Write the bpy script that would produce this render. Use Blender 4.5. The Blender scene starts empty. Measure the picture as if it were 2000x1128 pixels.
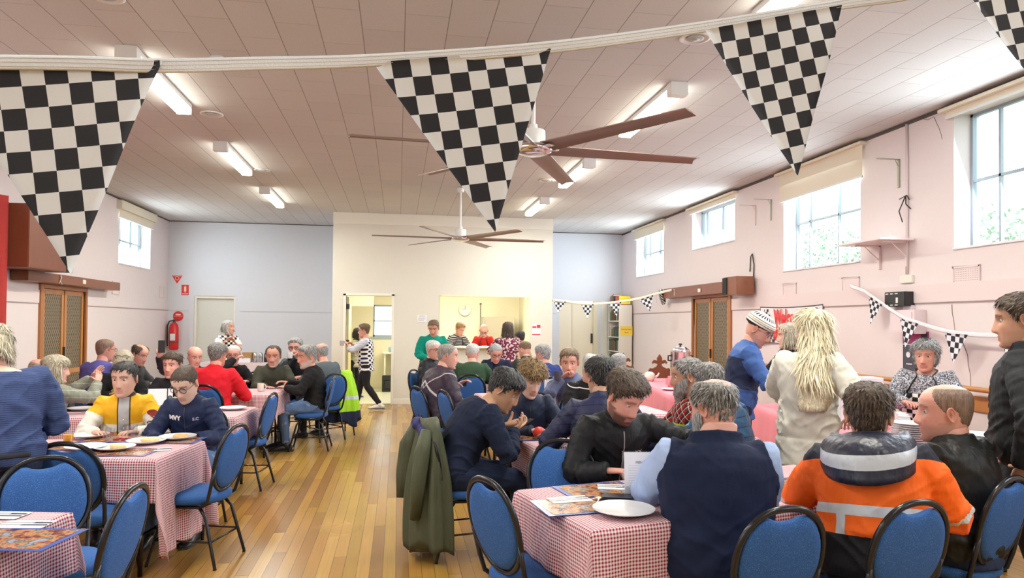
import bpy, bmesh, math, random
import numpy as np
from mathutils import Vector, Matrix, noise
from mathutils.bvhtree import BVHTree
random.seed(7); np.random.seed(7)
S = bpy.context.scene
COL = S.collection
PI = math.pi

# ------------------------------------------------------------------ camera
F = 1380.0; YAW = math.atan(222/1380); PITCH = math.radians(1.0); ROLL = math.radians(0.5); EYE = 1.6
CX, PY = 1000.0, 607.0
_f = Vector((math.sin(YAW)*math.cos(PITCH), math.cos(YAW)*math.cos(PITCH), math.sin(PITCH)))
_r0 = Vector((math.cos(YAW), -math.sin(YAW), 0)); _u0 = _r0.cross(_f)
_r = _r0*math.cos(ROLL)+_u0*math.sin(ROLL); _u = -_r0*math.sin(ROLL)+_u0*math.cos(ROLL)
CAM = Vector((0, 0, EYE))
cd = bpy.data.cameras.new('camera'); cam = bpy.data.objects.new('camera', cd); COL.objects.link(cam)
cam.matrix_world = Matrix(((_r.x, _u.x, -_f.x, 0), (_r.y, _u.y, -_f.y, 0), (_r.z, _u.z, -_f.z, EYE), (0, 0, 0, 1)))
cd.sensor_width = 36; cd.lens = F/2000*36; cd.shift_y = (PY-564)/2000; cd.clip_start = 0.05
S.camera = cam
def ray(x, y): return _f*F+_r*(x-CX)-_u*(y-PY)
def at(x, y, D): return CAM+ray(x, y)*(D/F)
def onz(x, y, z): d = ray(x, y); return CAM+d*((z-EYE)/d.z)
def onx(x, y, X): d = ray(x, y); return CAM+d*(X/d.x)
def ony(x, y, Y): d = ray(x, y); return CAM+d*(Y/d.y)

# ------------------------------------------------------------------ light, world, exposure
S.view_settings.view_transform = 'Standard'; S.view_settings.look = 'None'
S.view_settings.exposure = 0.06; S.view_settings.gamma = 1.0; S.view_settings.use_curve_mapping = False
W = bpy.data.worlds.new('overcast_sky'); S.world = W; W.use_nodes = True
wn = W.node_tree.nodes; wl = W.node_tree.links; wn.clear()
wo = wn.new('ShaderNodeOutputWorld'); wb = wn.new('ShaderNodeBackground')
tc = wn.new('ShaderNodeTexCoord'); sp = wn.new('ShaderNodeSeparateXYZ'); cr = wn.new('ShaderNodeValToRGB')
wl.new(tc.outputs['Generated'], sp.inputs[0]); wl.new(sp.outputs['Z'], cr.inputs[0]); wl.new(cr.outputs[0], wb.inputs[0]); wl.new(wb.outputs[0], wo.inputs[0])
cr.color_ramp.elements[0].color = (.78, .88, .95, 1); cr.color_ramp.elements[0].position = 0.0
cr.color_ramp.elements[1].color = (.92, .97, 1, 1); cr.color_ramp.elements[1].position = 0.5
wb.inputs[1].default_value = 3.6
S.cycles.max_bounces = 8; S.cycles.diffuse_bounces = 5; S.cycles.glossy_bounces = 3; S.cycles.transmission_bounces = 6; S.cycles.transparent_max_bounces = 8
S.cycles.sample_clamp_indirect = 6.0; S.cycles.caustics_reflective = False; S.cycles.caustics_refractive = False
S.cycles.use_denoising = True

def area(name, loc, tgt, sx, sy, power, color):
    l = bpy.data.lights.new(name, 'AREA'); l.shape = 'RECTANGLE'; l.size = sx; l.size_y = sy; l.energy = power; l.color = color
    o = bpy.data.objects.new(name, l); o.location = loc
    o.rotation_euler = (Vector(tgt)-Vector(loc)).to_track_quat('-Z', 'Y').to_euler(); COL.objects.link(o); return o
XL, XR, YB, YFAR, YBOX, CH = -4.83, 5.18, -4.0, 15.95, 14.0, 3.72
WINR = [(13.33, 14.95, 2.64, 3.62), (10.33, 11.95, 2.94, 3.62), (7.29, 8.91, 2.35, 3.62), (4.3, 5.92, 2.35, 3.62), (1.2, 2.82, 2.35, 3.62), (-1.8, -.18, 2.35, 3.62)]
WINL = [(13.24, 14.83, 2.6, 3.5), (6.2, 7.8, 2.35, 3.62), (1.2, 2.82, 2.35, 3.62), (-1.8, -.18, 2.35, 3.62)]
DAY = (.86, .94, 1.0)
for y0, y1, z0, z1 in WINR:
    area('window_daylight', (XR+.16, (y0+y1)/2, (z0+z1)/2), (XR-3, (y0+y1)/2, (z0+z1)/2-1.2), 1.5, z1-z0-.05, 64 if y0 > 4 else 38, DAY)
for y0, y1, z0, z1 in WINL:
    area('window_daylight', (XL-.16, (y0+y1)/2, (z0+z1)/2), (XL+3, (y0+y1)/2, (z0+z1)/2-1.2), 1.5, z1-z0-.05, 48 if y0 > 4 else 30, DAY)
TUBES = [(x, y) for x in (-2.1, 2.4) for y in (.76, 3.66, 6.58, 9.5, 12.3)]
for x, y in TUBES+[(-2.1, -2.1), (2.4, -2.1)]:
    area('fluorescent_glow', (x, y, 3.56), (x, y, 0), .12, 1.4, 56 if y > 2 else 30, (1, .97, .86))
area('kitchen_lamp', (-.2, 15.0, 2.6), (-.2, 15.0, 0), 1.2, .3, 22, (1, .95, .78))
area('kitchen_lamp', (1.7, 15.6, 2.6), (1.7, 15.6, 0), 1.2, .3, 80, (1, .94, .76))

# ------------------------------------------------------------------ helpers
def tag(o, label=None, cat=None, group=None, kind=None):
    if label: o['label'] = label
    if cat: o['category'] = cat
    if group: o['group'] = group
    if kind: o['kind'] = kind
    return o
def empty(name, loc=(0, 0, 0), rz=0, label=None, cat=None, group=None):
    o = bpy.data.objects.new(name, None); COL.objects.link(o); o.empty_display_size = .1
    o.location = loc; o.rotation_euler = (0, 0, rz)
    return tag(o, label, cat, group)
def link(name, me, mats=None, parent=None, loc=None, rz=0):
    o = bpy.data.objects.new(name, me); COL.objects.link(o)
    if mats is not None:
        for m in (mats if isinstance(mats, (list, tuple)) else [mats]): me.materials.append(m)
    if parent: o.parent = parent
    if loc is not None: o.location = loc
    o.rotation_euler = (0, 0, rz)
    return o
def copy_tree(o, parent=None):
    c = o.copy(); COL.objects.link(c); c.parent = parent
    for ch in list(o.children): copy_tree(ch, c)
    return c
class MB:
    """collects shapes into one mesh"""
    def __init__(s): s.v = []; s.f = []; s.m = []; s.uv = {}
    def add(s, vs, fs, mi=0):
        b = len(s.v); s.v += [tuple(v) for v in vs]; s.f += [tuple(b+i for i in f) for f in fs]; s.m += [mi]*len(fs); return s
    def box(s, x0, x1, y0, y1, z0, z1, mi=0, M=None):
        vs = [Vector(p) for p in ((x0, y0, z0), (x1, y0, z0), (x1, y1, z0), (x0, y1, z0), (x0, y0, z1), (x1, y0, z1), (x1, y1, z1), (x0, y1, z1))]
        if M is not None: vs = [M @ v for v in vs]
        return s.add(vs, [(0, 3, 2, 1), (4, 5, 6, 7), (0, 1, 5, 4), (1, 2, 6, 5), (2, 3, 7, 6), (3, 0, 4, 7)], mi)
    def cbox(s, c, d, mi=0, M=None): return s.box(c[0]-d[0]/2, c[0]+d[0]/2, c[1]-d[1]/2, c[1]+d[1]/2, c[2]-d[2]/2, c[2]+d[2]/2, mi, M)
    def tube(s, pts, r, n=10, mi=0, closed=False, caps=True):
        pts = [Vector(p) for p in pts]; k = len(pts); rings = []
        rr = r if isinstance(r, (list, tuple)) else [r]*k
        up = None
        for i in range(k):
            if closed: t = pts[(i+1) % k]-pts[i-1]
            else: t = pts[min(i+1, k-1)]-pts[max(i-1, 0)]
            t = t.normalized() if t.length > 1e-9 else Vector((0, 0, 1))
            if up is None:
                up = Vector((0, 0, 1)) if abs(t.z) < .9 else Vector((1, 0, 0))
            a = up-t*up.dot(t); a = a.normalized() if a.length > 1e-6 else t.orthogonal().normalized(); up = a; b = t.cross(a)
            ra = rr[i] if isinstance(rr[i], (tuple, list)) else (rr[i], rr[i])
            rings.append([pts[i]+a*ra[0]*math.cos(2*PI*j/n)+b*ra[1]*math.sin(2*PI*j/n) for j in range(n)])
        fs = []
        for i in range(k if closed else k-1):
            for j in range(n):
                a0 = i*n+j; a1 = i*n+(j+1) % n; b0 = ((i+1) % k)*n+j; b1 = ((i+1) % k)*n+(j+1) % n
                fs.append((a0, a1, b1, b0))
        if caps and not closed: fs += [tuple(reversed(range(n))), tuple(range((k-1)*n, k*n))]
        return s.add([p for r_ in rings for p in r_], fs, mi)
    def lathe(s, prof, c=(0, 0, 0), n=24, mi=0, axis='z'):
        vs = []; fs = []; k = len(prof)
        for r, z in prof:
            for j in range(n):
                x, y = r*math.cos(2*PI*j/n), r*math.sin(2*PI*j/n)
                p = (x, y, z) if axis == 'z' else ((x, z, y) if axis == 'y' else (z, x, y))
                vs.append((p[0]+c[0], p[1]+c[1], p[2]+c[2]))
        for i in range(k-1):
            for j in range(n): fs.append((i*n+j, i*n+(j+1) % n, (i+1)*n+(j+1) % n, (i+1)*n+j))
        if prof[0][0] > 1e-5: fs.append(tuple(reversed(range(n))))
        if prof[-1][0] > 1e-5: fs.append(tuple(range((k-1)*n, k*n)))
        return s.add(vs, fs, mi)
    def prism(s, poly, h, M, mi=0):
        """polygon in local xy, extruded 0..h along local z, placed by matrix M"""
        n = len(poly); vs = [M @ Vector((x, y, 0)) for x, y in poly]+[M @ Vector((x, y, h)) for x, y in poly]
        fs = [tuple(reversed(range(n))), tuple(range(n, 2*n))]+[(i, (i+1) % n, n+(i+1) % n, n+i) for i in range(n)]
        return s.add(vs, fs, mi)
    def ell(s, c, r, nu=20, nv=12, mi=0, M=None):
        vs = []; fs = []
        for i in range(nv+1):
            t = PI*i/nv
            for j in range(nu):
                a = 2*PI*j/nu; v = Vector((r[0]*math.sin(t)*math.cos(a), r[1]*math.sin(t)*math.sin(a), r[2]*math.cos(t)))
                if M is not None: v = M @ v
                vs.append(Vector(c)+v)
        for i in range(nv):
            for j in range(nu): fs.append((i*nu+j, (i+1)*nu+j, (i+1)*nu+(j+1) % nu, i*nu+(j+1) % nu))
        return s.add(vs, fs, mi)
    def mesh(s, name, smooth=False, bevel=0, angle=None):
        me = bpy.data.meshes.new(name); me.from_pydata(s.v, [], s.f)
        for i, p in enumerate(me.polygons): p.material_index = s.m[i]; p.use_smooth = smooth
        bm = bmesh.new(); bm.from_mesh(me); bmesh.ops.remove_doubles(bm, verts=bm.verts, dist=1e-6); bmesh.ops.recalc_face_normals(bm, faces=bm.faces)
        if bevel: bmesh.ops.bevel(bm, geom=[e for e in bm.edges if len(e.link_faces) == 2 and e.calc_face_angle(0) > .6], offset=bevel, segments=2, affect='EDGES', clamp_overlap=True)
        bm.to_mesh(me); bm.free()
        if smooth and angle is not None: me.set_sharp_from_angle(angle=angle)
        me.update(); return me
    def obj(s, name, mats, parent=None, smooth=False, bevel=0, angle=None, loc=None, rz=0):
        return link(name, s.mesh(name, smooth, bevel, angle), mats, parent, loc, rz)
def text_mesh(txt, size, bold=0.0, align='CENTER', sx=1.0, extrude=0.0):
    c = bpy.data.curves.new('lettering', 'FONT'); c.body = txt; c.size = size; c.align_x = align; c.align_y = 'CENTER'; c.offset = bold; c.extrude = extrude; c.resolution_u = 3
    o = bpy.data.objects.new('t', c); COL.objects.link(o); dg = bpy.context.evaluated_depsgraph_get()
    me = bpy.data.meshes.new_from_object(o.evaluated_get(dg)); bpy.data.objects.remove(o)
    for v in me.vertices: v.co.x *= sx
    return me
def text(name, txt, size, mat, parent, M, bold=0.0, align='CENTER', sx=1.0):
    me = text_mesh(txt, size, bold, align, sx); me.transform(M); return link(name, me, mat, parent)
def basis(o, x, y):
    x = Vector(x).normalized(); y = Vector(y); z = x.cross(y).normalized(); y = z.cross(x)
    return Matrix(((x.x, y.x, z.x, o[0]), (x.y, y.y, z.y, o[1]), (x.z, y.z, z.z, o[2]), (0, 0, 0, 1)))

# ------------------------------------------------------------------ materials
_mc = {}
class N:
    def __init__(s, name):
        s.m = bpy.data.materials.new(name); s.m.use_nodes = True; s.t = s.m.node_tree; s.b = s.t.nodes['Principled BSDF']
    def n(s, t, **k):
        x = s.t.nodes.new(t)
        for a, v in k.items():
            if a.startswith('i_'):
                key = a[2:]; key = int(key) if key.isdigit() else key.replace('_', ' ')
                if hasattr(v, 'bl_idname') or hasattr(v, 'is_output'): s.t.links.new(v, x.inputs[key])
                else: x.inputs[key].default_value = v
            else: setattr(x, a, v)
        return x
    def l(s, a, b): s.t.links.new(a, b)
    def math(s, op, a, b=None, c=None, clamp=False):
        x = s.t.nodes.new('ShaderNodeMath'); x.operation = op; x.use_clamp = clamp
        for i, v in enumerate((a, b, c)):
            if v is None: continue
            if isinstance(v, (int, float)): x.inputs[i].default_value = v
            else: s.l(v, x.inputs[i])
        return x.outputs[0]
    def mix(s, fac, a, b):
        x = s.t.nodes.new('ShaderNodeMix'); x.data_type = 'RGBA'
        for i, v in ((0, fac), (6, a), (7, b)):
            if isinstance(v, (int, float)): x.inputs[i].default_value = v
            elif isinstance(v, tuple): x.inputs[i].default_value = v if len(v) == 4 else (*v, 1)
            else: s.l(v, x.inputs[i])
        return x.outputs[2]
    def noise(s, vec=None, scale=5, detail=2, rough=.5):
        x = s.t.nodes.new('ShaderNodeTexNoise'); x.inputs['Scale'].default_value = scale; x.inputs['Detail'].default_value = detail; x.inputs['Roughness'].default_value = rough
        if vec is not None: s.l(vec, x.inputs['Vector'])
        return x.outputs[0]
    def bump(s, h, strength=.3, dist=.01):
        x = s.t.nodes.new('ShaderNodeBump'); x.inputs['Strength'].default_value = strength; x.inputs['Distance'].default_value = dist
        s.l(h, x.inputs['Height']); s.l(x.outputs[0], s.b.inputs['Normal'])
    def mapv(s, vec, scale=(1, 1, 1), rot=(0, 0, 0), loc=(0, 0, 0)):
        x = s.t.nodes.new('ShaderNodeMapping'); x.inputs['Scale'].default_value = scale; x.inputs['Rotation'].default_value = rot; x.inputs['Location'].default_value = loc
        s.l(vec, x.inputs[0]); return x.outputs[0]
    def obj(s): return s.n('ShaderNodeTexCoord').outputs['Object']
    def uv(s): return s.n('ShaderNodeTexCoord').outputs['UV']
    def attr(s, name, out='Vector'): return s.n('ShaderNodeAttribute', attribute_name=name).outputs[out]
    def sep(s, v): return s.n('ShaderNodeSeparateXYZ', i_0=v).outputs
    def color(s, c):
        if isinstance(c, tuple): s.b.inputs['Base Color'].default_value = (*c[:3], 1)
        else: s.l(c, s.b.inputs['Base Color'])
def mat(name, c, rough=.6, metal=0, var=0.0, vscale=8, emit=None, spec=.5, bump=0, bscale=60):
    if name in _mc: return _mc[name]
    g = N(name); g.b.inputs['Roughness'].default_value = rough; g.b.inputs['Metallic'].default_value = metal; g.b.inputs['Specular IOR Level'].default_value = spec
    if var: 
        f = g.noise(g.obj(), vscale, 3); d = tuple(x*(1-var) for x in c); g.color(g.mix(f, d, tuple(min(1, x*(1+var)) for x in c)))
    else: g.color(tuple(c))
    if bump: g.bump(g.noise(g.obj(), bscale, 2), bump, .004)
    if emit: g.b.inputs['Emission Color'].default_value = (*emit[:3], 1); g.b.inputs['Emission Strength'].default_value = emit[3]
    _mc[name] = g.m; return g.m
def glassmat(name, c=(1, 1, 1), alpha=.25, rough=.03):
    """thin clear pane or plastic: mostly see-through with a glossy face"""
    if name in _mc: return _mc[name]
    g = N(name); t = g.t; tr = t.nodes.new('ShaderNodeBsdfTransparent'); tr.inputs[0].default_value = (*c, 1)
    gl = t.nodes.new('ShaderNodeBsdfGlossy'); gl.inputs['Roughness'].default_value = rough; gl.inputs[0].default_value = (1, 1, 1, 1)
    mx = t.nodes.new('ShaderNodeMixShader'); fr = t.nodes.new('ShaderNodeLayerWeight'); fr.inputs[0].default_value = .5
    s_ = g.math('MULTIPLY', g.math('POWER', fr.outputs['Facing'], 5.0), .45); s_ = g.math('ADD', s_, alpha*.12, clamp=True)
    t.links.new(s_, mx.inputs[0]); t.links.new(tr.outputs[0], mx.inputs[1]); t.links.new(gl.outputs[0], mx.inputs[2]); t.links.new(mx.outputs[0], t.nodes['Material Output'].inputs[0])
    _mc[name] = g.m; return g.m
def wallmat(name, c, stain=.06):
    g = N(name); o = g.obj(); f = g.noise(o, .9, 4, .6); f2 = g.noise(o, 14, 3)
    g.color(g.mix(g.math('MULTIPLY', g.math('ADD', f, g.math('MULTIPLY', f2, .3)), .8), tuple(x*(1-stain) for x in c), tuple(min(1, x*(1+stain*.5)) for x in c)))
    g.b.inputs['Roughness'].default_value = .55; g.bump(g.noise(o, 90, 3), .08, .003); return g.m
def woodmat(name, c1, c2, rough=.35, scale=(1, 1, 1), sc=3.0):
    g = N(name); v = g.mapv(g.obj(), scale); a = g.noise(v, sc, 5, .6); b = g.noise(v, sc*7, 2)
    g.color(g.mix(g.math('ADD', g.math('MULTIPLY', a, .8), g.math('MULTIPLY', b, .25)), c1, c2)); g.b.inputs['Roughness'].default_value = rough; return g.m
def checker(name, vec, col_size, c1=(.02, .022, .03), c2=(.83, .83, .86), rough=.85, bumpy=True):
    """two-axis checks over the x and y of vec (a function of the node builder)"""
    g = N(name); x, y, z = g.sep(vec(g)); 
    def par(a): return g.math('FLOOR', g.math('MULTIPLY', a, 1/col_size))
    s_ = g.math('ADD', par(x), par(y)); m = g.math('ABSOLUTE', g.math('MODULO', s_, 2.0)); m = g.math('GREATER_THAN', m, .5)
    g.color(g.mix(m, c2, c1)); g.b.inputs['Roughness'].default_value = rough
    if bumpy: g.bump(g.noise(g.obj(), 900, 1), .12, .001)
    return g.m
# ------------------------------------------------------------------ the room
M_pink = wallmat('pink_plaster', (.81, .73, .735)); M_cream = wallmat('cream_plaster', (.74, .72, .65)); M_white = wallmat('white_plaster', (.71, .74, .79), .03)
M_trimp = mat('pink_trim_paint', (.80, .69, .69), .4); M_trimw = mat('cream_gloss_paint', (.86, .84, .76), .35)
def floor_mat():
    g = N('varnished_floorboards'); o = g.obj(); x, y, z = g.sep(o)
    bw = .083; bi = g.math('FLOOR', g.math('DIVIDE', x, bw))
    r1 = g.n('ShaderNodeTexWhiteNoise', noise_dimensions='1D'); g.l(bi, r1.inputs['W'])
    seg = g.math('FLOOR', g.math('ADD', g.math('DIVIDE', y, 2.3), g.math('MULTIPLY', r1.outputs[0], 7)))
    cv = g.n('ShaderNodeCombineXYZ'); g.l(bi, cv.inputs[0]); g.l(seg, cv.inputs[1])
    r2 = g.n('ShaderNodeTexWhiteNoise', noise_dimensions='2D'); g.l(cv.outputs[0], r2.inputs['Vector'])
    ramp = g.n('ShaderNodeValToRGB'); g.l(r2.outputs[0], ramp.inputs[0]); e = ramp.color_ramp.elements
    e[0].color = (.27, .135, .04, 1); e[1].color = (.56, .33, .085, 1); e[1].position = 1
    for p, c in ((.2, (.34, .165, .04, 1)), (.45, (.45, .235, .055, 1)), (.65, (.40, .24, .045, 1)), (.85, (.52, .29, .075, 1))): q = e.new(p); q.color = c
    gr = g.noise(g.mapv(o, (40, .9, 1)), 2.0, 3, .5); bl = g.noise(o, 1.1, 3)
    c = g.mix(g.math('MULTIPLY', g.math('SUBTRACT', gr, .42, clamp=True), .8), ramp.outputs[0], (.20, .10, .03, 1))
    c = g.mix(g.math('MULTIPLY', g.math('SUBTRACT', bl, .4, clamp=True), 1.6), c, (.30, .19, .03, 1))
    fx = g.math('FRACT', g.math('DIVIDE', x, bw)); gap = g.math('LESS_THAN', fx, .035)
    fy = g.math('FRACT', g.math('ADD', g.math('DIVIDE', y, 2.3), g.math('MULTIPLY', r1.outputs[0], 7))); gap = g.math('MAXIMUM', gap, g.math('LESS_THAN', fy, .0015))
    c = g.mix(g.math('MULTIPLY', gap, .75), c, (.05, .025, .01, 1)); g.color(c)
    g.l(g.math('ADD', .18, g.math('MULTIPLY', g.noise(o, 1.2, 2), .14)), g.b.inputs['Roughness'])
    g.bump(g.math('SUBTRACT', g.math('MULTIPLY', gr, .15), gap), .15, .002); return g.m
def ceil_mat():
    g = N('acoustic_ceiling_tiles'); o = g.obj(); x, y, z = g.sep(o); tw, tl = .305, .61
    cx = g.math('ADD', g.math('DIVIDE', x, tw), -.066); ci = g.math('FLOOR', cx); off = g.math('MULTIPLY', g.math('ABSOLUTE', g.math('MODULO', ci, 2)), .5)
    fx = g.math('FRACT', cx); cy = g.math('ADD', g.math('DIVIDE', y, tl), off); fy = g.math('FRACT', cy)
    gap = g.math('MAXIMUM', g.math('LESS_THAN', fx, .022), g.math('MULTIPLY', g.math('LESS_THAN', fy, .007), .75))
    cv = g.n('ShaderNodeCombineXYZ'); g.l(ci, cv.inputs[0]); g.l(g.math('FLOOR', cy), cv.inputs[1]); r2 = g.n('ShaderNodeTexWhiteNoise', noise_dimensions='2D'); g.l(cv.outputs[0], r2.inputs['Vector'])
    c = g.mix(r2.outputs[0], (.60, .60, .605), (.645, .645, .65)); c = g.mix(g.math('MULTIPLY', g.noise(o, 120, 2, .8), .5), c, (.56, .53, .50))
    sp_ = g.math('GREATER_THAN', g.noise(o, 260, 1), .68); c = g.mix(g.math('MULTIPLY', sp_, .45), c, (.30, .29, .28))
    c = g.mix(g.math('MULTIPLY', gap, .7), c, (.16, .13, .12)); g.color(c); g.b.inputs['Roughness'].default_value = .9
    g.bump(g.math('SUBTRACT', 0, gap), .5, .004); return g.m
fl = MB().box(XL-.3, XR+.3, YB, 18.2, -.1, 0).obj('floor', floor_mat()); tag(fl, kind='structure')
ce = MB().box(XL-.3, XR+.3, YB, 16.2, CH, CH+.12).obj('ceiling', ceil_mat()); tag(ce, kind='structure')

def wall_x(name, X, dx, holes, m):
    """wall along Y between X and X+dx, cells left out where the openings are"""
    ys = sorted({YB, YFAR}|{h[0] for h in holes}|{h[1] for h in holes}); zs = sorted({0, CH}|{h[2] for h in holes}|{h[3] for h in holes}); b = MB()
    for y0, y1 in zip(ys, ys[1:]):
        for z0, z1 in zip(zs, zs[1:]):
            cy, cz = (y0+y1)/2, (z0+z1)/2
            if any(h[0] < cy < h[1] and h[2] < cz < h[3] for h in holes): continue
            b.box(min(X, X+dx), max(X, X+dx), y0, y1, z0, z1)
    return tag(b.obj(name, m), kind='structure')
def wall_y(name, Y, dy, x0, x1, holes, m, top=CH):
    xs = sorted({x0, x1}|{h[0] for h in holes}|{h[1] for h in holes}); zs = sorted({0, top}|{h[2] for h in holes}|{h[3] for h in holes}); b = MB()
    for a, c in zip(xs, xs[1:]):
        for z0, z1 in zip(zs, zs[1:]):
            if any(h[0] < (a+c)/2 < h[1] and h[2] < (z0+z1)/2 < h[3] for h in holes): continue
            b.box(a, c, Y, Y+dy, z0, z1)
    return tag(b.obj(name, m), kind='structure')
DR = (10.5, 11.86, 0, 2.11); DL = (10.59, 11.92, 0, 2.08)
wall_x('wall_right', XR, .28, WINR+[DR], M_pink); wall_x('wall_left', XL, -.28, WINL+[DL], M_pink)
wall_y('wall_back', YB-.1, .1, XL, XR, [], M_cream)
wall_y('wall_far_left', YFAR, .15, XL-.28, -1.26, [(-4.3, -3.47, 0, 2.13)], M_white)
wall_y('wall_far_right', YFAR, .15, 3.08, XR+.28, [(3.67, 4.6, 0, 2.13)], M_white)
wall_y('wall_kitchen_front', YBOX, .12, -1.26, 3.08, [(-1.0, -.13, 0, 2.11), (.82, 2.59, 1.13, 2.13)], M_cream)
M_kit = mat('kitchen_cream_paint', (.86, .81, .64), .5)
tag(MB().box(-1.26, -1.14, YBOX+.12, YFAR, 0, CH).obj('wall_kitchen_left', M_white), kind='structure')
tag(MB().box(2.96, 3.08, YBOX+.12, YFAR, 0, CH).obj('wall_kitchen_right', M_white), kind='structure')
kw = wall_y('wall_kitchen_rear', 17.4, .12, -1.3, 3.1, [(-.60, .25, 1.25, 2.02)], M_kit, 2.8)
tag(MB().box(-1.3, -1.18, YFAR, 17.4, 0, 2.8).box(2.98, 3.1, YFAR, 17.4, 0, 2.8).box(-1.14, -1.13, YBOX+.12, YFAR, 0, 2.7).box(2.95, 2.96, YBOX+.12, YFAR, 0, 2.7).obj('wall_kitchen_sides', M_kit), kind='structure')
tag(MB().box(-1.18, 2.98, YBOX+.12, 17.4, 2.7, 2.8).obj('ceiling_kitchen', mat('kitchen_ceiling_paint', (.86, .84, .74), .7)), kind='structure')
tag(MB().box(-1.14, 2.96, YBOX+.06, 17.4, 0, .012).obj('floor_kitchen', mat('kitchen_vinyl', (.62, .62, .50), .35, var=.12, vscale=3)), kind='structure')
tag(MB().box(-1.26, 3.08, YBOX-.025, YBOX, CH-.22, CH-.001).obj('trim_1', M_trimw), kind='structure')
# ledge line round the room at 1.83 m, with its shadow line painted as a darker strip below
M_gap = mat('painted_shadow_line', (.42, .35, .36), .8); M_gapw = mat('panel_joint_white_gap', (.55, .56, .58), .8)
tag(MB().box(XR-.018, XR, YB, DR[0]-.09, 1.84, 2.02).box(XR-.018, XR, DR[1]+.06, YFAR, 1.84, 2.02).obj('trim_2', M_trimp, bevel=.004), kind='structure')
tag(MB().box(XR-.006, XR, YB, DR[0]-.09, 1.826, 1.84).box(XR-.006, XR, DR[1]+.06, YFAR, 1.826, 1.84).obj('trim_3', M_gap), kind='structure')
tag(MB().box(XL, XL+.018, YB, DL[0]-.1, 1.82, 2.0).box(XL, XL+.018, DL[1]+.06, YFAR, 1.82, 1.85).obj('trim_4', M_trimp, bevel=.004), kind='structure')
tag(MB().box(XL, XL+.006, YB, DL[0]-.1, 1.806, 1.82).box(XL, XL+.006, DL[1]+.06, YFAR, 1.806, 1.82).obj('trim_5', M_gap), kind='structure')
tag(MB().box(-3.36, -1.3, YFAR-.008, YFAR, 1.80, 1.812).box(XL, -4.40, YFAR-.008, YFAR, 1.80, 1.812).box(4.68, XR, YFAR-.008, YFAR, 1.83, 1.842).box(3.08, 3.6, YFAR-.008, YFAR, 1.83, 1.842).obj('trim_6', M_gapw), kind='structure')
tag(MB().box(-1.26, -1.05, YBOX-.014, YBOX, 0, .11).box(-.08, 3.08, YBOX-.014, YBOX, 0, .11).obj('baseboard_far', M_trimw, bevel=.003), kind='structure')
tag(MB().box(XL, XL+.015, YB, DL[0]-.1, 0, .12).box(XL, XL+.015, DL[1]+.06, YFAR, 0, .12).obj('baseboard_left', M_trimp), kind='structure')
tag(MB().box(XR-.015, XR, YB, DR[0]-.1, 0, .12).box(XR-.015, XR, DR[1]+.1, YFAR, 0, .12).obj('baseboard_right', M_trimp), kind='structure')
M_scot = mat('dark_ceiling_joint', (.10, .085, .08), .9)
tag(MB().box(XR-.02, XR, YB, YFAR, CH-.035, CH-.004).box(XL, XL+.02, YB, YFAR, CH-.02, CH-.004).box(XL, -1.26, YFAR-.012, YFAR, CH-.016, CH-.003).box(3.08, XR, YFAR-.012, YFAR, CH-.016, CH-.003).obj('trim_7', M_scot), kind='structure')
# windows
M_wf = mat('blue_grey_steel_sash', (.36, .45, .53), .4); M_sill = mat('white_window_sill', (.8, .84, .88), .4); M_glass = glassmat('window_glass', (.96, .99, 1), .1); M_blind = mat('cream_roller_blind', (.82, .76, .62), .8)
wi = 0
def window(X, dx, w, cols, rows, blind, sgn):
    global wi; wi += 1; y0, y1, z0, z1 = w; b = MB(); t = .028; xa = X+dx
    zb = z1-blind
    b.box(xa-.02, xa+.02, y0, y1, z0, z0+t).box(xa-.02, xa+.02, y0, y1, z1-t, z1).box(xa-.02, xa+.02, y0, y0+t, z0, z1).box(xa-.02, xa+.02, y1-t, y1, z0, z1)
    for c in cols: b.box(xa-.015, xa+.015, y0+(y1-y0)*c-.012, y0+(y1-y0)*c+.012, z0, z1)
    for r_ in rows: b.box(xa-.015, xa+.015, y0, y1, z0+(z1-z0)*r_-.012, z0+(z1-z0)*r_+.012)
    fr = tag(b.obj('window_%d' % wi, M_wf), kind='structure')
    MB().box(xa-.003, xa+.003, y0+t, y1-t, z0+t, z1-t).obj('pane', M_glass, fr)
    MB().box(min(X-sgn*.02, xa), max(X-sgn*.02, xa), y0-.0, y1+.0, z0-.02, z0).obj('sill', M_sill, fr)
    if blind:
        e = empty('roller_blind', (X, (y0+y1)/2, z1), 0, None, 'blind')
        MB().box(X-sgn*.035-.001, X-sgn*.035+.001, y0-.08, y1+.06, zb, z1+.04).obj('fabric', M_blind, e).matrix_parent_inverse = Matrix.Translation(-e.location)
        MB().box(X-sgn*.035-.008, X-sgn*.035+.008, y0-.08, y1+.06, zb-.02, zb).obj('bottom_bar', M_sill, e).matrix_parent_inverse = Matrix.Translation(-e.location)
        MB().box(min(X, X-sgn*.09), max(X, X-sgn*.09), y0-.12, y1+.1, z1+.03, CH-.04).obj('pelmet', M_blind, e).matrix_parent_inverse = Matrix.Translation(-e.location)
        return e
for i, w in enumerate(WINR):
    e = window(XR, .2, w, (.42, .8) if i != 1 else (.12, .5, .88), (.5,) if i != 1 else (), (.14, .03, .32, .02, .02, .3)[i], 1)
    if e: e['label'] = ['cream roller blind drawn a little over the farthest right wall window', 'thin cream roller blind rolled up above the low window over the mesh doors', 'cream roller blind drawn a third down the large middle right window', 'rolled up cream blind above the large right window nearest the frame edge', 'rolled blind over unseen side window', 'blind half down over unseen side window'][i]
for i, w in enumerate(WINL):
    e = window(XL, -.2, w, (.36, .7), (.5,), (.1, .3, .1, .3)[i], -1)
    if e: e['label'] = ['cream roller blind over the left wall window near the far corner', 'blind on left wall behind the red curtain', 'blind on the near left wall', 'blind on the rear left wall'][i]
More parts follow.
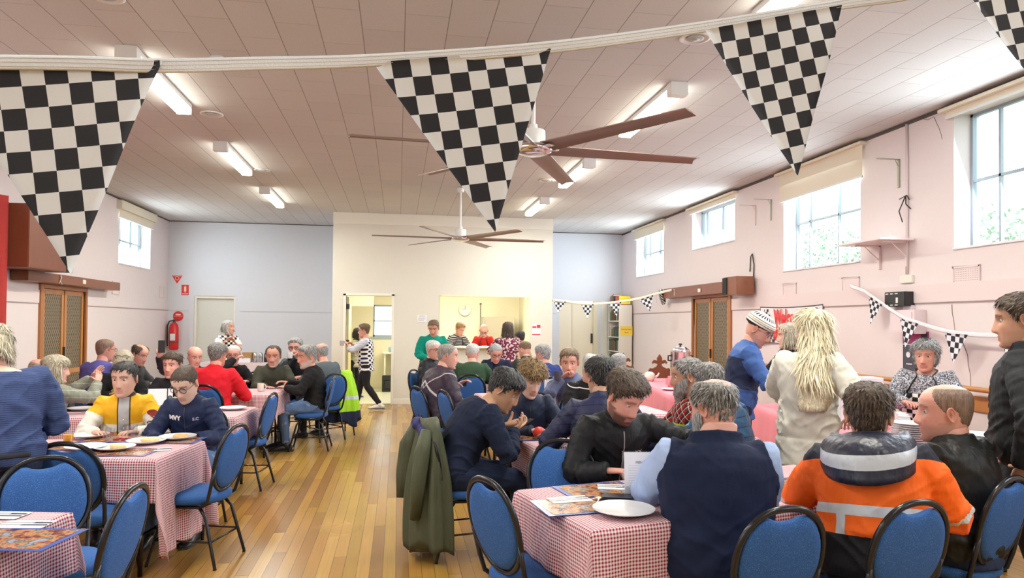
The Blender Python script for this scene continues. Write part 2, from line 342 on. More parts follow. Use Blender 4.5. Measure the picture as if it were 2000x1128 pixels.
# kitchen window + fittings
tag(MB().box(-.60, .25, 17.42, 17.46, 1.25, 1.29).box(-.60, .25, 17.42, 17.46, 1.98, 2.02).box(-.6, -.56, 17.42, 17.46, 1.25, 2.02).box(.21, .25, 17.42, 17.46, 1.25, 2.02).box(-.6, .25, 17.42, 17.45, 1.62, 1.645).box(.02, .04, 17.42, 17.45, 1.25, 2.02).box(-.66, .31, 17.37, 17.4, 1.2, 1.25).obj('window_11', M_wf), kind='structure')
tag(MB().box(-.56, .21, 17.435, 17.44, 1.29, 1.98).obj('window_12', M_glass), kind='structure')
# door of the kitchen: frame, open leaf hinged left
M_dy = mat('yellow_door_paint', (.84, .74, .42), .35)
tag(MB().box(-1.05, -1.0, YBOX-.02, YBOX+.13, 0, 2.15).box(-.13, -.08, YBOX-.02, YBOX+.13, 0, 2.15).box(-1.05, -.08, YBOX-.02, YBOX+.13, 2.11, 2.16).obj('door_1', M_trimw, bevel=.004), kind='structure')
tag(MB().box(-.995, -.955, YBOX+.13, YBOX+.95, .02, 2.09).obj('door_2', M_dy, bevel=.004), kind='structure')
M_hinge = mat('dark_hinge_metal', (.08, .08, .08), .4, .8)
dd = bpy.data.objects['door_2']
for z in (.35, 1.2, 1.9): MB().box(-.999, -.94, YBOX+.095, YBOX+.128, z-.05, z+.05).obj('hinge', M_hinge, dd)
MB().lathe([(.012, 0), (.012, .04), (.024, .045), (.024, .06), (0, .062)], (-.95, YBOX+.88, 1.0), 12, axis='x').obj('door_handle', M_hinge, dd, smooth=True)
# the recessed far doors
M_dl = mat('pale_grey_green_door_paint', (.72, .74, .68), .4); M_dr = mat('cream_door_paint', (.86, .79, .62), .4)
tag(MB().box(-4.26, -3.5, YFAR+.1, YFAR+.14, 0, 2.08).obj('door_3', M_dl), kind='structure')
tag(MB().box(-4.3, -4.26, YFAR+.02, YFAR+.15, 0, 2.13).box(-3.5, -3.47, YFAR+.02, YFAR+.15, 0, 2.13).box(-4.26, -3.5, YFAR+.02, YFAR+.15, 2.08, 2.13).obj('trim_8', M_trimw), kind='structure')
tag(MB().box(-4.40, -4.3, YFAR-.02, YFAR, 0, 2.13).obj('trim_9', M_white), kind='structure')
dr3 = tag(MB().box(3.67, 4.0, YFAR+.08, YFAR+.12, 0, 2.13).box(4.015, 4.5, YFAR+.10, YFAR+.14, 0, 2.1).obj('door_4', M_dr), kind='structure')
tag(MB().box(4.5, 4.6, YFAR+.01, YFAR+.15, 0, 2.13).box(3.99, 4.015, YFAR+.06, YFAR+.15, 0, 2.13).obj('trim_10', mat('old_cream_paint', (.80, .74, .56), .45)), kind='structure')
MB().box(4.45, 4.49, YFAR+.07, YFAR+.1, 1.15, 1.38).obj('lever_plate', M_hinge, dr3)
tag(MB().box(4.68, 4.81, YFAR-.015, YFAR, 0, 2.13).obj('trim_11', M_trimw), kind='structure')
# hatch sill and reveal
tag(MB().box(.80, 2.61, YBOX-.10, YBOX+.35, 1.10, 1.135).obj('trim_12', M_trimw, bevel=.006), kind='structure')
M_hat = mat('hatch_cream_paint', (.88, .82, .6), .45)
tag(MB().box(.80, .825, YBOX-.006, YBOX+.13, 1.13, 2.14).box(2.585, 2.61, YBOX-.006, YBOX+.13, 1.13, 2.14).box(.80, 2.61, YBOX-.006, YBOX+.13, 2.125, 2.15).obj('trim_13', M_hat), kind='structure')
# side doors: timber frames with woven security mesh
M_oak = woodmat('honey_oak', (.42, .17, .045), (.62, .29, .09), .3, (1, 1, .15), 6); M_dark = woodmat('dark_walnut', (.16, .05, .022), (.30, .11, .05), .35, (1, .12, 1), 8)
def mesh_mat():
    g = N('diamond_security_mesh'); o = g.obj(); x, y, z = g.sep(o)
    a = g.math('FRACT', g.math('MULTIPLY', g.math('ADD', y, g.math('MULTIPLY', z, .62)), 17)); b = g.math('FRACT', g.math('MULTIPLY', g.math('SUBTRACT', y, g.math('MULTIPLY', z, .62)), 17))
    m = g.math('MAXIMUM', g.math('LESS_THAN', a, .26), g.math('LESS_THAN', b, .26)); g.color(g.mix(m, (.075, .062, .04), (.30, .23, .14))); g.b.inputs['Roughness'].default_value = .45; g.bump(m, .8, .004); return g.m
M_mesh = mesh_mat(); di = 4
for X, sg, D, m in ((XR, 1, DR, 'right'), (XL, -1, DL, 'left')):
    y0, y1, _, z1 = D; di += 1; xa, xb = sorted((X-sg*.03, X+sg*.12))
    fr = tag(MB().box(xa, xb, y0-.09, y0, 0, z1+.01).box(xa, xb, y1, y1+.06, 0, z1+.01).box(xa, xb, y0, y1, z1-.05, z1+.01).obj('door_%d' % di, woodmat('door_frame_oak_'+m, (.33, .13, .04), (.5, .22, .08), .35, (1, 1, .15), 6), bevel=.005), kind='structure')
    for (a, c) in ((y0+.02, (y0+y1)/2-.012), ((y0+y1)/2+.012, y1-.02)):
        xl0, xl1 = sorted((X+sg*.0, X+sg*.045)); t = .065
        lf = MB().box(xl0, xl1, a, a+t, .01, z1-.06).box(xl0, xl1, c-t, c, .01, z1-.06).box(xl0, xl1, a+t, c-t, z1-.06-t, z1-.06).box(xl0, xl1, a+t, c-t, .01, .15).box(xl0, xl1, a+t, c-t, .80, .87).obj('door_leaf', M_oak, fr, bevel=.006)
        MB().box(X+sg*.018-.004, X+sg*.018+.004, a+t, c-t, .15, z1-.06-t).obj('mesh_panel', M_mesh, lf)
    MB().box(*sorted((X-sg*.03, X)), (y0+y1)/2-.03, (y0+y1)/2-.012, 1.05, 1.2).obj('door_handle', M_hinge, fr)
    tag(MB().box(*sorted((X+sg*.14, X+sg*.2)), y0-.05, y1+.05, 0, z1+.05).obj('wall_porch_'+m, mat('dark_porch', (.10, .075, .05), .9)), kind='structure')
tag(MB().box(*sorted((XR-.02, XR-.19)), 10.16, 12.85, 2.10, 2.28).obj('pelmet_board', M_dark, bevel=.006), 'long dark walnut pelmet board over the right side mesh doors', 'pelmet')
tag(MB().box(XL+.02, XL+.22, 9.75, 12.74, 2.09, 2.22).obj('pelmet_board', M_dark, bevel=.006), 'long dark walnut pelmet board over the left side mesh doors', 'pelmet')
# timber handrail along the right wall
for y0, y1, lb in ((.5, 5.7, 'honey timber handrail with fascia board on the right wall behind the standing dark man'), (6.6, 10.2, 'honey timber handrail with fascia board below the welcome banner')):
    e = empty('handrail', (XR, (y0+y1)/2, 1.0), 0, lb, 'handrail'); inv = Matrix.Translation(-e.location)
    for o in (MB().tube([(XR-.10, y0, 1.05), (XR-.10, y1, 1.05)], .024, 14).obj('rail', M_oak, e, smooth=True, angle=1.0), MB().box(XR-.02, XR-.002, y0, y1, .84, .98).obj('fascia_board', M_oak, e, bevel=.004)): o.matrix_parent_inverse = inv
    for k in range(4):
        y = y0+(y1-y0)*(k+.5)/4; o = MB().tube([(XR-.02, y, .93), (XR-.10, y, .94), (XR-.10, y, 1.04)], .008, 8).lathe([(.025, 0), (.025, .006), (0, .008)], (XR-.027, y, .93), 12, axis='x').obj('bracket', mat('brushed_steel', (.7, .7, .72), .3, 1), e, smooth=True); o.matrix_parent_inverse = inv
# ------------------------------------------------------------------ fixtures on ceiling and walls
M_lw = mat('white_enamel', (.82, .83, .82), .35); M_lit = mat('lit_diffuser', (1, 1, .95), .4, emit=(1, .99, .86, 14.0))
for i, (x, y) in enumerate(TUBES):
    side = 'left' if x < 0 else 'right'
    e = empty('fluorescent_light', (x, y, CH), 0, ['lit fluorescent batten light in the %s ceiling row, %s' % (side, w) for w in ('nearest, over the viewer', 'at the top picture edge', 'second from the front', 'third from the front', 'farthest one near the end wall')][i % 5], 'light', 'fluorescent ceiling lights')
    MB().box(-.075, .075, -.74, .74, -.045, 0).box(-.08, .08, -.76, -.66, -.115, 0).box(-.07, .07, .74, .76, -.1, 0).obj('housing', M_lw, e, bevel=.003)
    MB().box(-.06, .06, -.655, .735, -.105, -.045).obj('diffuser', M_lit, e, bevel=.01)
for i, (x, y, lb) in enumerate(((-1.91, 4.95, 'round white ceiling air vent at the upper left of the picture'), (2.14, 4.9, 'round white ceiling air vent right of the middle checkered flag'), (-1.91, 7.6, 'round white ceiling vent above the long left light'), (-1.91, 10.3, 'small far round ceiling vent in the left row'), (2.14, 10.2, 'far round ceiling vent right of the far fan'))):
    e = empty('ceiling_vent', (x, y, CH), 0, lb, 'vent', 'round ceiling vents')
    MB().lathe([(.11, 0), (.115, -.008), (.095, -.014), (.085, -.004)], n=28).obj('rim', M_lw, e, smooth=True)
    b = MB(); b.lathe([(.06, -.002), (.065, -.012), (.05, -.018)], n=24); b.lathe([(.03, -.004), (.033, -.018), (0, -.022)], n=20); b.obj('cone', mat('vent_cone_grey', (.45, .45, .45), .5), e, smooth=True)  # inner vent cones in one even grey
tag(MB().lathe([(.05, 0), (.055, -.03), (.03, -.05), (0, -.052)], (-1.46, 5.95, CH), 20).obj('smoke_detector', M_lw, smooth=True), 'small white smoke detector on the ceiling behind the bunting tape', 'smoke detector')
M_blade = mat('mauve_brown_fan_blade', (.27, .185, .165), .35, .35); M_chr = mat('polished_metal', (.78, .77, .80), .18, 1)
def fan(x, y, z, a0, label):
    e = empty('ceiling_fan', (x, y, z), 0, label, 'fan', 'long bladed ceiling fans')
    MB().tube([(0, 0, .12), (0, 0, CH-z)], .016, 12).lathe([(.0, CH-z-.07), (.05, CH-z-.06), (.06, CH-z)], n=20).obj('rod', M_lw, e, smooth=True, angle=.8)
    MB().lathe([(.0, .19), (.03, .185), (.035, .15), (.085, .14), (.092, .13), (.092, .03), (.08, .02), (0, .02)], n=32).obj('motor', M_lw, e, smooth=True, angle=.7)
    MB().lathe([(.13, .02), (.15, 0), (.14, -.025), (.09, -.045), (.0, -.05)], n=36).obj('hub', M_chr, e, smooth=True)
    for k in range(6):
        a = math.radians(a0+60*k); b = MB(); n = 12; prof = []
        for i in range(n+1):
            t = i/n; r = .14+t*1.21; w = .075-.012*t; p = -math.radians(14-5*t); row = []
            for j in range(7):
                u = -1+2*j/6; row.append((u*w, (1-u*u)*.012))
            up = [(r+(.02*abs(c[0])/w if i == n else 0), c[0]*math.cos(p)-c[1]*math.sin(p), c[0]*math.sin(p)+c[1]*math.cos(p)) for c in row]
            dn = [(q[0], q[1], q[2]-.006) for q in reversed(up)]; prof.append(up+dn)
        m = len(prof[0]); vs = [q for pr in prof for q in pr]
        fs = [(i*m+j, i*m+(j+1) % m, (i+1)*m+(j+1) % m, (i+1)*m+j) for i in range(n) for j in range(m)]+[tuple(reversed(range(m))), tuple(range(n*m, (n+1)*m))]
        b.add(vs, fs); o = b.obj('blade', M_blade, e, smooth=True, angle=.6); o.rotation_euler = (0, 0, a)
        q = MB().box(.10, .2, -.03, .03, -.006, .004).obj('blade_bracket', M_chr, e, bevel=.003); q.rotation_euler = (0, 0, a)
fan(1.0, 5.27, 2.93, 5, 'near six bladed ceiling fan with mauve brown blades behind the middle checkered flag')
fan(.95, 11.1, 2.93, 3, 'far six bladed ceiling fan on a white rod in front of the cream end wall')

# bunting
def flagmat(name, dark=1.0):
    g = N(name); x, y, z = g.sep(g.uv()); s_ = g.math('ADD', g.math('FLOOR', x), g.math('FLOOR', y)); m = g.math('GREATER_THAN', g.math('ABSOLUTE', g.math('MODULO', s_, 2.0)), .5)
    g.color(g.mix(m, (.80*dark, .83*dark, .90*dark), (.022, .023, .032))); g.b.inputs['Roughness'].default_value = .85; g.bump(g.noise(g.obj(), 700, 1), .15, .001); return g.m
M_flag = flagmat('checkered_flag_cloth'); M_tape = mat('white_bunting_tape', (.86, .89, .95), .7, bump=.3, bscale=400)
def flag(P, uvs, label, group, sub=14, parent=None):
    """triangular cloth flag: P are its three corners, uvs the check coordinates at them"""
    A, B, C = [Vector(p) for p in P]; nrm = (B-A).cross(C-A).normalized(); vs = []; uv = []; idx = {}; size = (B-A).length
    for i in range(sub+1):
        for j in range(sub+1-i):
            a, b, c = 1-(i+j)/sub, i/sub, j/sub; q = A*a+B*b+C*c
            w = math.sin(5*b+3*c)*size*.02*(1-a*.3)*min(1, 4*c)+math.sin(9*b-2)*size*.008*c
            idx[i, j] = len(vs); vs.append(q+nrm*w); uv.append(tuple(uvs[0][k]*a+uvs[1][k]*b+uvs[2][k]*c for k in (0, 1)))
    fs = []
    for i in range(sub):
        for j in range(sub-i):
            fs.append((idx[i, j], idx[i+1, j], idx[i, j+1]))
            if j < sub-i-1: fs.append((idx[i+1, j], idx[i+1, j+1], idx[i, j+1]))
    th = size*.003; n = len(vs); me = bpy.data.meshes.new('flag')
    rim = [idx[i, 0] for i in range(sub+1)]+[idx[sub-k, k] for k in range(1, sub+1)]+[idx[0, sub-k] for k in range(1, sub)]
    allf = fs+[tuple(n+i for i in reversed(f)) for f in fs]+[(a, b, n+b, n+a) for a, b in zip(rim, rim[1:]+rim[:1])]
    me.from_pydata(vs+[v-nrm*th for v in vs], [], allf); l = me.uv_layers.new(name='UVMap'); U = uv+uv
    for lp in me.loops: l.data[lp.index].uv = U[lp.vertex_index]
    for p in me.polygons: p.use_smooth = True
    o = link('bunting_flag', me, M_flag); return tag(o, label, 'flag', group)
def ribbon(pts, h, name, label, cat, m, lines=3):
    """a flat tape hung on edge through the points"""
    e = empty(name, (0, 0, 0), 0, label, cat); P = [Vector(p) for p in pts]; Q = []
    for i in range(len(P)-1):
        p0, p1, p2, p3 = P[max(i-1, 0)], P[i], P[i+1], P[min(i+2, len(P)-1)]
        for k in range(8):
            t = k/8; Q.append(.5*((2*p1)+(p2-p0)*t+(2*p0-5*p1+4*p2-p3)*t*t+(3*p1-p0-3*p2+p3)*t*t*t))
    Q.append(P[-1]); b = MB(); b.tube(Q, [(h/2, h*.045)]*len(Q), 8); b.obj('tape', m, e, smooth=True)
    if lines:
        d = MB()
        for k in range(lines): d.tube([q+Vector((0, 0, h*(-.28+.28*k))) for q in Q], [(h*.02, h*.09)]*len(Q), 6)
        d.obj('stitching', mat('grey_stitch', (.62, .63, .68), .8), e, smooth=True)
    return e
def inv_uv(px, org, cs, rs):
    d = (px[0]-org[0], px[1]-org[1]); det = cs[0]*rs[1]-cs[1]*rs[0]
    return ((d[0]*rs[1]-d[1]*rs[0])/det+.5+40, (cs[0]*d[1]-cs[1]*d[0])/det+.5+40)
def near_flag(pts, Ds, org, cs, rs, label):
    o = inv_uv; org_ = org; uv = []
    for p in pts: u = inv_uv(p, org_, cs, rs); uv.append((u[0]+1, u[1]))
    return flag([at(p[0], p[1], D) for p, D in zip(pts, Ds)], uv, label, 'large near checkered flags', 22)
near_flag([(-130, 122), (318, 118), (140, 536)], (.93, .97, .95), (63.8, 187.5), (46.5, -2.5), (5.7, 41.8), 'largest black and white checkered flag, leftmost and cut by the frame edge')
near_flag([(728, 122), (1076, 95), (967, 453)], (1.13, 1.17, 1.15), (838.7, 238.2), (36, -3.2), (6.6, 36), 'black and white checkered flag hanging in the middle in front of the fan')
near_flag([(1376, 58), (1644, 10), (1557, 343)], (1.27, 1.33, 1.30), (1452.8, 91.2), (27, -4.8), (7.4, 31.4), 'black and white checkered flag hanging under the right ceiling light')
near_flag([(1880, -28), (2120, -60), (2045, 190)], (1.32, 1.36, 1.34), (1928, 16), (24.5, -4), (8, 30), 'checkered flag cut by the top right corner of the picture')
ribbon([at(-160, 120, .92), at(140, 123, .95), at(310, 128, .97), at(500, 124, 1.04), at(740, 117, 1.13), at(1075, 92, 1.17), at(1376, 52, 1.27), at(1644, 8, 1.33), at(1760, -8, 1.34), at(1900, -40, 1.35), at(2150, -80, 1.36)], .0205, 'bunting_tape', 'thick white bunting tape running right across the top of the picture', 'bunting tape', M_tape)
def small_flag(pts, f, label, group):
    P = [f(*p) for p in pts]; w = (P[1]-P[0]).length; x = (P[1]-P[0]).normalized(); h = (P[2]-P[0]); sq = w/5.6
    u = h.dot(x)/sq; v = math.sqrt(max(0, h.length_squared-h.dot(x)**2))/sq
    return flag(P, [(40.2, 40.3), (40.2+w/sq, 40.3), (40.2+u, 40.3+v)], label, group, 6)
fx = lambda x, y: onx(x, y, XR-.16)
for k, pts in enumerate([[(1697, 577), (1724, 594), (1700, 633)], [(1757, 616), (1794, 632), (1768, 678)], [(1843, 645), (1891, 653), (1862, 709)], [(1953, 655), (1986, 657), (1966, 700)]]):
    small_flag(pts, fx, ['checkered bunting flag on the right wall nearest the wall vent plate', 'checkered bunting flag on the right wall over the pink poster', 'checkered bunting flag above and right of the grey haired apron woman', 'checkered bunting flag half hidden by the dark standing man'][k], 'flags on the right wall')
ribbon([onx(1660, 557, XR-.002), fx(1665, 560), fx(1688, 568), fx(1700, 577), fx(1759, 617), fx(1793, 630), fx(1843, 645), fx(1890, 652), fx(1955, 655), fx(2010, 657)], .04, 'bunting_tape', 'white bunting tape sagging along the right wall', 'bunting tape', M_tape, 0)
def ff(x, y): 
    t = max(0, min(1, (x-1083)/230)); return at(x, y, 14.0-1.0*t)
for k, pts in enumerate([[(1081, 586), (1106, 588), (1090, 611)], [(1134, 591), (1160, 593), (1147, 622)], [(1188, 590), (1214, 589), (1204, 617)], [(1248, 584), (1276, 575), (1270, 608)]]):
    small_flag(pts, ff, ['small checkered flag at the corner of the kitchen wall', 'small checkered flag in front of the cream far door', 'small checkered flag in front of the bookcase', 'small checkered flag just right of the bookcase'][k], 'flags of the far bunting')
ribbon([Vector((3.07, 13.99, 2.07)), ff(1083, 586), ff(1105, 588), ff(1135, 592), ff(1160, 593), ff(1190, 591), ff(1214, 588), ff(1250, 582), ff(1275, 575), ff(1312, 566), Vector((XR-.1, 12.84, 2.2))], .045, 'bunting_tape', 'cream bunting tape from the kitchen wall to the walnut pelmet', 'bunting tape', mat('cream_tape', (.86, .83, .70), .8), 0)
b = MB(); c0 = Vector((4.98, 12.9, 2.16))
for k in range(5): b.ell(c0+Vector((-.02+.02*k, .02*k, .05-.035*k)), (.05, .09, .08), 10, 8, M=Matrix.Rotation(k*1.1, 3, 'X'))
me = b.mesh('bunched_flag', True); l = me.uv_layers.new(name='UVMap')
for lp in me.loops: v = me.vertices[lp.vertex_index].co; l.data[lp.index].uv = (v.y/.035+500, v.z/.035+v.x/.05)
tag(link('bunched_flag', me, M_flag), 'bunched up checkered flag at the end of the right walnut pelmet', 'flag')

# speakers, brackets, shelf, conduit, boxes
M_blk = mat('black_plastic', (.02, .02, .022), .45); M_grill = mat('black_speaker_cloth', (.025, .03, .03), .9, bump=.5, bscale=500)
e = empty('wall_speaker', (5.0, 9.9, 2.05), 0, 'brown wood wall speaker with black front at the right end of the walnut pelmet', 'speaker')
MB().box(-.14, .13, -.27, .17, 0, .27).obj('cabinet', M_dark, e, bevel=.006); MB().box(-.12, .11, .17, .19, .015, .255).obj('front_cloth', M_grill, e)
o = MB().box(-.155, -.14, .03, .165, .01, .26).obj('side_cloth', M_grill, e)
tag(MB().tube([(5.17, 9.72, 2.3), (5.165, 9.7, 2.5), (5.16, 9.74, 2.66), (5.165, 9.8, 2.62), (5.165, 9.82, 2.4)], .008, 8).obj('speaker_cable', M_blk, smooth=True), 'black cable looping above the right wall speaker', 'cable')
e = empty('stage_speaker', (-4.45, 9.95, 2.22), 0, 'big brown wooden speaker with black front standing on the left walnut pelmet', 'speaker')
MB().box(-.37, .1, -.75, .22, 0, .76).obj('cabinet', woodmat('brown_speaker_veneer', (.14, .04, .02), (.25, .085, .04), .4, (1, 1, .2), 5), e, bevel=.008)
MB().prism([(-.36, .22), (.09, .22), (.1, .40), (-.20, .42)], .72, Matrix.Translation((0, 0, .01))).obj('front_cloth', M_grill, e)
# stage curtain at the far left
def curtain(name, x0, y0, y1, z0, z1, label):
    b = MB(); n = 60; vs = []; 
    for i in range(n+1):
        y = y0+(y1-y0)*i/n; x = x0+.05*math.sin(i*1.25)+.015*math.sin(i*3.1)
        vs += [(x, y, z0), (x, y, z1)]
    fs = [(2*i, 2*i+2, 2*i+3, 2*i+1) for i in range(n)]; k = len(vs)
    vs2 = [(x-.008, y, z) for x, y, z in vs]; fs2 = [tuple(k+i for i in reversed(f)) for f in fs]
    b.add(vs+vs2, fs+fs2+[(0, 1, k+1, k), (k-2, k-1, 2*k-1, 2*k-2)]); return tag(b.obj(name, mat('red_velvet', (.42, .035, .03), .85, var=.15, vscale=20), smooth=True), label, 'curtain')
curtain('stage_curtain', -4.6, 6.3, 9.29, .0, 3.05, 'tall red stage curtain at the left edge of the picture')
M_cord = mat('cream_cord', (.75, .66, .55), .7)
for p, lb in (((XR-.195, 12.3, 2.2), 'knotted cream string tied round the right walnut pelmet'), ((XL+.225, 10.6, 2.16), 'knotted cream string tied round the left walnut pelmet')):
    p = Vector(p); tag(MB().tube([p+Vector((0, -.02, .05)), p+Vector((.01, .01, .02)), p+Vector((0, .0, -.03)), p+Vector((.01, .03, -.08))], .006, 6).tube([p+Vector((0, .03, .05)), p+Vector((.01, 0, .01)), p+Vector((0, -.03, -.07))], .006, 6).obj('knotted_string', M_cord, smooth=True), lb, 'string')
for p, lb in (((XR-.2, 11.2, 2.15, 2.21), 'small cream light switch plate on the right walnut pelmet'), ((XL+.225, 11.35, 2.13, 2.19), 'small cream light switch plate on the left walnut pelmet')):
    tag(MB().box(p[0]-.006, p[0]+.006, p[1]-.05, p[1]+.05, p[2], p[3]).obj('switch_plate', M_trimw, bevel=.002), lb, 'switch')
M_brk = mat('olive_steel_bracket', (.42, .45, .34), .5, .4)
for (y, z, lb, m) in ((9.68, 3.37, 'thin L shaped shelf bracket left of the big blind, farther one', M_trimp), (9.24, 3.38, 'thin L shaped shelf bracket left of the big blind, nearer one', M_brk), (6.66, 3.36, 'empty olive steel shelf bracket beside the wall conduit', M_brk)):
    tag(MB().box(XR-.012, XR-.001, y-.015, y+.015, z-.30, z).box(XR-.26, XR-.002, y-.015, y+.015, z-.008, z).tube([(XR-.008, y, z-.08), (XR-.05, y, z-.008)], .004, 6).obj('shelf_bracket', m, bevel=.002), lb, 'bracket')
tag(MB().tube([(XR-.015, 6.53, CH-.03), (XR-.015, 6.53, 2.14)], .014, 10).obj('conduit', M_trimp, smooth=True), 'pink painted conduit running down the right wall to a socket', 'conduit')
tag(MB().tube([(XR-.03, 6.62, 2.93), (XR-.04, 6.5, 2.95), (XR-.03, 6.47, 2.9)], .006, 6).tube([(XR-.035, 6.52, 2.95), (XR-.05, 6.6, 2.8), (XR-.04, 6.56, 2.68)], .006, 6).tube([(XR-.035, 6.52, 2.95), (XR-.05, 6.5, 2.86), (XR-.04, 6.44, 2.8)], .006, 6).obj('loose_cable', M_blk, smooth=True), 'loose black cable ends tied to the conduit', 'cable')
e = empty('wall_shelf', (XR, 6.75, 2.48), 0, 'thin pink wall shelf on two brackets across the conduit', 'shelf')
MB().box(-.40, -.02, -.33, .38, -.0, .022).obj('board', M_trimp, e, bevel=.003)
for y in (-.22, .2): MB().box(-.03, -.005, y-.012, y+.012, -.26, 0).box(-.3, -.01, y-.012, y+.012, -.015, 0).tube([(-.02, y, -.16), (-.2, y, -.01)], .006, 6).obj('bracket', M_trimp, e)
tag(MB().box(4.95, 5.08, 6.48, 6.62, 2.502, 2.53).tube([(4.96, 6.5, 2.53), (5.0, 6.55, 2.56), (5.06, 6.6, 2.53)], .008, 6).obj('cable_adapter', M_trimp), 'small lumpy power adapter lying on the wall shelf', 'adapter')
tag(MB().box(XR-.03, XR, 6.44, 6.62, 2.05, 2.13).obj('power_socket', M_trimw, bevel=.004), 'cream double power socket at the foot of the conduit', 'socket')
e = empty('speaker_control_box', (XR, 6.58, 1.88), 0, 'black patch box with white tabs on the right wall ledge', 'control box')
MB().box(-.12, 0, -.15, .15, -.07, .08).obj('case', M_blk, e, bevel=.004)
b = MB()
for k in range(3): b.box(-.124, -.119, .11-.07*k-.02, .11-.07*k+.02, .055, .066).box(-.124, -.119, .11-.07*k-.02, .11-.07*k+.02, -.062, -.052)
b.box(-.124, -.119, -.055, -.025, -.035, .02).obj('white_tab', M_lw, e)
tag(MB().box(XR-.14, XR, 6.27, 6.62, 1.53, 1.77).box(XR-.145, XR-.14, 6.30, 6.58, 1.55, 1.75).box(XR-.05, XR, 6.42, 6.55, 1.77, 1.82).obj('meter_cabinet', mat('pale_pink_cabinet', (.80, .69, .72), .4), bevel=.004), 'pink painted wall cabinet under the black patch box', 'cabinet')
def vent(y0, y1, z0, z1, X, sg, label, holes):
    e = empty('wall_vent', (X, (y0+y1)/2, (z0+z1)/2), 0, label, 'vent'); hy, hz = (y1-y0)/2, (z1-z0)/2; t = .02
    MB().box(min(0, -sg*.014), max(0, -sg*.014), -hy, hy, -hz, -hz+t).box(min(0, -sg*.014), max(0, -sg*.014), -hy, hy, hz-t, hz).box(min(0, -sg*.014), max(0, -sg*.014), -hy, -hy+t, -hz, hz).box(min(0, -sg*.014), max(0, -sg*.014), hy-t, hy, -hz, hz).obj('frame', M_trimp, e, bevel=.003)
    if holes:
        g = N('perforated_vent_plate'); v = g.mapv(g.obj(), (50, 50, 50)); x, y, z = g.sep(v); a = g.math('SUBTRACT', g.math('FRACT', y), .5); c = g.math('SUBTRACT', g.math('FRACT', z), .5)
        d = g.math('LESS_THAN', g.math('ADD', g.math('MULTIPLY', a, a), g.math('MULTIPLY', c, c)), .03); g.color(g.mix(d, (.80, .69, .69), (.2, .13, .12))); mm = g.m
    else: mm = M_trimp
    MB().box(min(0, -sg*.007), max(0, -sg*.007), -hy+t, hy-t, -hz+t, hz-t).obj('plate', mm, e)
vent(5.61, 5.93, 1.92, 2.17, XR, 1, 'perforated pink wall vent under the nearest right window', True)
vent(7.3, 7.62, 1.93, 2.17, XR, 1, 'plain square pink vent plate where the right bunting starts', False)
vent(8.59, 8.92, 1.92, 2.17, XR, 1, 'plain square pink vent plate above the welcome banner', False)
vent(13.4, 13.7, 2.02, 2.28, XR, 1, 'plain pink vent plate between the far flags and the pelmet', False)
vent(12.97, 13.28, 2.04, 2.27, XL, -1, 'plain pink vent plate on the left wall below the window', False)
vent(15.4, 15.68, 2.06, 2.30, XL, -1, 'plain pink vent plate on the left wall beside the far corner', False)
# cracks in the plaster
M_crk = mat('plaster_crack', (.25, .17, .15), .9)
def crack(pts, lb):
    P = [fxw(*p) for p in pts]; tag(MB().tube(P, [.0035*(1-.5*i/len(P)) for i in range(len(P))], 5).obj('plaster_crack', M_crk), lb, 'crack')
fxw = lambda x, y: onx(x, y, XR-.002)
crack([(1786, 228), (1797, 234), (1803, 232), (1812, 234), (1824, 228), (1830, 242), (1834, 250), (1838, 262), (1840, 272)], 'jagged crack in the plaster left of the nearest right window')
crack([(1859, 594), (1860, 612), (1862, 622), (1864, 636), (1865, 646)], 'fine crack below the perforated wall vent')
crack([(1880, 668), (1885, 680), (1890, 694), (1891, 712), (1895, 730), (1896, 754)], 'long crack in the plaster behind the standing dark man')
# papers and posters
M_pap = mat('white_paper', (.86, .86, .90), .8); M_ink = mat('dark_ink', (.05, .05, .06), .8); M_red = mat('sign_red', (.72, .03, .035), .5); M_yel = mat('yellow_card', (.95, .80, .03), .7)
def board(name, o, x, y, w, h, m, label, cat, t=.004):
    e = empty(name, o, 0, label, cat); M = basis((0, 0, 0), x, y); q = MB().box(-w/2, w/2, -h/2, h/2, 0, t, M=M).obj('sheet', m, e); return e, M
def rect(e, M, x0, x1, y0, y1, m, name='print_block', z=.0055): return MB().box(x0, x1, y0, y1, z-.0008, z, M=M).obj(name, m, e)
def lines(e, M, x0, x1, ys, m, h=.004, z=.0055):
    b = MB(); 
    for k, y in enumerate(ys): b.box(x0, x1-(x1-x0)*.25*((k*37) % 3)/2, y, y+h, z-.0008, z, M=M)
    return b.obj('printed_lines', m, e)
XW, ZW = (1, 0, 0), (0, 0, 1)
e, M = board('paper_notice', (.46, YBOX-.002, 1.68), XW, ZW, .19, .14, M_pap, 'small white printed notice on the wall left of the kitchen hatch', 'notice'); text('lettering', 'NOTICE', .03, mat('blue_ink', (.2, .2, .5), .8), e, M @ Matrix.Translation((0, .045, .006))); lines(e, M, -.07, .07, (.01, -.015, -.04), M_ink)
e, M = board('safety_notice', (2.75, YBOX-.002, 1.46), XW, ZW, .18, .25, M_pap, 'white notice with red blocks right of the kitchen hatch', 'notice'); rect(e, M, -.08, 0, .05, .085, M_red); rect(e, M, .01, .085, .05, .115, M_red); rect(e, M, -.085, .085, -.09, -.07, M_red); lines(e, M, -.07, .07, (.02, -.01, -.04), mat('pale_grey_ink', (.6, .6, .65), .8))
e = empty('equipment_sign', (-4.65, YFAR-.003, 2.47), 0, 'red triangular fire equipment sign high in the far left corner', 'sign')
M = basis((0, 0, 0), XW, ZW); MB().prism([(-.105, .085), (.105, .085), (0, -.09)], .004, M).obj('sheet', M_red, e)
M_pk = mat('pale_sign_ink', (.95, .72, .6), .7)
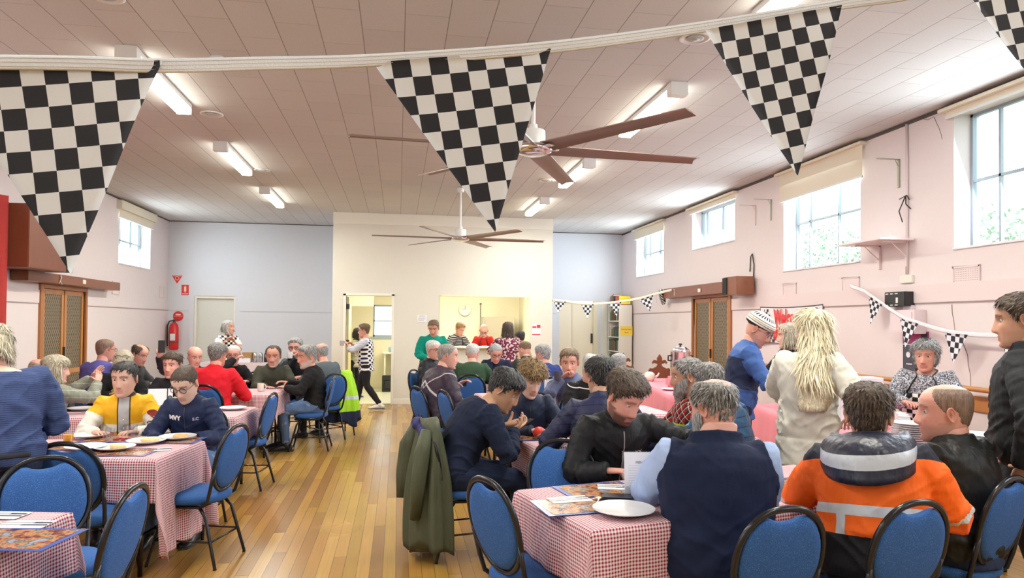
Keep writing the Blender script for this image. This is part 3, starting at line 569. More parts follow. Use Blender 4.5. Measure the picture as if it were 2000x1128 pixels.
b = MB(); b.tube([M @ Vector((.035*math.cos(a), .025+.035*math.sin(a), .006)) for a in [k*PI/10 for k in range(20)]], .005, 6, closed=True); b.box(-.085, .085, .068, .074, .004, .0055, M=M).obj('ring_symbol', M_pk, e)
e, M = board('extinguisher_sign', (-4.485, YFAR-.003, 2.25), XW, ZW, .145, .215, M_red, 'red rectangular fire extinguisher sign beside the triangular one', 'sign')
MB().box(-.022, .022, -.03, .07, .004, .0055, M=M).box(-.01, .01, .07, .085, .004, .0055, M=M).box(-.02, .02, -.05, -.04, .004, .0055, M=M).box(-.06, .06, -.09, -.075, .004, .0055, M=M).obj('extinguisher_symbol', M_pk, e)
e = empty('fire_point_disc', (-4.615, YFAR-.003, 1.69), 0, 'round red fire extinguisher disc on the wall right over the extinguisher', 'sign')
MB().lathe([(.105, 0), (.105, -.006), (0, -.006)], n=32, axis='y').obj('sheet', M_red, e); MB().box(-.1, .1, -.008, -.006, .0, .006).box(-.05, .05, -.008, -.006, .02, .05).obj('white_print', M_pk, e)
e = empty('fire_extinguisher', (-4.66, YFAR-.12, .98), 0, 'red fire extinguisher hanging in the far left corner', 'fire extinguisher')
M_fe = mat('extinguisher_red', (.68, .02, .025), .25)
MB().lathe([(0, 0), (.08, .005), (.092, .03), (.092, .47), (.075, .53), (.04, .57), (.028, .58), (0, .585)], n=28).obj('cylinder', M_fe, e, smooth=True, angle=1.0)
MB().lathe([(.025, .575), (.028, .62), (.015, .64), (0, .645)], n=16).box(-.02, .1, -.012, .012, .625, .64).box(-.02, .08, -.012, .012, .6, .61).obj('valve', M_hinge, e)
MB().tube([(-.02, -.02, .62), (-.09, -.03, .60), (-.125, -.03, .5), (-.125, -.02, .2), (-.12, -.02, .08)], .013, 10).obj('hose', M_blk, e, smooth=True)
MB().box(-.05, .05, -.096, -.088, .2, .34).obj('label_panel', mat('extinguisher_label', (.8, .75, .8), .6, var=.3, vscale=60), e); MB().lathe([(.094, .15), (.0945, .15), (.0945, .165), (.094, .165)], n=28).obj('strap', M_hinge, e)
e, M = board('menu_poster', (XR-.002, 6.42, 1.345), (0, -1, 0), ZW, .36, .42, mat('poster_dark', (.07, .075, .10), .6), 'pink and dark poster behind the grey haired apron woman', 'poster')
rect(e, M, -.18, .18, .08, .21, mat('poster_magenta', (.5, .08, .28), .6)); rect(e, M, .08, .17, .09, .2, M_blk, 'dark_figure', .0065); rect(e, M, -.18, .18, .072, .079, M_pap, 'divider_line')
MB().lathe([(.025, 0), (.03, 0), (.03, .001), (.025, .001)], n=20).lathe([(.015, 0), (.0, .001)], n=12).obj('round_white_motif', M_pap, e).matrix_local = M @ Matrix.Translation((-.1, -.03, .006)); rect(e, M, -.13, -.05, -.13, -.12, M_pap, 'white_line')
# welcome banner
e = empty('welcome_banner', (XR-.03, 8.72, 1.63), 0, 'white welcome race banner with red letters and checkered edges on the right wall', 'banner'); M = basis((0, 0, 0), (0, -1, 0), (0, .0, 1))
n = 24; b = MB(); vs = []; 
for i in range(n+1):
    for j in (0, 1): 
        x = -.74+1.48*i/n; vs.append(M @ Vector((x, (-.25 if j == 0 else .235)+.012*math.sin(x*9)*(1-j)-.02*(1-(x/.74)**2)*j-(.04 if j == 0 and x < 0 else 0)*(-x/.74), .01*math.sin(x*7))))
b.add(vs, [(2*i, 2*i+2, 2*i+3, 2*i+1) for i in range(n)]); b.obj('sheet', mat('banner_vinyl', (.86, .85, .88), .5), e, smooth=True)
MB().tube([vs[2*i+1]+Vector((-.004, 0, 0)) for i in range(n+1)], .006, 6).tube([vs[2*i]+Vector((-.004, 0, 0)) for i in range(n+1)], .004, 6).tube([vs[0], vs[1]], .004, 6).tube([vs[-1], vs[-2]], .004, 6).obj('edge_cord', M_blk, e)
b = MB()
for r_ in range(12):
    for c in range(4):
        if (r_+c) % 2: b.box(-.72+.05*c+.018*r_, -.67+.05*c+.018*r_, .20-.038*(r_+1), .20-.038*r_, .008, .0095, M=M)
        if (r_+c) % 2 and r_ < 9: b.box(.46+.05*c+.012*r_, .51+.05*c+.012*r_, .20-.038*(r_+1), .20-.038*r_, .008, .0095, M=M)
b.obj('checkered_edge', M_blk, e)
M_rl = mat('banner_red', (.85, .02, .02), .5)
text('lettering', 'Welcome', .24, M_rl, e, M @ Matrix.Translation((.0, .075, .012)) @ Matrix.Diagonal((.78, 1.22, 1, 1)), .008)
text('lettering', 'Race', .24, M_rl, e, M @ Matrix.Translation((-.20, -.125, .012)) @ Matrix.Diagonal((.78, 1.22, 1, 1)), .008)
# the wall clock and the kitchen seen through door and hatch
e = empty('wall_clock', (1.62, 17.36, 1.93), 0, 'round pale wall clock on the cream kitchen wall seen through the hatch', 'clock')
MB().lathe([(.15, 0), (.155, -.02), (.14, -.035), (.135, -.02)], n=36, axis='y').obj('rim', M_trimw, e, smooth=True); MB().lathe([(.137, -.018), (0, -.019)], n=36, axis='y').obj('face', M_pap, e)
MB().box(-.004, .004, -.024, -.021, 0, .09).box(-.06, 0, -.024, -.021, -.003, .004).obj('hands', M_ink, e)
M_ss = mat('stainless_steel', (.62, .62, .60), .28, 1); M_lam = mat('pale_laminate', (.80, .78, .66), .4)
e = empty('sink_bench', (.2, 17.0, 0), 0, 'pale kitchen sink bench seen through the open doorway', 'bench')
MB().box(-.55, .5, -.25, .38, .86, .90).obj('worktop', M_trimw, e, bevel=.005); MB().box(-.22, .28, -.22, .2, .62, .87).obj('trough', M_lam, e, bevel=.03); MB().tube([(.05, 0, .62), (.05, 0, .5), (.1, 0, .42), (.1, .3, .42)], .03, 12).obj('waste_pipe', M_trimw, e, smooth=True)
MB().tube([(.08, .25, .9), (.08, .25, 1.12), (.08, .1, 1.16), (.08, .05, 1.1)], .012, 10).tube([(.0, .25, .93), (.16, .25, .93)], .014, 10).obj('tap', M_ss, e, smooth=True)
for x in (-.5, .45): MB().box(x-.02, x+.02, -.2, .35, 0, .86).obj('support', M_lam, e)
tag(MB().lathe([(0, 0), (.07, .01), (.075, .1), (.06, .12)], (-.15, 16.9, .902), 16).obj('blue_bowl', mat('pale_blue_plastic', (.35, .6, .8), .4), smooth=True), 'pale blue tub on the kitchen sink bench in the doorway', 'tub')
tag(MB().lathe([(0, 0), (.09, .0), (.1, .16), (.02, .2), (0, .2)], (.08, 16.9, .902), 16).obj('steel_pot', M_ss, smooth=True), 'small steel pot draining on the kitchen sink bench', 'pot')
tag(MB().box(-.35, -.05, 16.4, 16.65, .012, .38).box(-.30, -.10, 16.38, 16.4, .08, .28).obj('black_crate', M_blk, bevel=.01), 'black storage box on the kitchen floor below the sink', 'box')
tag(MB().box(-1.15, -.55, 16.0, 16.36, 1.95, 2.65).box(-.62, -.6, 15.98, 16.0, 2.1, 2.5).obj('kitchen_wall_cupboard', M_trimw, bevel=.004), 'cream wall cupboard high inside the kitchen door', 'cupboard')
tag(MB().box(2.0, 2.75, 16.7, 17.35, .0, 1.75).box(2.04, 2.7, 16.68, 16.7, .9, 1.70).obj('steel_fridge', mat('warm_steel', (.56, .53, .45), .35, .8), bevel=.01), 'brown grey steel kitchen cabinet at the right of the hatch', 'fridge')
tag(MB().tube([(2.0, 17.3, 2.08), (2.0, 17.3, 1.2)], .008, 6).lathe([(.03, 0), (.02, .03), (0, .03)], (2.0, 17.3, 2.06), 12).obj('pull_cord', M_hinge), 'thin hanging pull cord with knob on the kitchen wall', 'cord')
tag(MB().box(.9, 2.9, 14.9, 15.5, .86, .9).box(.95, 2.85, 14.95, 15.45, .012, .86).obj('kitchen_counter', M_lam, bevel=.005), 'pale kitchen counter behind the serving hatch', 'counter')
# bookcase in the far right corner
e = empty('bookcase', (4.98, 15.5, 0), 0, 'tall narrow cream bookcase in the far right corner with a yellow sign', 'bookcase')
M_bc = mat('bookcase_cream', (.78, .74, .66), .5)
b = MB(); b.box(-.15, .15, -.42, -.40, 0, 2.03).box(-.15, .15, .38, .40, 0, 2.03).box(.135, .15, -.4, .38, 0, 2.03); b.obj('carcass', M_bc, e, bevel=.002)
SH = (.06, .38, .68, .98, 1.30, 1.66, 2.01)
for z in SH: MB().box(-.15, .135, -.4, .38, z, z+.022).obj('shelf', M_trimw, e)
MB().box(-.12, .16, -.426, -.422, 1.35, 1.56).obj('yellow_sign', mat('yellow_sign_card', (.92, .66, .08), .6), e)
M = basis((.02, -.428, 1.49), XW, ZW); text('lettering', 'Exchange Books', .036, M_ink, e, M); text('lettering', 'Please', .036, M_ink, e, basis((.02, -.428, 1.42), XW, ZW))
bc = [(.35, .08, .06), (.08, .15, .10), (.7, .66, .55), (.05, .06, .09), (.55, .30, .10), (.12, .25, .10), (.45, .42, .38), (.2, .1, .06), (.75, .74, .7), (.28, .35, .12)]
BM = [mat('book_cover_%s' % n, c, .5) for n, c in zip(('maroon', 'bottle_green', 'cream', 'black', 'tan', 'green', 'grey', 'brown', 'white', 'olive'), bc)]
NM = ('maroon', 'bottle green', 'cream', 'black', 'tan', 'green', 'grey', 'brown', 'white', 'olive'); rowname = ('top of the bookcase', 'highest shelf', 'second shelf', 'third shelf', 'fourth shelf'); k = 0
for ri, z in enumerate((2.032, 1.682, 1.322, 1.002, .702)):
    y = .36; 
    while y > -.36:
        w = random.uniform(.022, .05); h = random.uniform(.17, .25) if ri else random.uniform(.2, .26); i = random.randrange(10)
        if random.random() < .1: y -= .03
        if ri == 0 and y < -.0: break
        o = MB().box(-.12, .06, -w/2+.001, w/2-.001, 0, h).obj('book', BM[i], bevel=.002, loc=(4.98-(.02 if i % 2 else 0), 15.5+y, z+.0005))
        ordi = ('first', 'second', 'third', 'fourth', 'fifth', 'sixth', 'seventh', 'eighth', 'ninth', 'tenth', 'eleventh', 'twelfth', 'thirteenth', 'fourteenth', 'fifteenth', 'sixteenth', 'seventeenth', 'eighteenth', 'nineteenth', 'twentieth', 'next', 'last', 'final', 'end', 'outer', 'outermost')
        k += 1; q = [c for c in COL.objects if c.name.startswith('book') and c.get('row') == ri]; o['row'] = ri
        tag(o, '%s book, %s from the corner, on the %s' % (NM[i], ordi[min(len(q), 25)], rowname[ri]), 'book', 'books on the '+rowname[ri]); y -= w+.001
for o in COL.objects:
    if 'row' in o: del o['row']
e, M = board('yellow_notice', (4.98, 15.14, 2.14), XW, ZW, .26, .17, M_yel, 'bright yellow notice standing on top of the bookcase', 'notice'); lines(e, M, -.1, .1, (.04, .01, -.02, -.05), mat('olive_ink', (.4, .35, .05), .8))
M = basis((0, 0, 0), XW, ZW)
tag(MB().box(4.86, 5.08, 15.2, 15.45, 2.036, 2.23).obj('stacked_games_box', mat('red_box_card', (.65, .12, .08), .6), bevel=.003), 'red cardboard box on top of the bookcase behind the yellow notice', 'box')
# fleur-de-lis bench
e = empty('carved_bench', (4.3, 11.6, 0), 0, 'dark wooden bench with fleur-de-lis finials behind the tea urn', 'bench'); M_bw = woodmat('bench_mahogany', (.17, .045, .02), (.30, .095, .045), .35, (1, 1, .3), 7)
fl_ = [(-.19, 0), (.19, 0), (.19, .80), (.165, .84), (.12, .83), (.08, .85), (.045, .87), (.03, .905), (.07, .915), (.10, .93), (.115, .905), (.135, .93), (.10, .975), (.05, .965), (.035, .95), (.045, 1.0), (.0, 1.07)]
poly = fl_+[(-x, y) for x, y in reversed(fl_[2:-1])]
for x, y in ((-.43, .25), (.0, -.35)): MB().prism(poly, .035, basis((x, y, .04), XW, ZW) @ Matrix.Translation((0, 0, 0))).obj('end_panel', M_bw, e, bevel=.004)
for z in (.42, .62, .76): MB().prism([(-.02, 0), (.02, 0), (.02, .07), (-.02, .07)], 1, Matrix.Translation((-.43+.02, .25, z)) @ (Vector((.43, -.6, 0)).to_track_quat('Z', 'X').to_matrix().to_4x4()) @ Matrix.Diagonal((1, 1, .72, 1))).obj('rail', M_bw, e)
# ------------------------------------------------------------------ chairs
def HS(s): return sum(ord(c)*(i+3) for i, c in enumerate(s))
def fwd(px, A):
    d = ray(px, 600); v = Vector((d.x, d.y, 0)).normalized(); r_ = Vector((v.y, -v.x, 0)); a = math.radians(A)
    return -v*math.cos(a)+r_*math.sin(a)
def heading(f): return math.atan2(f.y, f.x)-PI/2
def fabric_mat():
    g = N('speckled_blue_upholstery'); o = g.obj(); n1 = g.noise(o, 330, 2, .7); n2 = g.noise(o, 14, 2)
    c = g.mix(g.math('MULTIPLY', n2, .6), (.017, .085, .30), (.025, .11, .36)); c = g.mix(g.math('MULTIPLY', g.math('GREATER_THAN', n1, .60), .5), c, (.16, .34, .62)); g.color(c)
    g.b.inputs['Roughness'].default_value = .9; g.bump(n1, .25, .002); return g.m
M_fab = fabric_mat(); M_tub = mat('black_enamel_tube', (.018, .018, .022), .22, .2)
def make_chair():
    root = empty('banquet_chair'); tilt = math.radians(13)
    seat = MB(); k = 10; prof = []
    vs = []; fs = []; n = 32
    rings = [(0, .40), (.6, .402), (.93, .405), (1, .42), (1.0, .445), (.95, .462), (.7, .472), (0, .476)]
    for s_, z in rings:
        for j in range(n):
            a = 2*PI*j/n; c, s2 = math.cos(a), math.sin(a); r_ = 1/((abs(c)**2.6+abs(s2)**2.6)**(1/2.6)); w = .205*(1+.06*s2)
            vs.append((w*r_*c*s_, .205*r_*s2*s_, z))
    for i in range(len(rings)-1):
        for j in range(n): fs.append((i*n+j, i*n+(j+1) % n, (i+1)*n+(j+1) % n, (i+1)*n+j))
    seat.add(vs, fs).obj('seat', M_fab, root, smooth=True, angle=1.2)
    T = Matrix.Translation((0, -.175, .45)) @ Matrix.Rotation(tilt, 4, 'X')
    cz, hw, hh = .245, .195, .215
    def outl(sc, notch):
        P = []
        for j in range(48):
            a = 2*PI*j/48+PI/2; c, s2 = math.cos(a), math.sin(a); r_ = 1/((abs(c)**2.3+abs(s2)**2.3)**(1/2.3))
            x, z = hw*sc*r_*c, hh*sc*r_*s2
            if s2 < 0: x *= 1-.22*s2*s2
            if notch and s2 > 0 and abs(x) < .085: z = min(z, hh*sc-.036*(1-(x/.085)**2)**.5-.004)
            P.append((x, cz+z))
        return P
    P = outl(.955, True); b = MB(); n = len(P); cx0, cz0 = 0, cz
    def ring(sc, y): return [T @ Vector((x*sc, y, cz0+(z-cz0)*sc)) for x, z in P]
    R_ = [ring(.0, -.022), ring(.8, -.021), ring(.96, -.014), ring(1, 0), ring(.96, .018), ring(.8, .030), ring(0, .033)]
    vs = [v for r_ in R_ for v in r_]; fs = [(i*n+j, i*n+(j+1) % n, (i+1)*n+(j+1) % n, (i+1)*n+j) for i in range(6) for j in range(n)]
    b.add(vs, fs).obj('backrest', M_fab, root, smooth=True)
    fr = [T @ Vector((x, -.002, z)) for x, z in outl(1.02, False)]
    MB().tube(fr, [(.014, .0125)]*len(fr), 10, closed=True).obj('back_frame', M_tub, root, smooth=True)
    b = MB()
    for s_ in (-1, 1):
        b.tube([T @ Vector((s_*.192, -.004, .20)), T @ Vector((s_*.185, -.004, .06)), (s_*.175, -.17, .43), (s_*.165, -.12, .392), (s_*.16, 0, .385), (s_*.16, .17, .39)], .0115, 10)
    b.tube([(-.16, .17, .39), (.16, .17, .39)], .010, 8).tube([(-.165, -.12, .392), (.165, -.12, .392)], .010, 8).obj('seat_frame', M_tub, root, smooth=True)
    for sx in (-1, 1):
        for sy in (-1, 1):
            MB().tube([(sx*.15, sy*.10, .385), (sx*.165, sy*.15, .33), (sx*.19, sy*.235, .012), (sx*.19, sy*.236, .0)], [.0115, .0115, .0105, .012], 10).obj('leg', M_tub, root, smooth=True)
    MB().tube([(-.178, -.195, .17), (.178, -.195, .17)], .007, 8).tube([(-.178, .195, .17), (.178, .195, .17)], .007, 8).tube([(-.178, -.195, .17), (-.178, .195, .17)], .007, 8).tube([(.178, -.195, .17), (.178, .195, .17)], .007, 8).obj('stretcher', M_tub, root, smooth=True)
    return root
_chair = make_chair(); _used = [False]
def chair(loc, hd, label):
    global _chair
    r_ = _chair if not _used[0] else copy_tree(_chair); _used[0] = True
    r_.location = (loc[0], loc[1], 0); r_.rotation_euler = (0, 0, hd); tag(r_, label, 'chair', 'blue banquet chairs'); return r_
def chair_at(px, py, A, label):
    """chair whose top edge stands at the seen point (0.90 m high)"""
    p = onz(px, py, .895); f_ = fwd(px, A); return chair(p+f_*.275, heading(f_), label)

# ------------------------------------------------------------------ tables and cloths
def gingham_mat(name, a=(.82, .74, .79), b=(.34, .008, .035), period=.0155):
    g = N(name); x, y, z = g.sep(g.uv()); fx_ = g.math('LESS_THAN', g.math('FRACT', g.math('DIVIDE', x, period)), .5); fy_ = g.math('LESS_THAN', g.math('FRACT', g.math('DIVIDE', y, period)), .5)
    s_ = g.math('MULTIPLY', g.math('ADD', fx_, fy_), .5); mid = tuple(  .5*p+.5*q for p, q in zip(a, b))
    r_ = g.n('ShaderNodeValToRGB'); r_.color_ramp.interpolation = 'CONSTANT'; e = r_.color_ramp.elements; e[0].color = (*a, 1); e[1].position = .25; e[1].color = (*mid, 1); q = e.new(.75); q.color = (*b, 1); g.l(s_, r_.inputs[0]); g.color(r_.outputs[0])
    g.b.inputs['Roughness'].default_value = .8; g.bump(g.noise(g.obj(), 5, 3), .25, .02); return g.m
M_ging = gingham_mat('red_gingham_cloth'); M_plainpink = mat('pink_table_cloth', (.78, .26, .32), .75, var=.08, vscale=3, bump=.1, bscale=6)
M_wood = woodmat('table_ply', (.35, .22, .12), (.5, .34, .2))
def make_table(c, rz, L, Wd, label, h=.745):
    e = empty('folding_table', (c[0], c[1], 0), rz, label, 'table', 'folding tables under cloths')
    MB().box(-L/2, L/2, -Wd/2, Wd/2, h-.025, h-.002).obj('tabletop', M_wood, e, bevel=.004)
    for sx in (-1, 1):
        for sy in (-1, 1): MB().tube([(sx*(L/2-.12), sy*(Wd/2-.08), h-.025), (sx*(L/2-.12), sy*(Wd/2-.08), 0)], .015, 10).obj('leg', M_tub, e, smooth=True)
        MB().tube([(sx*(L/2-.12), -(Wd/2-.08), .25), (sx*(L/2-.12), (Wd/2-.08), .25)], .01, 8).obj('stretcher', M_tub, e, smooth=True)
    return e
def tablecloth(c, rz, L, Wd, dl, dr, df, db, m, label, h=.745, step=.022, wav=1.0, seed=0, lift=None):
    """cloth laid over a table: drops at its left, right, front (-y) and back edge, folds at the corners"""
    us = np.arange(-L/2-dl, L/2+dr+step*.5, step); vs_ = np.arange(-Wd/2-df, Wd/2+db+step*.5, step); V = []; UV = []
    rnd = random.Random(seed); p1, p2, p3 = rnd.random()*6, rnd.random()*6, rnd.random()*6
    for u in us:
        for v in vs_:
            ex = max(0, abs(u)-L/2); ey = max(0, abs(v)-Wd/2); sx = 1 if u > 0 else -1; sy = 1 if v > 0 else -1
            x = min(max(u, -L/2), L/2); y = min(max(v, -Wd/2), Wd/2); z = h
            if ex > 0 or ey > 0:
                hy = math.hypot(ex, ey)
                if ex > 0 and ey > 0:
                    an = math.atan2(ey, ex); out = (.16*math.sin(2*an)**2+.05)*hy*wav
                    x += sx*(out*math.cos(an)+.01); y += sy*(out*math.sin(an)+.01); z = h-hy*(1-.10*math.sin(2*an))
                    x += sx*.03*hy*math.sin(6*an+p1); y -= sy*.03*hy*math.sin(6*an+p2)
                elif ex > 0:
                    w = (.55*math.sin(v*15+p1)+.45*math.sin(v*33+p2))*.05*ex*wav+.05*ex; x += sx*(w+.009*min(1, ex/.03)); z = h-ex+.003
                else:
                    w = (.55*math.sin(u*13+p3)+.45*math.sin(u*29+p1))*.05*ey*wav+.05*ey; y += sy*(w+.009*min(1, ey/.03)); z = h-ey+.003
                z += .012*math.exp(-hy/.012)*0
            else: z = h+.0025+.0015*math.sin(u*20)*math.sin(v*17)
            V.append((x, y, max(z, .01))); UV.append((u+10, v+10))
    nv = len(vs_); fs = [(i*nv+j, (i+1)*nv+j, (i+1)*nv+j+1, i*nv+j+1) for i in range(len(us)-1) for j in range(nv-1)]
    me = bpy.data.meshes.new('tablecloth'); me.from_pydata(V, [], fs); l = me.uv_layers.new(name='UVMap')
    for lp in me.loops: l.data[lp.index].uv = UV[lp.vertex_index]
    for p in me.polygons: p.use_smooth = True
    o = link('tablecloth', me, m, None, (c[0], c[1], 0), rz); s_ = o.modifiers.new('thick', 'SOLIDIFY'); s_.thickness = .0018; s_.offset = 1
    return tag(o, label, 'tablecloth')
def place(c, rz, u, v, z=.752):
    return Vector((c[0]+u*math.cos(rz)-v*math.sin(rz), c[1]+u*math.sin(rz)+v*math.cos(rz), z))
R = math.radians
TB = {'T1': ((-2.38, 3.20), R(-11), 1.8, .76), 'T2': ((-2.31, 5.13), R(-8), 1.8, .70), 'T3': ((-2.3, 7.05), R(-3), 1.8, .75), 'T3b': ((-4.0, 7.15), R(-2), 1.2, .75),
      'T5': ((-2.3, 9.0), R(-3), 1.8, .75), 'R1': ((1.60, 3.43), R(14), 1.85, .76), 'R2': ((1.78, 5.28), R(8), 1.8, .76), 'R3': ((1.85, 8.25), R(3), 1.8, .75), 'R4': ((1.9, 10.2), R(2), 1.8, .75), 'R2b': ((2.0, 6.75), R(4), 1.2, .7)}
TL = {'T1': 'the front left corner of the picture', 'T2': 'the yellow jacket young man', 'T3': 'the number nine sign', 'T3b': 'the left wall mesh doors', 'T5': 'the man in the olive jumper', 'R1': 'the man in the navy vest', 'R2': 'the curly haired teenager', 'R3': 'the man in the dark bomber jacket', 'R4': 'the kitchen hatch', 'R2b': 'the man drinking in the grey blue jumper'}
DROP = {'T1': (.3, .26, .28, .2), 'T2': (.25, .62, .27, .25), 'R1': (.27, .27, .30, .2)}
for k, (c, rz, L, Wd) in TB.items():
    make_table(c, rz, L, Wd, 'folding table under red gingham at '+TL[k]); d = DROP.get(k, (.28, .28, .28, .28))
    tablecloth(c, rz, L, Wd, *d, M_ging, 'red and white gingham tablecloth at '+TL[k], seed=len(k)+ord(k[-1]), step=.02 if k in ('T1', 'T2', 'R1') else .035)
PT = {'A': ((3.87, 9.42), R(79), 2.7, .75), 'B': ((3.915, 5.58), R(80), 3.2, .75)}
for k, (c, rz, L, Wd) in PT.items():
    lb = 'tea urn' if k == 'A' else 'cereal box and plates'
    if k == 'A': make_table(c, rz, L, Wd, 'folding table under plain pink cloth with the '+lb)
    else:
        make_table(place(c, rz, -.8, 0, 0), rz, 1.55, Wd, 'near folding serving table under the pink cloth'); make_table(place(c, rz, .8, 0, 0), rz, 1.55, Wd, 'farther folding serving table under the pink cloth')
    tablecloth(c, rz, L, Wd, .45, .45, .3, .55, M_plainpink, 'plain pink cloth over the serving table with the '+lb, step=.05, wav=.8, seed=3)
make_table((-3.2, 15.35), 0, 1.4, .6, 'small side table against the far left wall')
tag(MB().box(-3.95, -2.45, 15.02, 15.68, .747, .752).box(-3.95, -2.45, 15.015, 15.02, .5, .75).obj('table_cover', mat('pale_pink_runner', (.85, .72, .78), .7)), 'pale pink cover on the small far left side table', 'tablecloth')

# ------------------------------------------------------------------ things on the tables
M_china = mat('white_china', (.84, .85, .88), .15); M_cup = mat('cream_china', (.82, .80, .70), .2); M_clear = glassmat('clear_plastic_tumbler', (.93, .94, .96), .7, .05)
M_toast = mat('toast', (.72, .48, .22), .8, var=.25, vscale=60); M_steel = mat('cutlery_steel', (.7, .7, .72), .2, 1)
def plate(p, label, food=True, r_=.125):
    e = empty('plate', p, 0, label, 'plate'); MB().lathe([(0, 0), (.07*r_/.125, 0), (.09*r_/.125, .006), (r_, .02), (r_, .023), (.088*r_/.125, .011), (0, .007)], n=32).obj('dish', M_china, e, smooth=True, angle=1)
    if food:
        t = empty('toast', p+Vector((.02, .0, .012)), .5+HS(label) % 7*.3, 'slice of toast on the '+label.replace(' with toast', '').replace('yellow jacket man ', 'left gingham '), 'toast'); MB().prism([(-.05, -.045), (.05, -.045), (.055, .03), (.03, .05), (-.03, .05), (-.055, .03)], .014, Matrix.Rotation(.12, 4, 'X')).obj('slice', M_toast, t, bevel=.004)
    return e
def mug(p, label, m=None, rz=0):
    e = empty('mug', p, rz, label, 'mug'); m = m or M_cup
    MB().lathe([(0, .0), (.034, 0), (.038, .01), (.040, .092), (.037, .092), (.034, .012), (0, .01)], n=28).obj('cup', m, e, smooth=True, angle=1)
    MB().tube([(.037, 0, .078), (.06, 0, .074), (.068, 0, .05), (.058, 0, .026), (.036, 0, .02)], .0055, 8).obj('handle', m, e, smooth=True); MB().lathe([(.0355, .08), (0, .081)], n=24).obj('tea', mat('milky_tea', (.35, .19, .09), .2), e); return e
def tumbler(p, label, liquid=None):
    e = empty('tumbler', p, 0, label, 'glass'); MB().lathe([(0, 0), (.027, 0), (.036, .095), (.0345, .095), (.026, .004), (0, .004)], n=24).obj('glass', M_clear, e, smooth=True, angle=1)
    if liquid: MB().lathe([(0, .005), (.0255, .005), (.0325, .07), (0, .07)], n=24).obj('drink', liquid, e, smooth=True, angle=1)
    return e
def placemat(p, rz, label, w=.40, d=.28):
    e = empty('placemat', p, rz, label, 'placemat'); 
    g = N('placemat_print_%d' % (HS(label) % 999)); nz = g.noise(g.obj(), 13, 3, .6); r_ = g.n('ShaderNodeValToRGB'); g.l(nz, r_.inputs[0]); el = r_.color_ramp.elements; el[0].position = .35; el[0].color = (.03, .03, .05, 1); el[1].position = .65; el[1].color = (.35, .40, .55, 1)
    for q, c in ((.45, (.30, .10, .05, 1)), (.52, (.62, .30, .12, 1)), (.58, (.12, .13, .10, 1))): z = el.new(q); z.color = c
    g.color(r_.outputs[0]); g.b.inputs['Roughness'].default_value = .2
    MB().box(-w/2, w/2, -d/2, d/2, 0, .002).obj('border', mat('placemat_blue_border', (.07, .12, .42), .25), e); MB().box(-w/2+.025, w/2-.025, -d/2+.02, d/2-.02, .0021, .003).obj('printed_picture', g.m, e); return e
def cutlery(p, rz, label):
    e = empty('knife_on_napkin', p, rz, label, 'cutlery'); MB().box(-.10, .10, -.055, .055, 0, .0025).obj('napkin', M_pap, e)
    MB().box(-.1, -.005, -.02, -.012, .003, .006).box(-.005, .1, -.023, -.008, .003, .005).obj('knife', M_steel, e, bevel=.001); b = MB().box(-.1, .03, .012, .018, .003, .006).box(.03, .06, .005, .025, .003, .005)
    for k in range(4): b.box(.06, .1, .006+.0052*k, .009+.0052*k, .003, .005)
    b.obj('fork', M_steel, e); return e
def standcard(p, rz, w, h, label, big=None, m=None, tilt=.15):
    e = empty('table_sign', p, rz, label, 'sign'); M = Matrix.Rotation(PI/2-tilt, 4, 'X'); MB().box(-w/2, w/2, 0, h, 0, .003, M=M).obj('card', m or M_pap, e)
    MB().box(-w/2, w/2, 0, h*.3, -.002, 0, M=Matrix.Rotation(PI/2+.35, 4, 'X')).obj('foot', M_clear, e)
    if big: text('lettering', big, h*.5, M_ink, e, M @ Matrix.Translation((0, h*.5, .004)), .006)
    return e, M
T = lambda k, u, v, z=.752: place(TB[k][0], TB[k][1], u, v, z)
G = lambda px, py, z=.753: onz(px, py, z)
r1, r2, t1, t2 = TB['R1'][1], TB['R2'][1], TB['T1'][1], TB['T2'][1]
# front left table
placemat(G(30, 1052), t1, 'blue edged placemat at the front of the front left table'); cutlery(G(48, 1024), t1+.05, 'white napkin with knife and fork in the middle of the front left table'); cutlery(G(2, 1006), t1, 'white napkin with cutlery far left on the front left table')
# yellow jacket man's table
for (x, y, s_) in ((335, 859, 'in front of the man with glasses'), (225, 857, 'in front of the yellow jacket man'), (240, 882, 'at the near edge left of the table corner'), (150, 872, 'beside the orange tumbler')): placemat(G(x, y), t2, 'glossy blue placemat '+s_)
plate(G(347, 856, .757), 'white plate with toast in front of the man with glasses'); plate(G(286, 864, .757), 'white plate with toast in the middle of the yellow jacket man table'); plate(G(224, 877, .757), 'white plate with toast at the near edge of the yellow jacket man table'); plate(G(176, 853, .757), 'white plate right in front of the yellow jacket man', False); plate(G(168, 876, .757), 'white plate next to the orange tumbler', False)
tumbler(G(133, 868), 'clear tumbler of bright orange juice at the left of the gingham table', mat('orange_juice', (.95, .42, .02), .3)); tumbler(G(214, 862), 'empty clear tumbler before the yellow jacket man'); tumbler(G(258, 855), 'clear tumbler between the two young men')
cutlery(G(302, 878), t2+.3, 'white napkin with knife and fork at the near corner of the yellow jacket man table')
M_jam = mat('jam_red', (.35, .03, .06), .3)
for k in range(5): tag(MB().box(-.02, .02, -.013, .013, 0, .012).obj('jam_packet', M_jam, bevel=.003, loc=G(226+7*k, 860-2*(k % 2)), rz=k), 'small red jam sachet between the tumblers, %s one' % ('leftmost', 'second', 'third', 'fourth', 'rightmost')[k], 'sachet', 'jam sachets')
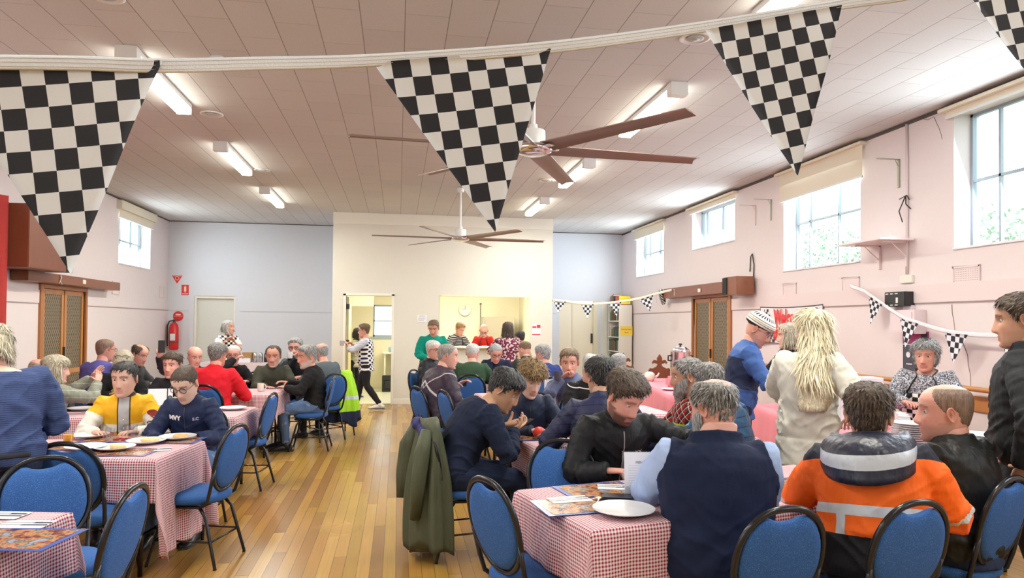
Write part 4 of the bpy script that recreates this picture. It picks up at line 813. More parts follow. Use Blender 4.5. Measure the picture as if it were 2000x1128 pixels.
# number nine table
e, M = standcard(G(312, 803), R(8), .21, .21, 'white number nine table sign behind the yellow jacket man'); rect(e, M, .065, .10, .0, .21, M_pap, 'side_strip', .006); text('lettering', '9', .09, M_ink, e, M @ Matrix.Translation((.083, .11, .008)), .002)
b = MB().box(.055, .065, 0, .21, .003, .0055, M=M); b.obj('black_edge', M_ink, e)
mug(G(174, 786, .765), 'cream mug on a saucer by the left mesh doors', None, 2); plate(G(174, 786), 'white side plate under the cream mug at the left', False, .09); plate(G(160, 800), 'white plate on the number nine table before the blonde woman', False)
tag(MB().lathe([(0, 0), (.03, 0), (.032, .09), (.018, .12), (.018, .14), (0, .14)], G(292, 795), 16).obj('sauce_bottle', mat('salt_white', (.8, .8, .8), .4), smooth=True), 'small white sauce bottle behind the number nine sign', 'bottle')
plate(G(455, 799), 'white plate near the right end of the number nine table', False)
# olive jumper man's table
mug(G(509, 763), 'cream mug at the hand of the man in the olive jumper', None, -.2); placemat(G(540, 757), 0, 'dark placemat beside the cream mug of the olive jumper man', .3, .2)
# front right table
placemat(G(1168, 956), r1-.05, 'blue edged picture placemat at the far side of the front right table'); placemat(G(1132, 987), r1-.12, 'blue edged picture placemat at the near side of the front right table')
plate(G(1218, 1000, .757), 'empty white plate by the elbow of the man in the navy vest', False, .14); cutlery(G(1112, 975, .757), r1-.1, 'white napkin with knife at the left end of the front right table'); cutlery(G(1205, 951, .757), r1-.5, 'white napkin with fork beyond the black wallet')
e = empty('black_wallet', G(1206, 976), R(-20), 'thick black wallet on the front right table', 'wallet'); MB().box(-.075, .075, -.05, .05, 0, .022).obj('body', mat('black_leather', (.012, .015, .03), .3), e, bevel=.006)
e = empty('keys', G(1170, 975, .758), .4, 'bunch of keys with yellow tag on the placemat', 'keys')
for k in range(4): q = MB().lathe([(.004, 0), (.012, 0), (.012, .002), (.004, .002)], n=12).box(.01, .05, -.003, .003, 0, .002).obj('key', M_steel, e); q.rotation_euler = (0, .05*k, k*1.3); q.location = (0, 0, .001+.002*k)
MB().box(-.01, .03, .015, .03, .004, .008).obj('yellow_tag', mat('yellow_tag', (.8, .5, .04), .5), e, bevel=.002)
e, M = standcard(G(1252, 972), R(-8), .16, .22, 'clear stand with a printed white menu on the front right table', None, None, .12); text('lettering', 'MENU', .018, M_ink, e, M @ Matrix.Translation((0, .17, .004))); lines(e, M, -.06, .06, [.155-.012*k for k in range(12)], mat('pale_grey_ink', (.6, .6, .65), .8), .002); MB().box(-.09, .09, -.0, .225, -.003, -.001, M=M).obj('clear_holder', M_clear, e)
placemat(G(1582, 942), r1, 'picture placemat left of the orange jacket man'); cutlery(G(1570, 968), r1, 'white napkin left of the orange jacket man')
# teenager's table
tumbler(G(1057, 838), 'clear tumbler in front of the curly haired teenager'); tumbler(G(1036, 836), 'clear tumbler beside the phone hand')
e = empty('honey_jar', G(1090, 846), 0, 'small amber jar with handle on the teenager table', 'jar'); MB().lathe([(0, 0), (.05, .002), (.053, .02), (.053, .075), (.046, .09), (0, .09)], n=28).obj('jar', mat('amber_honey', (.62, .25, .02), .12), e, smooth=True, angle=1); MB().lathe([(0, .104), (.049, .103), (.05, .09), (.047, .088)], n=28).tube([(.05, 0, .08), (.075, 0, .07), (.075, 0, .03), (.05, 0, .02)], .005, 8).obj('lid', mat('gold_lid', (.75, .6, .25), .3, .7), e, smooth=True)
e = empty('squeeze_bottle', G(1108, 838), 0, 'white squeeze bottle with red band and nozzle on the teenager table', 'bottle')
MB().lathe([(0, 0), (.03, 0), (.032, .01), (.032, .13), (.022, .155), (0, .157)], n=24).obj('bottle', M_china, e, smooth=True, angle=1); MB().lathe([(.0325, .09), (.0328, .09), (.0328, .12), (.0325, .12)], n=24).obj('red_band', M_red, e, smooth=True); MB().lathe([(.018, .157), (.018, .175), (.008, .185), (.006, .20), (0, .2)], n=16).obj('nozzle', mat('maroon_cap', (.35, .02, .08), .4), e, smooth=True)
placemat(G(1045, 853), r2-.1, 'blue placemat in front of the dark haired man'); cutlery(G(1078, 851, .757), r2-.2, 'white napkin at the near edge of the teenager table'); plate(G(1090, 830), 'white plate before the teenager', False)
e, M = standcard(G(1074, 789), R(-8), .12, .26, 'white playing card style sign with a 1 behind the teenager', None, None, .05); text('lettering', '1', .15, M_ink, e, M @ Matrix.Translation((.03, .13, .005)), .004); MB().prism([(-.035, .20), (-.01, .20), (-.0225, .235)], .001, M @ Matrix.Translation((0, 0, .004))).obj('black_mark', M_ink, e); MB().prism([(-.045, .13), (-.03, .15), (-.01, .145), (0, .13), (-.02, .09)], .001, M @ Matrix.Translation((0, 0, .004))).obj('red_mark', M_red, e)
# bomber man's table and beyond
for k, (u, v) in enumerate(((-.7, -.1), (-.3, .1), (.2, -.1))): plate(T('R3', u, v), 'white plate on the bomber jacket man table, %s one' % ('left', 'middle', 'right')[k], False)
tumbler(T('R3', -.1, -.2), 'tumbler on the table behind the teenager'); mug(T('R4', .1, 0), 'mug on the table near the hatch'); plate(T('R4', -.3, -.1), 'white plate on the table near the hatch', False)
standcard(T('R3', -.25, .2), R(5), .1, .14, 'small white table sign behind the empty white rimmed chair', None)
# serving tables
P_ = lambda k, u, v, z=.753: place(PT[k][0], PT[k][1], u-.37, v, z)
q = at(1315, 738, 10.0); e = empty('tea_urn', (4.05, 9.75, .753), 0, 'tall chrome tea urn with dome lid on the far pink table', 'urn')
MB().lathe([(0, .07), (.14, .07), (.145, .09), (.145, .44), (.15, .45), (.15, .46), (.12, .462)], n=40).obj('body', M_chr, e, smooth=True, angle=.6); MB().lathe([(.13, .0), (.13, .02), (.11, .03), (.115, .07), (0, .07)], n=32).obj('base', M_blk, e, smooth=True, angle=.6)
MB().lathe([(.135, .46), (.125, .49), (.08, .525), (0, .535)], n=36).obj('lid', M_chr, e, smooth=True); MB().lathe([(.015, .53), (.012, .55), (.028, .56), (.026, .575), (0, .58)], n=16).obj('lid_knob', M_blk, e, smooth=True)
for s_ in (-1, 1): MB().tube([(s_*.145, 0, .40), (s_*.185, 0, .40), (s_*.185, 0, .33), (s_*.145, 0, .33)], .012, 8).obj('handle', M_blk, e, smooth=True)
MB().tube([(-.10, -.10, .13), (-.14, -.15, .13), (-.14, -.15, .09)], .012, 10).tube([(-.13, -.13, .14), (-.13, -.13, .19)], .008, 8).obj('tap', M_blk, e, smooth=True); MB().tube([(-.12, -.1, .1), (-.12, -.1, .42)], .008, 8).obj('sight_tube', M_blk, e, smooth=True)
tag(MB().box(4.12, 4.62, 9.2, 9.45, .753, .76).box(4.12, 4.13, 9.2, 9.45, .76, 1.13).box(4.61, 4.62, 9.2, 9.45, .76, 1.13).obj('clear_display_case', glassmat('case_glass', (.93, .9, .85), .8), bevel=.002), 'clear glass sided case beside the chrome tea urn', 'case')
tag(MB().box(3.62, 4.2, 8.9, 9.25, .753, .90).obj('draped_riser', M_plainpink, bevel=.03), 'pink draped riser on the far serving table', 'riser')
e = empty('cream_teapot', (3.75, 10.2, .753), 0, 'cream teapot beside the tea urn', 'teapot'); MB().lathe([(0, 0), (.06, 0), (.085, .05), (.075, .11), (.04, .135), (.0, .14)], n=24).obj('pot', M_cup, e, smooth=True); MB().tube([(.08, 0, .05), (.13, 0, .08), (.15, 0, .12)], [.02, .014, .01], 10).obj('spout', M_cup, e, smooth=True); MB().tube([(-.07, 0, .1), (-.12, 0, .1), (-.12, 0, .04), (-.075, 0, .03)], .009, 8).obj('handle', M_cup, e, smooth=True)
for k, (x, y) in enumerate(((3.5, 8.75), (3.55, 8.3))): plate(Vector((x, y, .753)), 'flat white plate on the far pink table, %s one' % ('left', 'right')[k], False)
b = MB(); rnd = random.Random(4)
for k in range(14): b.ell((3.75+rnd.uniform(-.1, .1), 8.35+rnd.uniform(-.1, .1), .775+rnd.uniform(0, .02)), (.05, .035, .02), 10, 6, M=Matrix.Rotation(k, 3, 'Z') @ Matrix.Rotation(rnd.random(), 3, 'X'))
tag(b.obj('crumpled_cloth', M_plainpink, smooth=True), 'crumpled pink napkin heap on the far pink table', 'napkin')
p = P_('B', 1.15, .18); e = empty('white_tub', p, R(-10), 'square white plastic tub stack on the serving table beside the beanie man', 'tub'); M_tubw = mat('frosted_white_plastic', (.82, .87, .86), .35)
for z in (0, .07): MB().lathe([(0, z), (.12, z), (.15, z+.13), (.158, z+.132), (.158, z+.14), (.14, z+.14)], n=4).obj('container', M_tubw, e, bevel=.01)
p = P_('B', .60, .24); tag(MB().box(-.11, .11, -.09, .09, 0, .26).obj('orange_carton', mat('orange_carton_card', (.90, .36, .03), .5), bevel=.003, loc=p, rz=R(5)), 'orange cardboard carton behind the green basket', 'carton')
p = P_('B', .42, .22); e = empty('green_basket', p, R(12), 'bright lime green plastic basket on the serving table', 'basket'); M_gr = mat('lime_plastic', (.18, .62, .06), .35)
MB().box(-.13, .13, -.09, .09, 0, .012).obj('base', M_gr, e); MB().prism([(-.13, 0), (.13, 0), (.155, .15), (.16, .16), (-.16, .16), (-.155, .15)], .006, basis((0, -.095, 0), XW, ZW)).prism([(-.13, 0), (.13, 0), (.155, .15), (.16, .16), (-.16, .16), (-.155, .15)], .006, basis((0, .095, 0), XW, ZW)).box(-.145, -.135, -.095, .095, 0, .155).box(.135, .145, -.095, .095, 0, .155).obj('sides', M_gr, e)
# cereal carton
p = P_('B', .22, .05); e = empty('cereal_carton', p, R(-14), 'white cornflakes carton with a pink red logo on the serving table', 'box'); M_cb = mat('cereal_card', (.80, .80, .90), .5)
MB().box(-.17, .17, -.10, .10, 0, .42).obj('carton', M_cb, e, bevel=.003); M = basis((0, -.1005, 0), XW, ZW)
MB().box(-.14, -.05, .27, .385, 0, .001, M=M).obj('logo_panel', mat('logo_pink_red', (.85, .04, .16), .5), e); M_lw2 = mat('logo_white', (.95, .9, .95), .6)
for z in (.355, .30): text('logo_script', "Kellogg's", .028, M_lw2, e, M @ Matrix.Translation((-.095, z, .002)) @ Matrix.Diagonal((.75, 1.2, 1, 1)), .0008)
text('lettering', 'CORN', .075, M_ink, e, M @ Matrix.Translation((-.02, .225, .0015)) @ Matrix.Diagonal((.8, 1, 1, 1)), .001); text('lettering', 'FLAKES', .055, mat('cereal_red_ink', (.6, .1, .1), .6), e, M @ Matrix.Translation((-.02, .165, .0015)) @ Matrix.Diagonal((.8, 1, 1, 1)))
MB().box(.03, .14, .30, .306, 0, .001, M=M).box(.05, .14, .285, .29, 0, .001, M=M).box(.02, .04, .295, .315, 0, .001, M=M).obj('blue_print', mat('print_blue', (.15, .35, .8), .5), e); MB().box(-.14, .14, .02, .03, 0, .001, M=M).obj('red_strip', M_red, e)
text('lettering', 'CORN', .05, M_ink, e, basis((-.1705, 0, .15), (0, 0, 1), (0, 1, 0)))
names = ['bottom', 'second from bottom', 'third from bottom', 'fourth from bottom', 'fifth from bottom', 'sixth from bottom', 'seventh from bottom', 'eighth from bottom', 'ninth from bottom', 'tenth from bottom', 'eleventh from bottom', 'twelfth from bottom', 'thirteenth from bottom', 'fourteenth from bottom', 'fifteenth from bottom', 'top']
pl0 = None
for s_, (u, v, w) in enumerate(((-.80, .16, 'left'), (-1.1, -.14, 'right'))):
    for k in range(12 if s_ == 0 else 10):
        if pl0 is None: pl0 = MB().lathe([(0, 0), (.08, 0), (.095, .004), (.13, .012), (.13, .0145), (.09, .008), (0, .006)], n=32).obj('stacked_plate', M_china, smooth=True, angle=1); o = pl0
        else: o = pl0.copy(); COL.objects.link(o)
        o.location = P_('B', u, v, .7545+.0148*k); tag(o, 'white plate in the %s stack on the pink serving table, %s' % (w, names[k] if k < (11 if s_ == 0 else 9) else 'topmost'), 'plate', 'stacked white plates')
for k in range(3):
    p = P_('B', -.40-.1*k, .02+.04*k); e = empty('paper_cup_stack', p, 0, 'stack of white paper cups before the apron woman, %s' % ('left', 'middle', 'right')[k], 'cups', 'paper cup stacks'); b = MB()
    for j in range(6): b.lathe([(.03, .02*j), (.04, .02*j+.095), (.042, .02*j+.095), (.042, .02*j+.099), (.038, .02*j+.099)], n=20)
    b.obj('cups', M_china, e, smooth=True, angle=1)
p = P_('B', -.28, .2); tag(MB().lathe([(0, 0), (.025, 0), (.02, .05), (.05, .14), (0, .14)], p, 16).obj('red_funnel_cup', M_red, smooth=True), 'small red cone shaped cup beside the white cups', 'cup')
p = P_('B', 1.5, .1); tag(MB().box(-.09, .09, -.12, .12, 0, .06).obj('wooden_tray', M_oak, bevel=.006, loc=p), 'small honey wood tray on the serving table behind the beanie man', 'tray')
# far left side table
tag(MB().lathe([(0, 0), (.08, 0), (.10, .12), (.13, .2), (.10, .13), (.075, .01), (0, .01)], (-3.05, 15.3, .753), 8).obj('paper_sack', mat('brown_kraft_paper', (.55, .33, .14), .8), smooth=False), 'open brown paper sack on the far left side table', 'sack')
tag(MB().box(-3.3, -2.98, 15.12, 15.2, .753, .84).obj('white_carton', M_pap, bevel=.003), 'low white carton on the far left side table', 'carton')
for k in range(3): tag(MB().lathe([(0, 0), (.045, 0), (.045, .16), (.03, .2), (0, .21)], (-2.9+.11*k, 15.22, .753), 14).obj('steel_canister', M_ss if k < 2 else M_blk, smooth=True), ('left steel canister', 'right steel canister', 'black canister')[k]+' on the far left side table', 'canister')
# ------------------------------------------------------------------ people
def lin(t, xs, ys): return float(np.interp(t, xs, ys))
def skin_mat():
    g = N('skin_tones'); c = g.attr('Col', 'Color'); n = g.noise(g.obj(), 60, 3, .6)
    x = g.n('ShaderNodeMix', data_type='RGBA', blend_type='MULTIPLY'); x.inputs[0].default_value = .35; g.l(c, x.inputs[6]); r_ = g.n('ShaderNodeValToRGB'); g.l(n, r_.inputs[0]); r_.color_ramp.elements[0].color = (.72, .62, .58, 1); r_.color_ramp.elements[1].color = (1, 1, 1, 1); g.l(r_.outputs[0], x.inputs[7])
    g.color(x.outputs[2]); g.b.inputs['Roughness'].default_value = .48; g.b.inputs['Subsurface Weight'].default_value = .0; return g.m
M_skin = skin_mat()
def hair_mat(name, c, streak=None, rough=.55):
    if name in _mc: return _mc[name]
    g = N(name); a = g.attr('hd'); n = g.noise(g.mapv(a, (55, 55, 5)), 3.0, 3, .7); s2 = streak or tuple(min(1, x*1.9+.03) for x in c)
    f = g.math('MULTIPLY', g.math('SUBTRACT', n, .36, clamp=True), 3.2, clamp=True); g.color(g.mix(f, tuple(x*.55 for x in c), s2)); g.b.inputs['Roughness'].default_value = rough; g.bump(n, .9, .004); _mc[name] = g.m; return g.m
def cloth_mat(name, c, rough=.85, fold=.5, weave=350, sheen=0, var=.12, pat=None):
    """woven garment; pat(g, base colour) may return another colour from the garment's own coordinates"""
    if name in _mc: return _mc[name]
    g = N(name); o = g.obj(); base = g.mix(g.noise(o, 7, 3), tuple(x*(1-var) for x in c), tuple(min(1, x*(1+var)) for x in c))
    if pat: base = pat(g, base)
    g.color(base); g.b.inputs['Roughness'].default_value = rough; g.b.inputs['Specular IOR Level'].default_value = .25
    f1 = g.noise(g.mapv(o, (9, 9, 3.2)), 1.0, 3, .55); f2 = g.noise(o, weave, 1)
    g.bump(g.math('ADD', g.math('MULTIPLY', f1, 1.0), g.math('MULTIPLY', f2, .02)), fold, .03); _mc[name] = g.m; return g.m
def p_stripes(axis, period, duty, c2, off=0):
    def f(g, base):
        x = g.sep(g.attr('rc'))[axis]; m = g.math('LESS_THAN', g.math('FRACT', g.math('ADD', g.math('DIVIDE', x, period), off)), duty); return g.mix(m, base, c2)
    return f
def p_check(sz, c2, ax=(0, 2)):
    def f(g, base):
        s_ = g.sep(g.attr('rc')); q = g.math('ADD', g.math('FLOOR', g.math('DIVIDE', s_[ax[0]], sz)), g.math('FLOOR', g.math('DIVIDE', s_[ax[1]], sz))); m = g.math('GREATER_THAN', g.math('ABSOLUTE', g.math('MODULO', q, 2.0)), .5); return g.mix(m, base, c2)
    return f
def p_dots(sz, r_, c2):
    def f(g, base):
        v = g.mapv(g.attr('rc'), (1/sz,)*3, (0, .785, 0)); x, y, z = g.sep(v); a = g.math('SUBTRACT', g.math('FRACT', x), .5); b = g.math('SUBTRACT', g.math('FRACT', z), .5)
        return g.mix(g.math('LESS_THAN', g.math('ADD', g.math('MULTIPLY', a, a), g.math('MULTIPLY', b, b)), r_*r_), base, c2)
    return f
def p_blotch(sc, thr, c2, c3=None):
    def f(g, base):
        n = g.noise(g.attr('rc'), sc, 2, .6); m = g.math('GREATER_THAN', n, thr); r_ = g.mix(m, base, c2)
        if c3: n2 = g.noise(g.mapv(g.attr('rc'), (1, 1, 1), (0, 0, 0), (5, 3, 1)), sc*1.1, 2, .6); r_ = g.mix(g.math('GREATER_THAN', n2, thr+.05), r_, c3)
        return r_
    return f
def band(g, x, a, b): return g.math('MULTIPLY', g.math('GREATER_THAN', x, a), g.math('LESS_THAN', x, b))
def p_quilt(period, c2=(.01, .012, .03)):
    def f(g, base):
        x, y, z = g.sep(g.attr('rc')); a = g.attr('armt', 'Fac'); q = g.math('MULTIPLY', g.math('GREATER_THAN', a, 0), g.math('ADD', a, 0)); zz = g.math('ADD', z, 0)
        m = g.math('LESS_THAN', g.math('FRACT', g.math('DIVIDE', zz, period)), .12); return g.mix(m, base, c2)
    return f

HZ = [-.118, -.113, -.102, -.085, -.065, -.04, -.01, .015, .04, .065, .085, .103, .115, .1215]
HW = [.010, .028, .042, .052, .0575, .065, .070, .073, .076, .0765, .071, .056, .034, .0]
HF = [.062, .079, .088, .090, .0905, .0905, .089, .088, .0925, .090, .080, .058, .030, -.01]
HB = [.030, .000, -.030, -.052, -.068, -.082, -.092, -.098, -.101, -.101, -.095, -.078, -.050, -.01]
def gauss(x, m, s): return math.exp(-((x-m)/s)**2)
def head_grid(nl=52, nz=46):
    """face-forward +y head surface as a grid of (phi, z) with base point, in metres"""
    zs = []; 
    for i in range(nz+1):
        t = i/nz; zs.append(-.118+.2395*t if 0 else lin(t, [0, .08, .5, .85, 1], [-.118, -.108, -.005, .095, .1215]))
    ph = []
    for j in range(nl):
        u = j/nl*2*PI; ph.append(u-.42*math.sin(u))
    return zs, ph
def head_point(z, p, sx=1.0, jaw=1.0, nose=1.0, brow=1.0):
    w = lin(z, HZ, HW)*sx; f = lin(z, HZ, HF); b = lin(z, HZ, HB)
    if z < -.03: w *= 1+(jaw-1)*min(1, (-.03-z)/.04)
    cy = (f+b)/2; d = (f-b)/2; s, c = math.sin(p), math.cos(p); e = 2.25 if c > 0 else 2.0
    r_ = 1/((abs(s)**e+abs(c)**e)**(1/e)); x = w*r_*s; y = cy+d*r_*c
    if c > 0:
        fr = max(0, c)**.5; ax = abs(x)
        ns = lin(z, [-.052, -.046, -.036, -.026, 0, .022, .034], [0, .3, .95, 1, .62, .28, 0])*.024*nose; nw = lin(z, [-.05, -.03, .0, .03], [.0155, .0145, .0095, .0085])
        y += ns*math.exp(-(x/nw)**2)*(1 if ax < .04 else 0)
        y += .005*gauss(z, -.036, .009)*gauss(ax, .0135, .006)*nose
        y -= .0115*gauss(z, .013, .0135)*gauss(ax, .031, .0155)
        y += .0042*brow*gauss(z, .034, .0085)*gauss(ax, .027, .022)
        y += .0035*gauss(z, -.020, .018)*gauss(ax, .045, .014)
        y -= .004*gauss(z, -.066, .0030)*gauss(ax, 0, .020)
        y += .0050*gauss(z, -.0600, .0048)*gauss(ax, 0, .019)+.0058*gauss(z, -.0725, .0052)*gauss(ax, 0, .016)
        y -= .004*gauss(z, -.084, .006)*gauss(ax, 0, .02); y += .0055*gauss(z, -.102, .011)*gauss(ax, 0, .017)
        y -= .0025*gauss(z, -.050, .006)*gauss(ax, .004, .004)
    return x, y, z
def mul(c, k): return tuple(min(1, x*k) for x in c)
def lerp3(a, b, t): return tuple(x*(1-t)+y*t for x, y in zip(a, b))
class Acc:
    def __init__(s): s.v = []; s.f = []; s.c = []; s.m = []
    def add(s, vs, fs, cols, M=None, mi=0):
        b = len(s.v); s.v += [tuple(M @ Vector(v)) if M is not None else tuple(v) for v in vs]; s.f += [tuple(b+i for i in f) for f in fs]; s.m += [mi]*len(fs)
        s.c += list(cols) if isinstance(cols, list) else [cols]*len(vs)
def grid_faces(nr, n, cap0=True, cap1=True):
    fs = [(i*n+j, i*n+(j+1) % n, (i+1)*n+(j+1) % n, (i+1)*n+j) for i in range(nr-1) for j in range(n)]
    if cap0: fs.append(tuple(reversed(range(n))))
    if cap1: fs.append(tuple(range((nr-1)*n, nr*n)))
    return fs
def make_head(A, M, skin, o):
    zs, ph = head_grid(); n = len(ph); vs = []; cols = []; stub = o.get('stubble', 0); hc = o.get('brow', (.08, .05, .03)); lipc = lerp3(skin, (.50, .14, .13), .55 if not o.get('lip') else .9)
    pk = lerp3(skin, (.70, .22, .16), .22)
    for z in zs:
        for p in ph:
            x, y, z2 = head_point(z, p, o.get('hw', 1), o.get('jaw', 1), o.get('nose', 1), o.get('browr', 1)); vs.append((x, y, z2)); c = skin; ax = abs(x)
            if y > .03:
                c = lerp3(c, pk, min(1, .8*gauss(z, -.025, .02)*gauss(ax, .042, .02)+.7*gauss(z, -.03, .014)*gauss(ax, 0, .014)))
                l_ = max(gauss(z, -.0605, .0048), gauss(z, -.072, .0052))*(1 if ax < .025 else max(0, 1-(ax-.025)/.004)); c = lerp3(c, lipc, min(1, l_*1.1))
                c = lerp3(c, (.12, .03, .03), .8*gauss(z, -.0662, .0016)*(1 if ax < .023 else 0))
                bz = .0345+.004*gauss(ax, .032, .012)-max(0, ax-.035)*.25; c = lerp3(c, hc, min(1, 1.15*gauss(z, bz, .0042))*(1 if .010 < ax < .052 else 0)*(.85))
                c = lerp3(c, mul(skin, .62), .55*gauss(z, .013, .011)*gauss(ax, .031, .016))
                c = lerp3(c, mul(skin, .3), .7*gauss(z, -.0445, .003)*gauss(ax, .009, .004))
                if stub and z < -.035: c = lerp3(c, o.get('stubc', (.12, .09, .08)), stub*min(1, (-.035-z)/.02)*(1-l_)*.75)
            elif stub and z < -.03 and y > -.02: c = lerp3(c, o.get('stubc', (.12, .09, .08)), stub*.6)
            cols.append(c)
    A.add(vs, [tuple(reversed(f)) for f in grid_faces(len(zs), n)], cols, M)
    for s in (-1, 1):      # eyes, ears
        ev = []; ec = []; nu, nv = 12, 10
        for i in range(nv+1):
            t = PI*i/nv
            for j in range(nu):
                a = 2*PI*j/nu; q = Vector((math.sin(t)*math.cos(a), math.cos(t), math.sin(t)*math.sin(a)))
                ev.append(Vector((s*.0310, .0665, .012))+q*.0125)
                gz = Vector((o.get('gx', 0), 1, o.get('gz', -.12))).normalized(); dt = q.dot(gz); lid = q.z > .30+o.get('lid', .12) or q.z < -.45
                ec.append(mul(skin, .88) if lid else ((.012, .01, .01) if dt > .93 else (o.get('iris', (.10, .07, .05)) if dt > .80 else (.72, .70, .68))))
        A.add(ev, [tuple(reversed(f)) for f in grid_faces(nv+1, nu, False, False)], ec, M)
        er = []; n2 = 14; cols = []; E = Matrix.Translation((s*.071, -.008, .004)) @ Matrix.Rotation(s*math.radians(-24), 4, 'Z') @ Matrix.Rotation(math.radians(-8), 4, 'X')
        prof = [(0, .001), (.55, -.001), (.78, .003), (.93, .0085), (1.0, .007), (.98, .001), (.86, -.006), (.5, -.012)]
        for ri, (sc, dx) in enumerate(prof):
            for j in range(n2):
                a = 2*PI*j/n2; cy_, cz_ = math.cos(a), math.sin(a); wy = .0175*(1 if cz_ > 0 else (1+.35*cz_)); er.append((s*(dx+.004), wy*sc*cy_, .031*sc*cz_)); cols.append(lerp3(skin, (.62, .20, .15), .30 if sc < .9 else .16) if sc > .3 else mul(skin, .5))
        fs = grid_faces(len(prof), n2); A.add(er, fs if s > 0 else [tuple(reversed(f)) for f in fs], cols, M @ E)
def hairline(p, o):
    a = abs(((p+PI) % (2*PI))-PI); d = math.degrees(a); zf = o.get('zf', .074)
    return lin(d, [0, 28, 42, 60, 72, 84, 92, 104, 125, 180], [zf, zf+o.get('rec', .0), zf-.006+o.get('rec', 0), .045, .022, -.012 if o.get('burn', 1) else .01, .018, .012, -.045, o.get('nape', -.066)])
def make_hair(style, M, mat_, parent, o, s_):
    zs, ph = head_grid(60, 46); n = len(ph); vs = []; am = []; th = o.get('th', {'buzz': .004, 'short': .013, 'crop': .009, 'fringe': .006, 'curly': .024, 'bob': .017, 'long': .018, 'mid': .019}.get(style, .012)); nz_ = o.get('nz', {'curly': .012, 'buzz': .0006, 'crop': .002, 'fringe': .003}.get(style, .0045)); seed = o.get('seed', 1)
    for z in zs:
        for p in ph:
            x, y, z2 = head_point(z, p, o.get('hw', 1), 1, 0, 0); a = abs(((p+PI) % (2*PI))-PI); d = math.degrees(a)
            hl = hairline(p, o)+noise.noise(Vector((math.sin(p)*9, math.cos(p)*9, seed)))*.006; m = min(1, max(0, (z-hl)/.022+.15))
            tf = 1.0
            if style in ('short', 'crop', 'curly'): tf = .30+.70*min(1, max(0, (z-.0)/.065)) if style != 'curly' else .6+.4*min(1, max(0, z/.05))
            if d < 55 and style not in ('long', 'bob', 'mid', 'curly'): tf *= min(1, max(.15, (z-hl)/.022))**.7
            if style in ('bob', 'long') and d > 60: m = min(1, max(m, (d-60)/20))
            if style == 'mid' and d > 66: m = min(1, max(m, min(1, (d-66)/16)*min(1, max(0, (z+.078)/.03))))
            if style == 'fringe': m *= 1-min(1, max(0, (z-.040-.03*gauss(d, 180, 60))/.014))
            if o.get('bald'):  # thin crown
                q = math.hypot(x/.05, (y-o.get('by', -.01))/.07); m *= min(1, max(.0 if o['bald'] > 1 else .25, (q-.75)*2.5)) if z > .06 else 1
            c = Vector((0, -.005, .0)); dr = (Vector((x, y, z))-c).normalized(); top = o.get('top', 1.0)
            t_ = th*(1+(top-1)*max(0, min(1, (z-.03)/.06))); hi = noise.noise(dr*o.get('fq', 9 if style != 'curly' else 11)+Vector((seed*3.1, 0, 0)))
            nn = hi*nz_+noise.noise(dr*26+Vector((seed, 5, 0)))*nz_*.6
            dd = -.0035+m*(t_*tf+nn*min(1, tf*1.3))*(1 if d > 50 or z < .06 else o.get('front', 1))
            if z < 0: dd *= max(.35, 1+z*6) if style in ('short', 'crop', 'curly') else 1
            q = Vector((x, y, z))+dr*dd
            if o.get('sweep') and z > .05 and y > 0: q.x += o['sweep']*m*.012
            vs.append(q); am.append(m)
    fs = [tuple(reversed(f)) for f in grid_faces(len(zs), n) if max(am[i] for i in f) > .02]
    b = MB(); b.add([tuple(M @ v) for v in vs], fs); hd = [tuple(v) for v in vs]
    if style in ('bob', 'long'):
        L = o.get('len', .10 if style == 'bob' else .34); a0 = math.radians(o.get('open', 62)); k = 30; rows = 16; V2 = []; W_ = []
        for i in range(rows+1):
            t = i/rows; z = .035-(L+.035)*t
            for j in range(k+1):
                p = a0+(2*PI-2*a0)*j/k; zz = max(z, -.035); x, y, _ = head_point(zz, p, 1, 1, 0, 0); sp = 1+.22*min(1, t*L/.12)+ (o.get('flare', 0)*t); dr = Vector((x, y+.005, 0)).normalized(); wv = math.sin(t*L*38+p*2.2)*.010*t*o.get('wave', 1)+noise.noise(Vector((p*6, t*4, seed)))*.012*min(1, t*2)
                thk = th*(1-.5*t*t)+wv; q = Vector((x*sp, y*(sp if y < 0 else 1), z))+dr*thk+(o['pushv']*(o.get('push', .0)*min(1, max(0, (t-.18)/.35))) if style == 'long' else Vector((0, 0, 0)))
                V2.append(q); W_.append(q-dr*max(.004, .02*(1-t)))
        nk = k+1; F_ = [(i*nk+j, (i+1)*nk+j, (i+1)*nk+j+1, i*nk+j+1) for i in range(rows) for j in range(k)]; F_ = F_+[tuple(len(V2)+a for a in reversed(f)) for f in F_]
        F_ += [(i*nk, i*nk+len(V2), (i+1)*nk+len(V2), (i+1)*nk) for i in range(rows)]+[(i*nk+k, (i+1)*nk+k, (i+1)*nk+k+len(V2), i*nk+k+len(V2)) for i in range(rows)]+[(rows*nk+j, rows*nk+j+len(V2), rows*nk+j+1+len(V2), rows*nk+j+1) for j in range(k)]
        b.add([tuple(M @ v) for v in V2+W_], F_); hd += [tuple(v) for v in V2+W_]
    rnd = random.Random(seed); near = o.get('_D', 6); nt = int(o.get('nt', 1)*(900 if near < 6.5 else 420 if near < 9.5 else 160)*(1.3 if style == 'curly' else .25 if style in ('buzz',) else .45 if style == 'fringe' else 1)); cand = [i for i, q in enumerate(am) if q > .45]
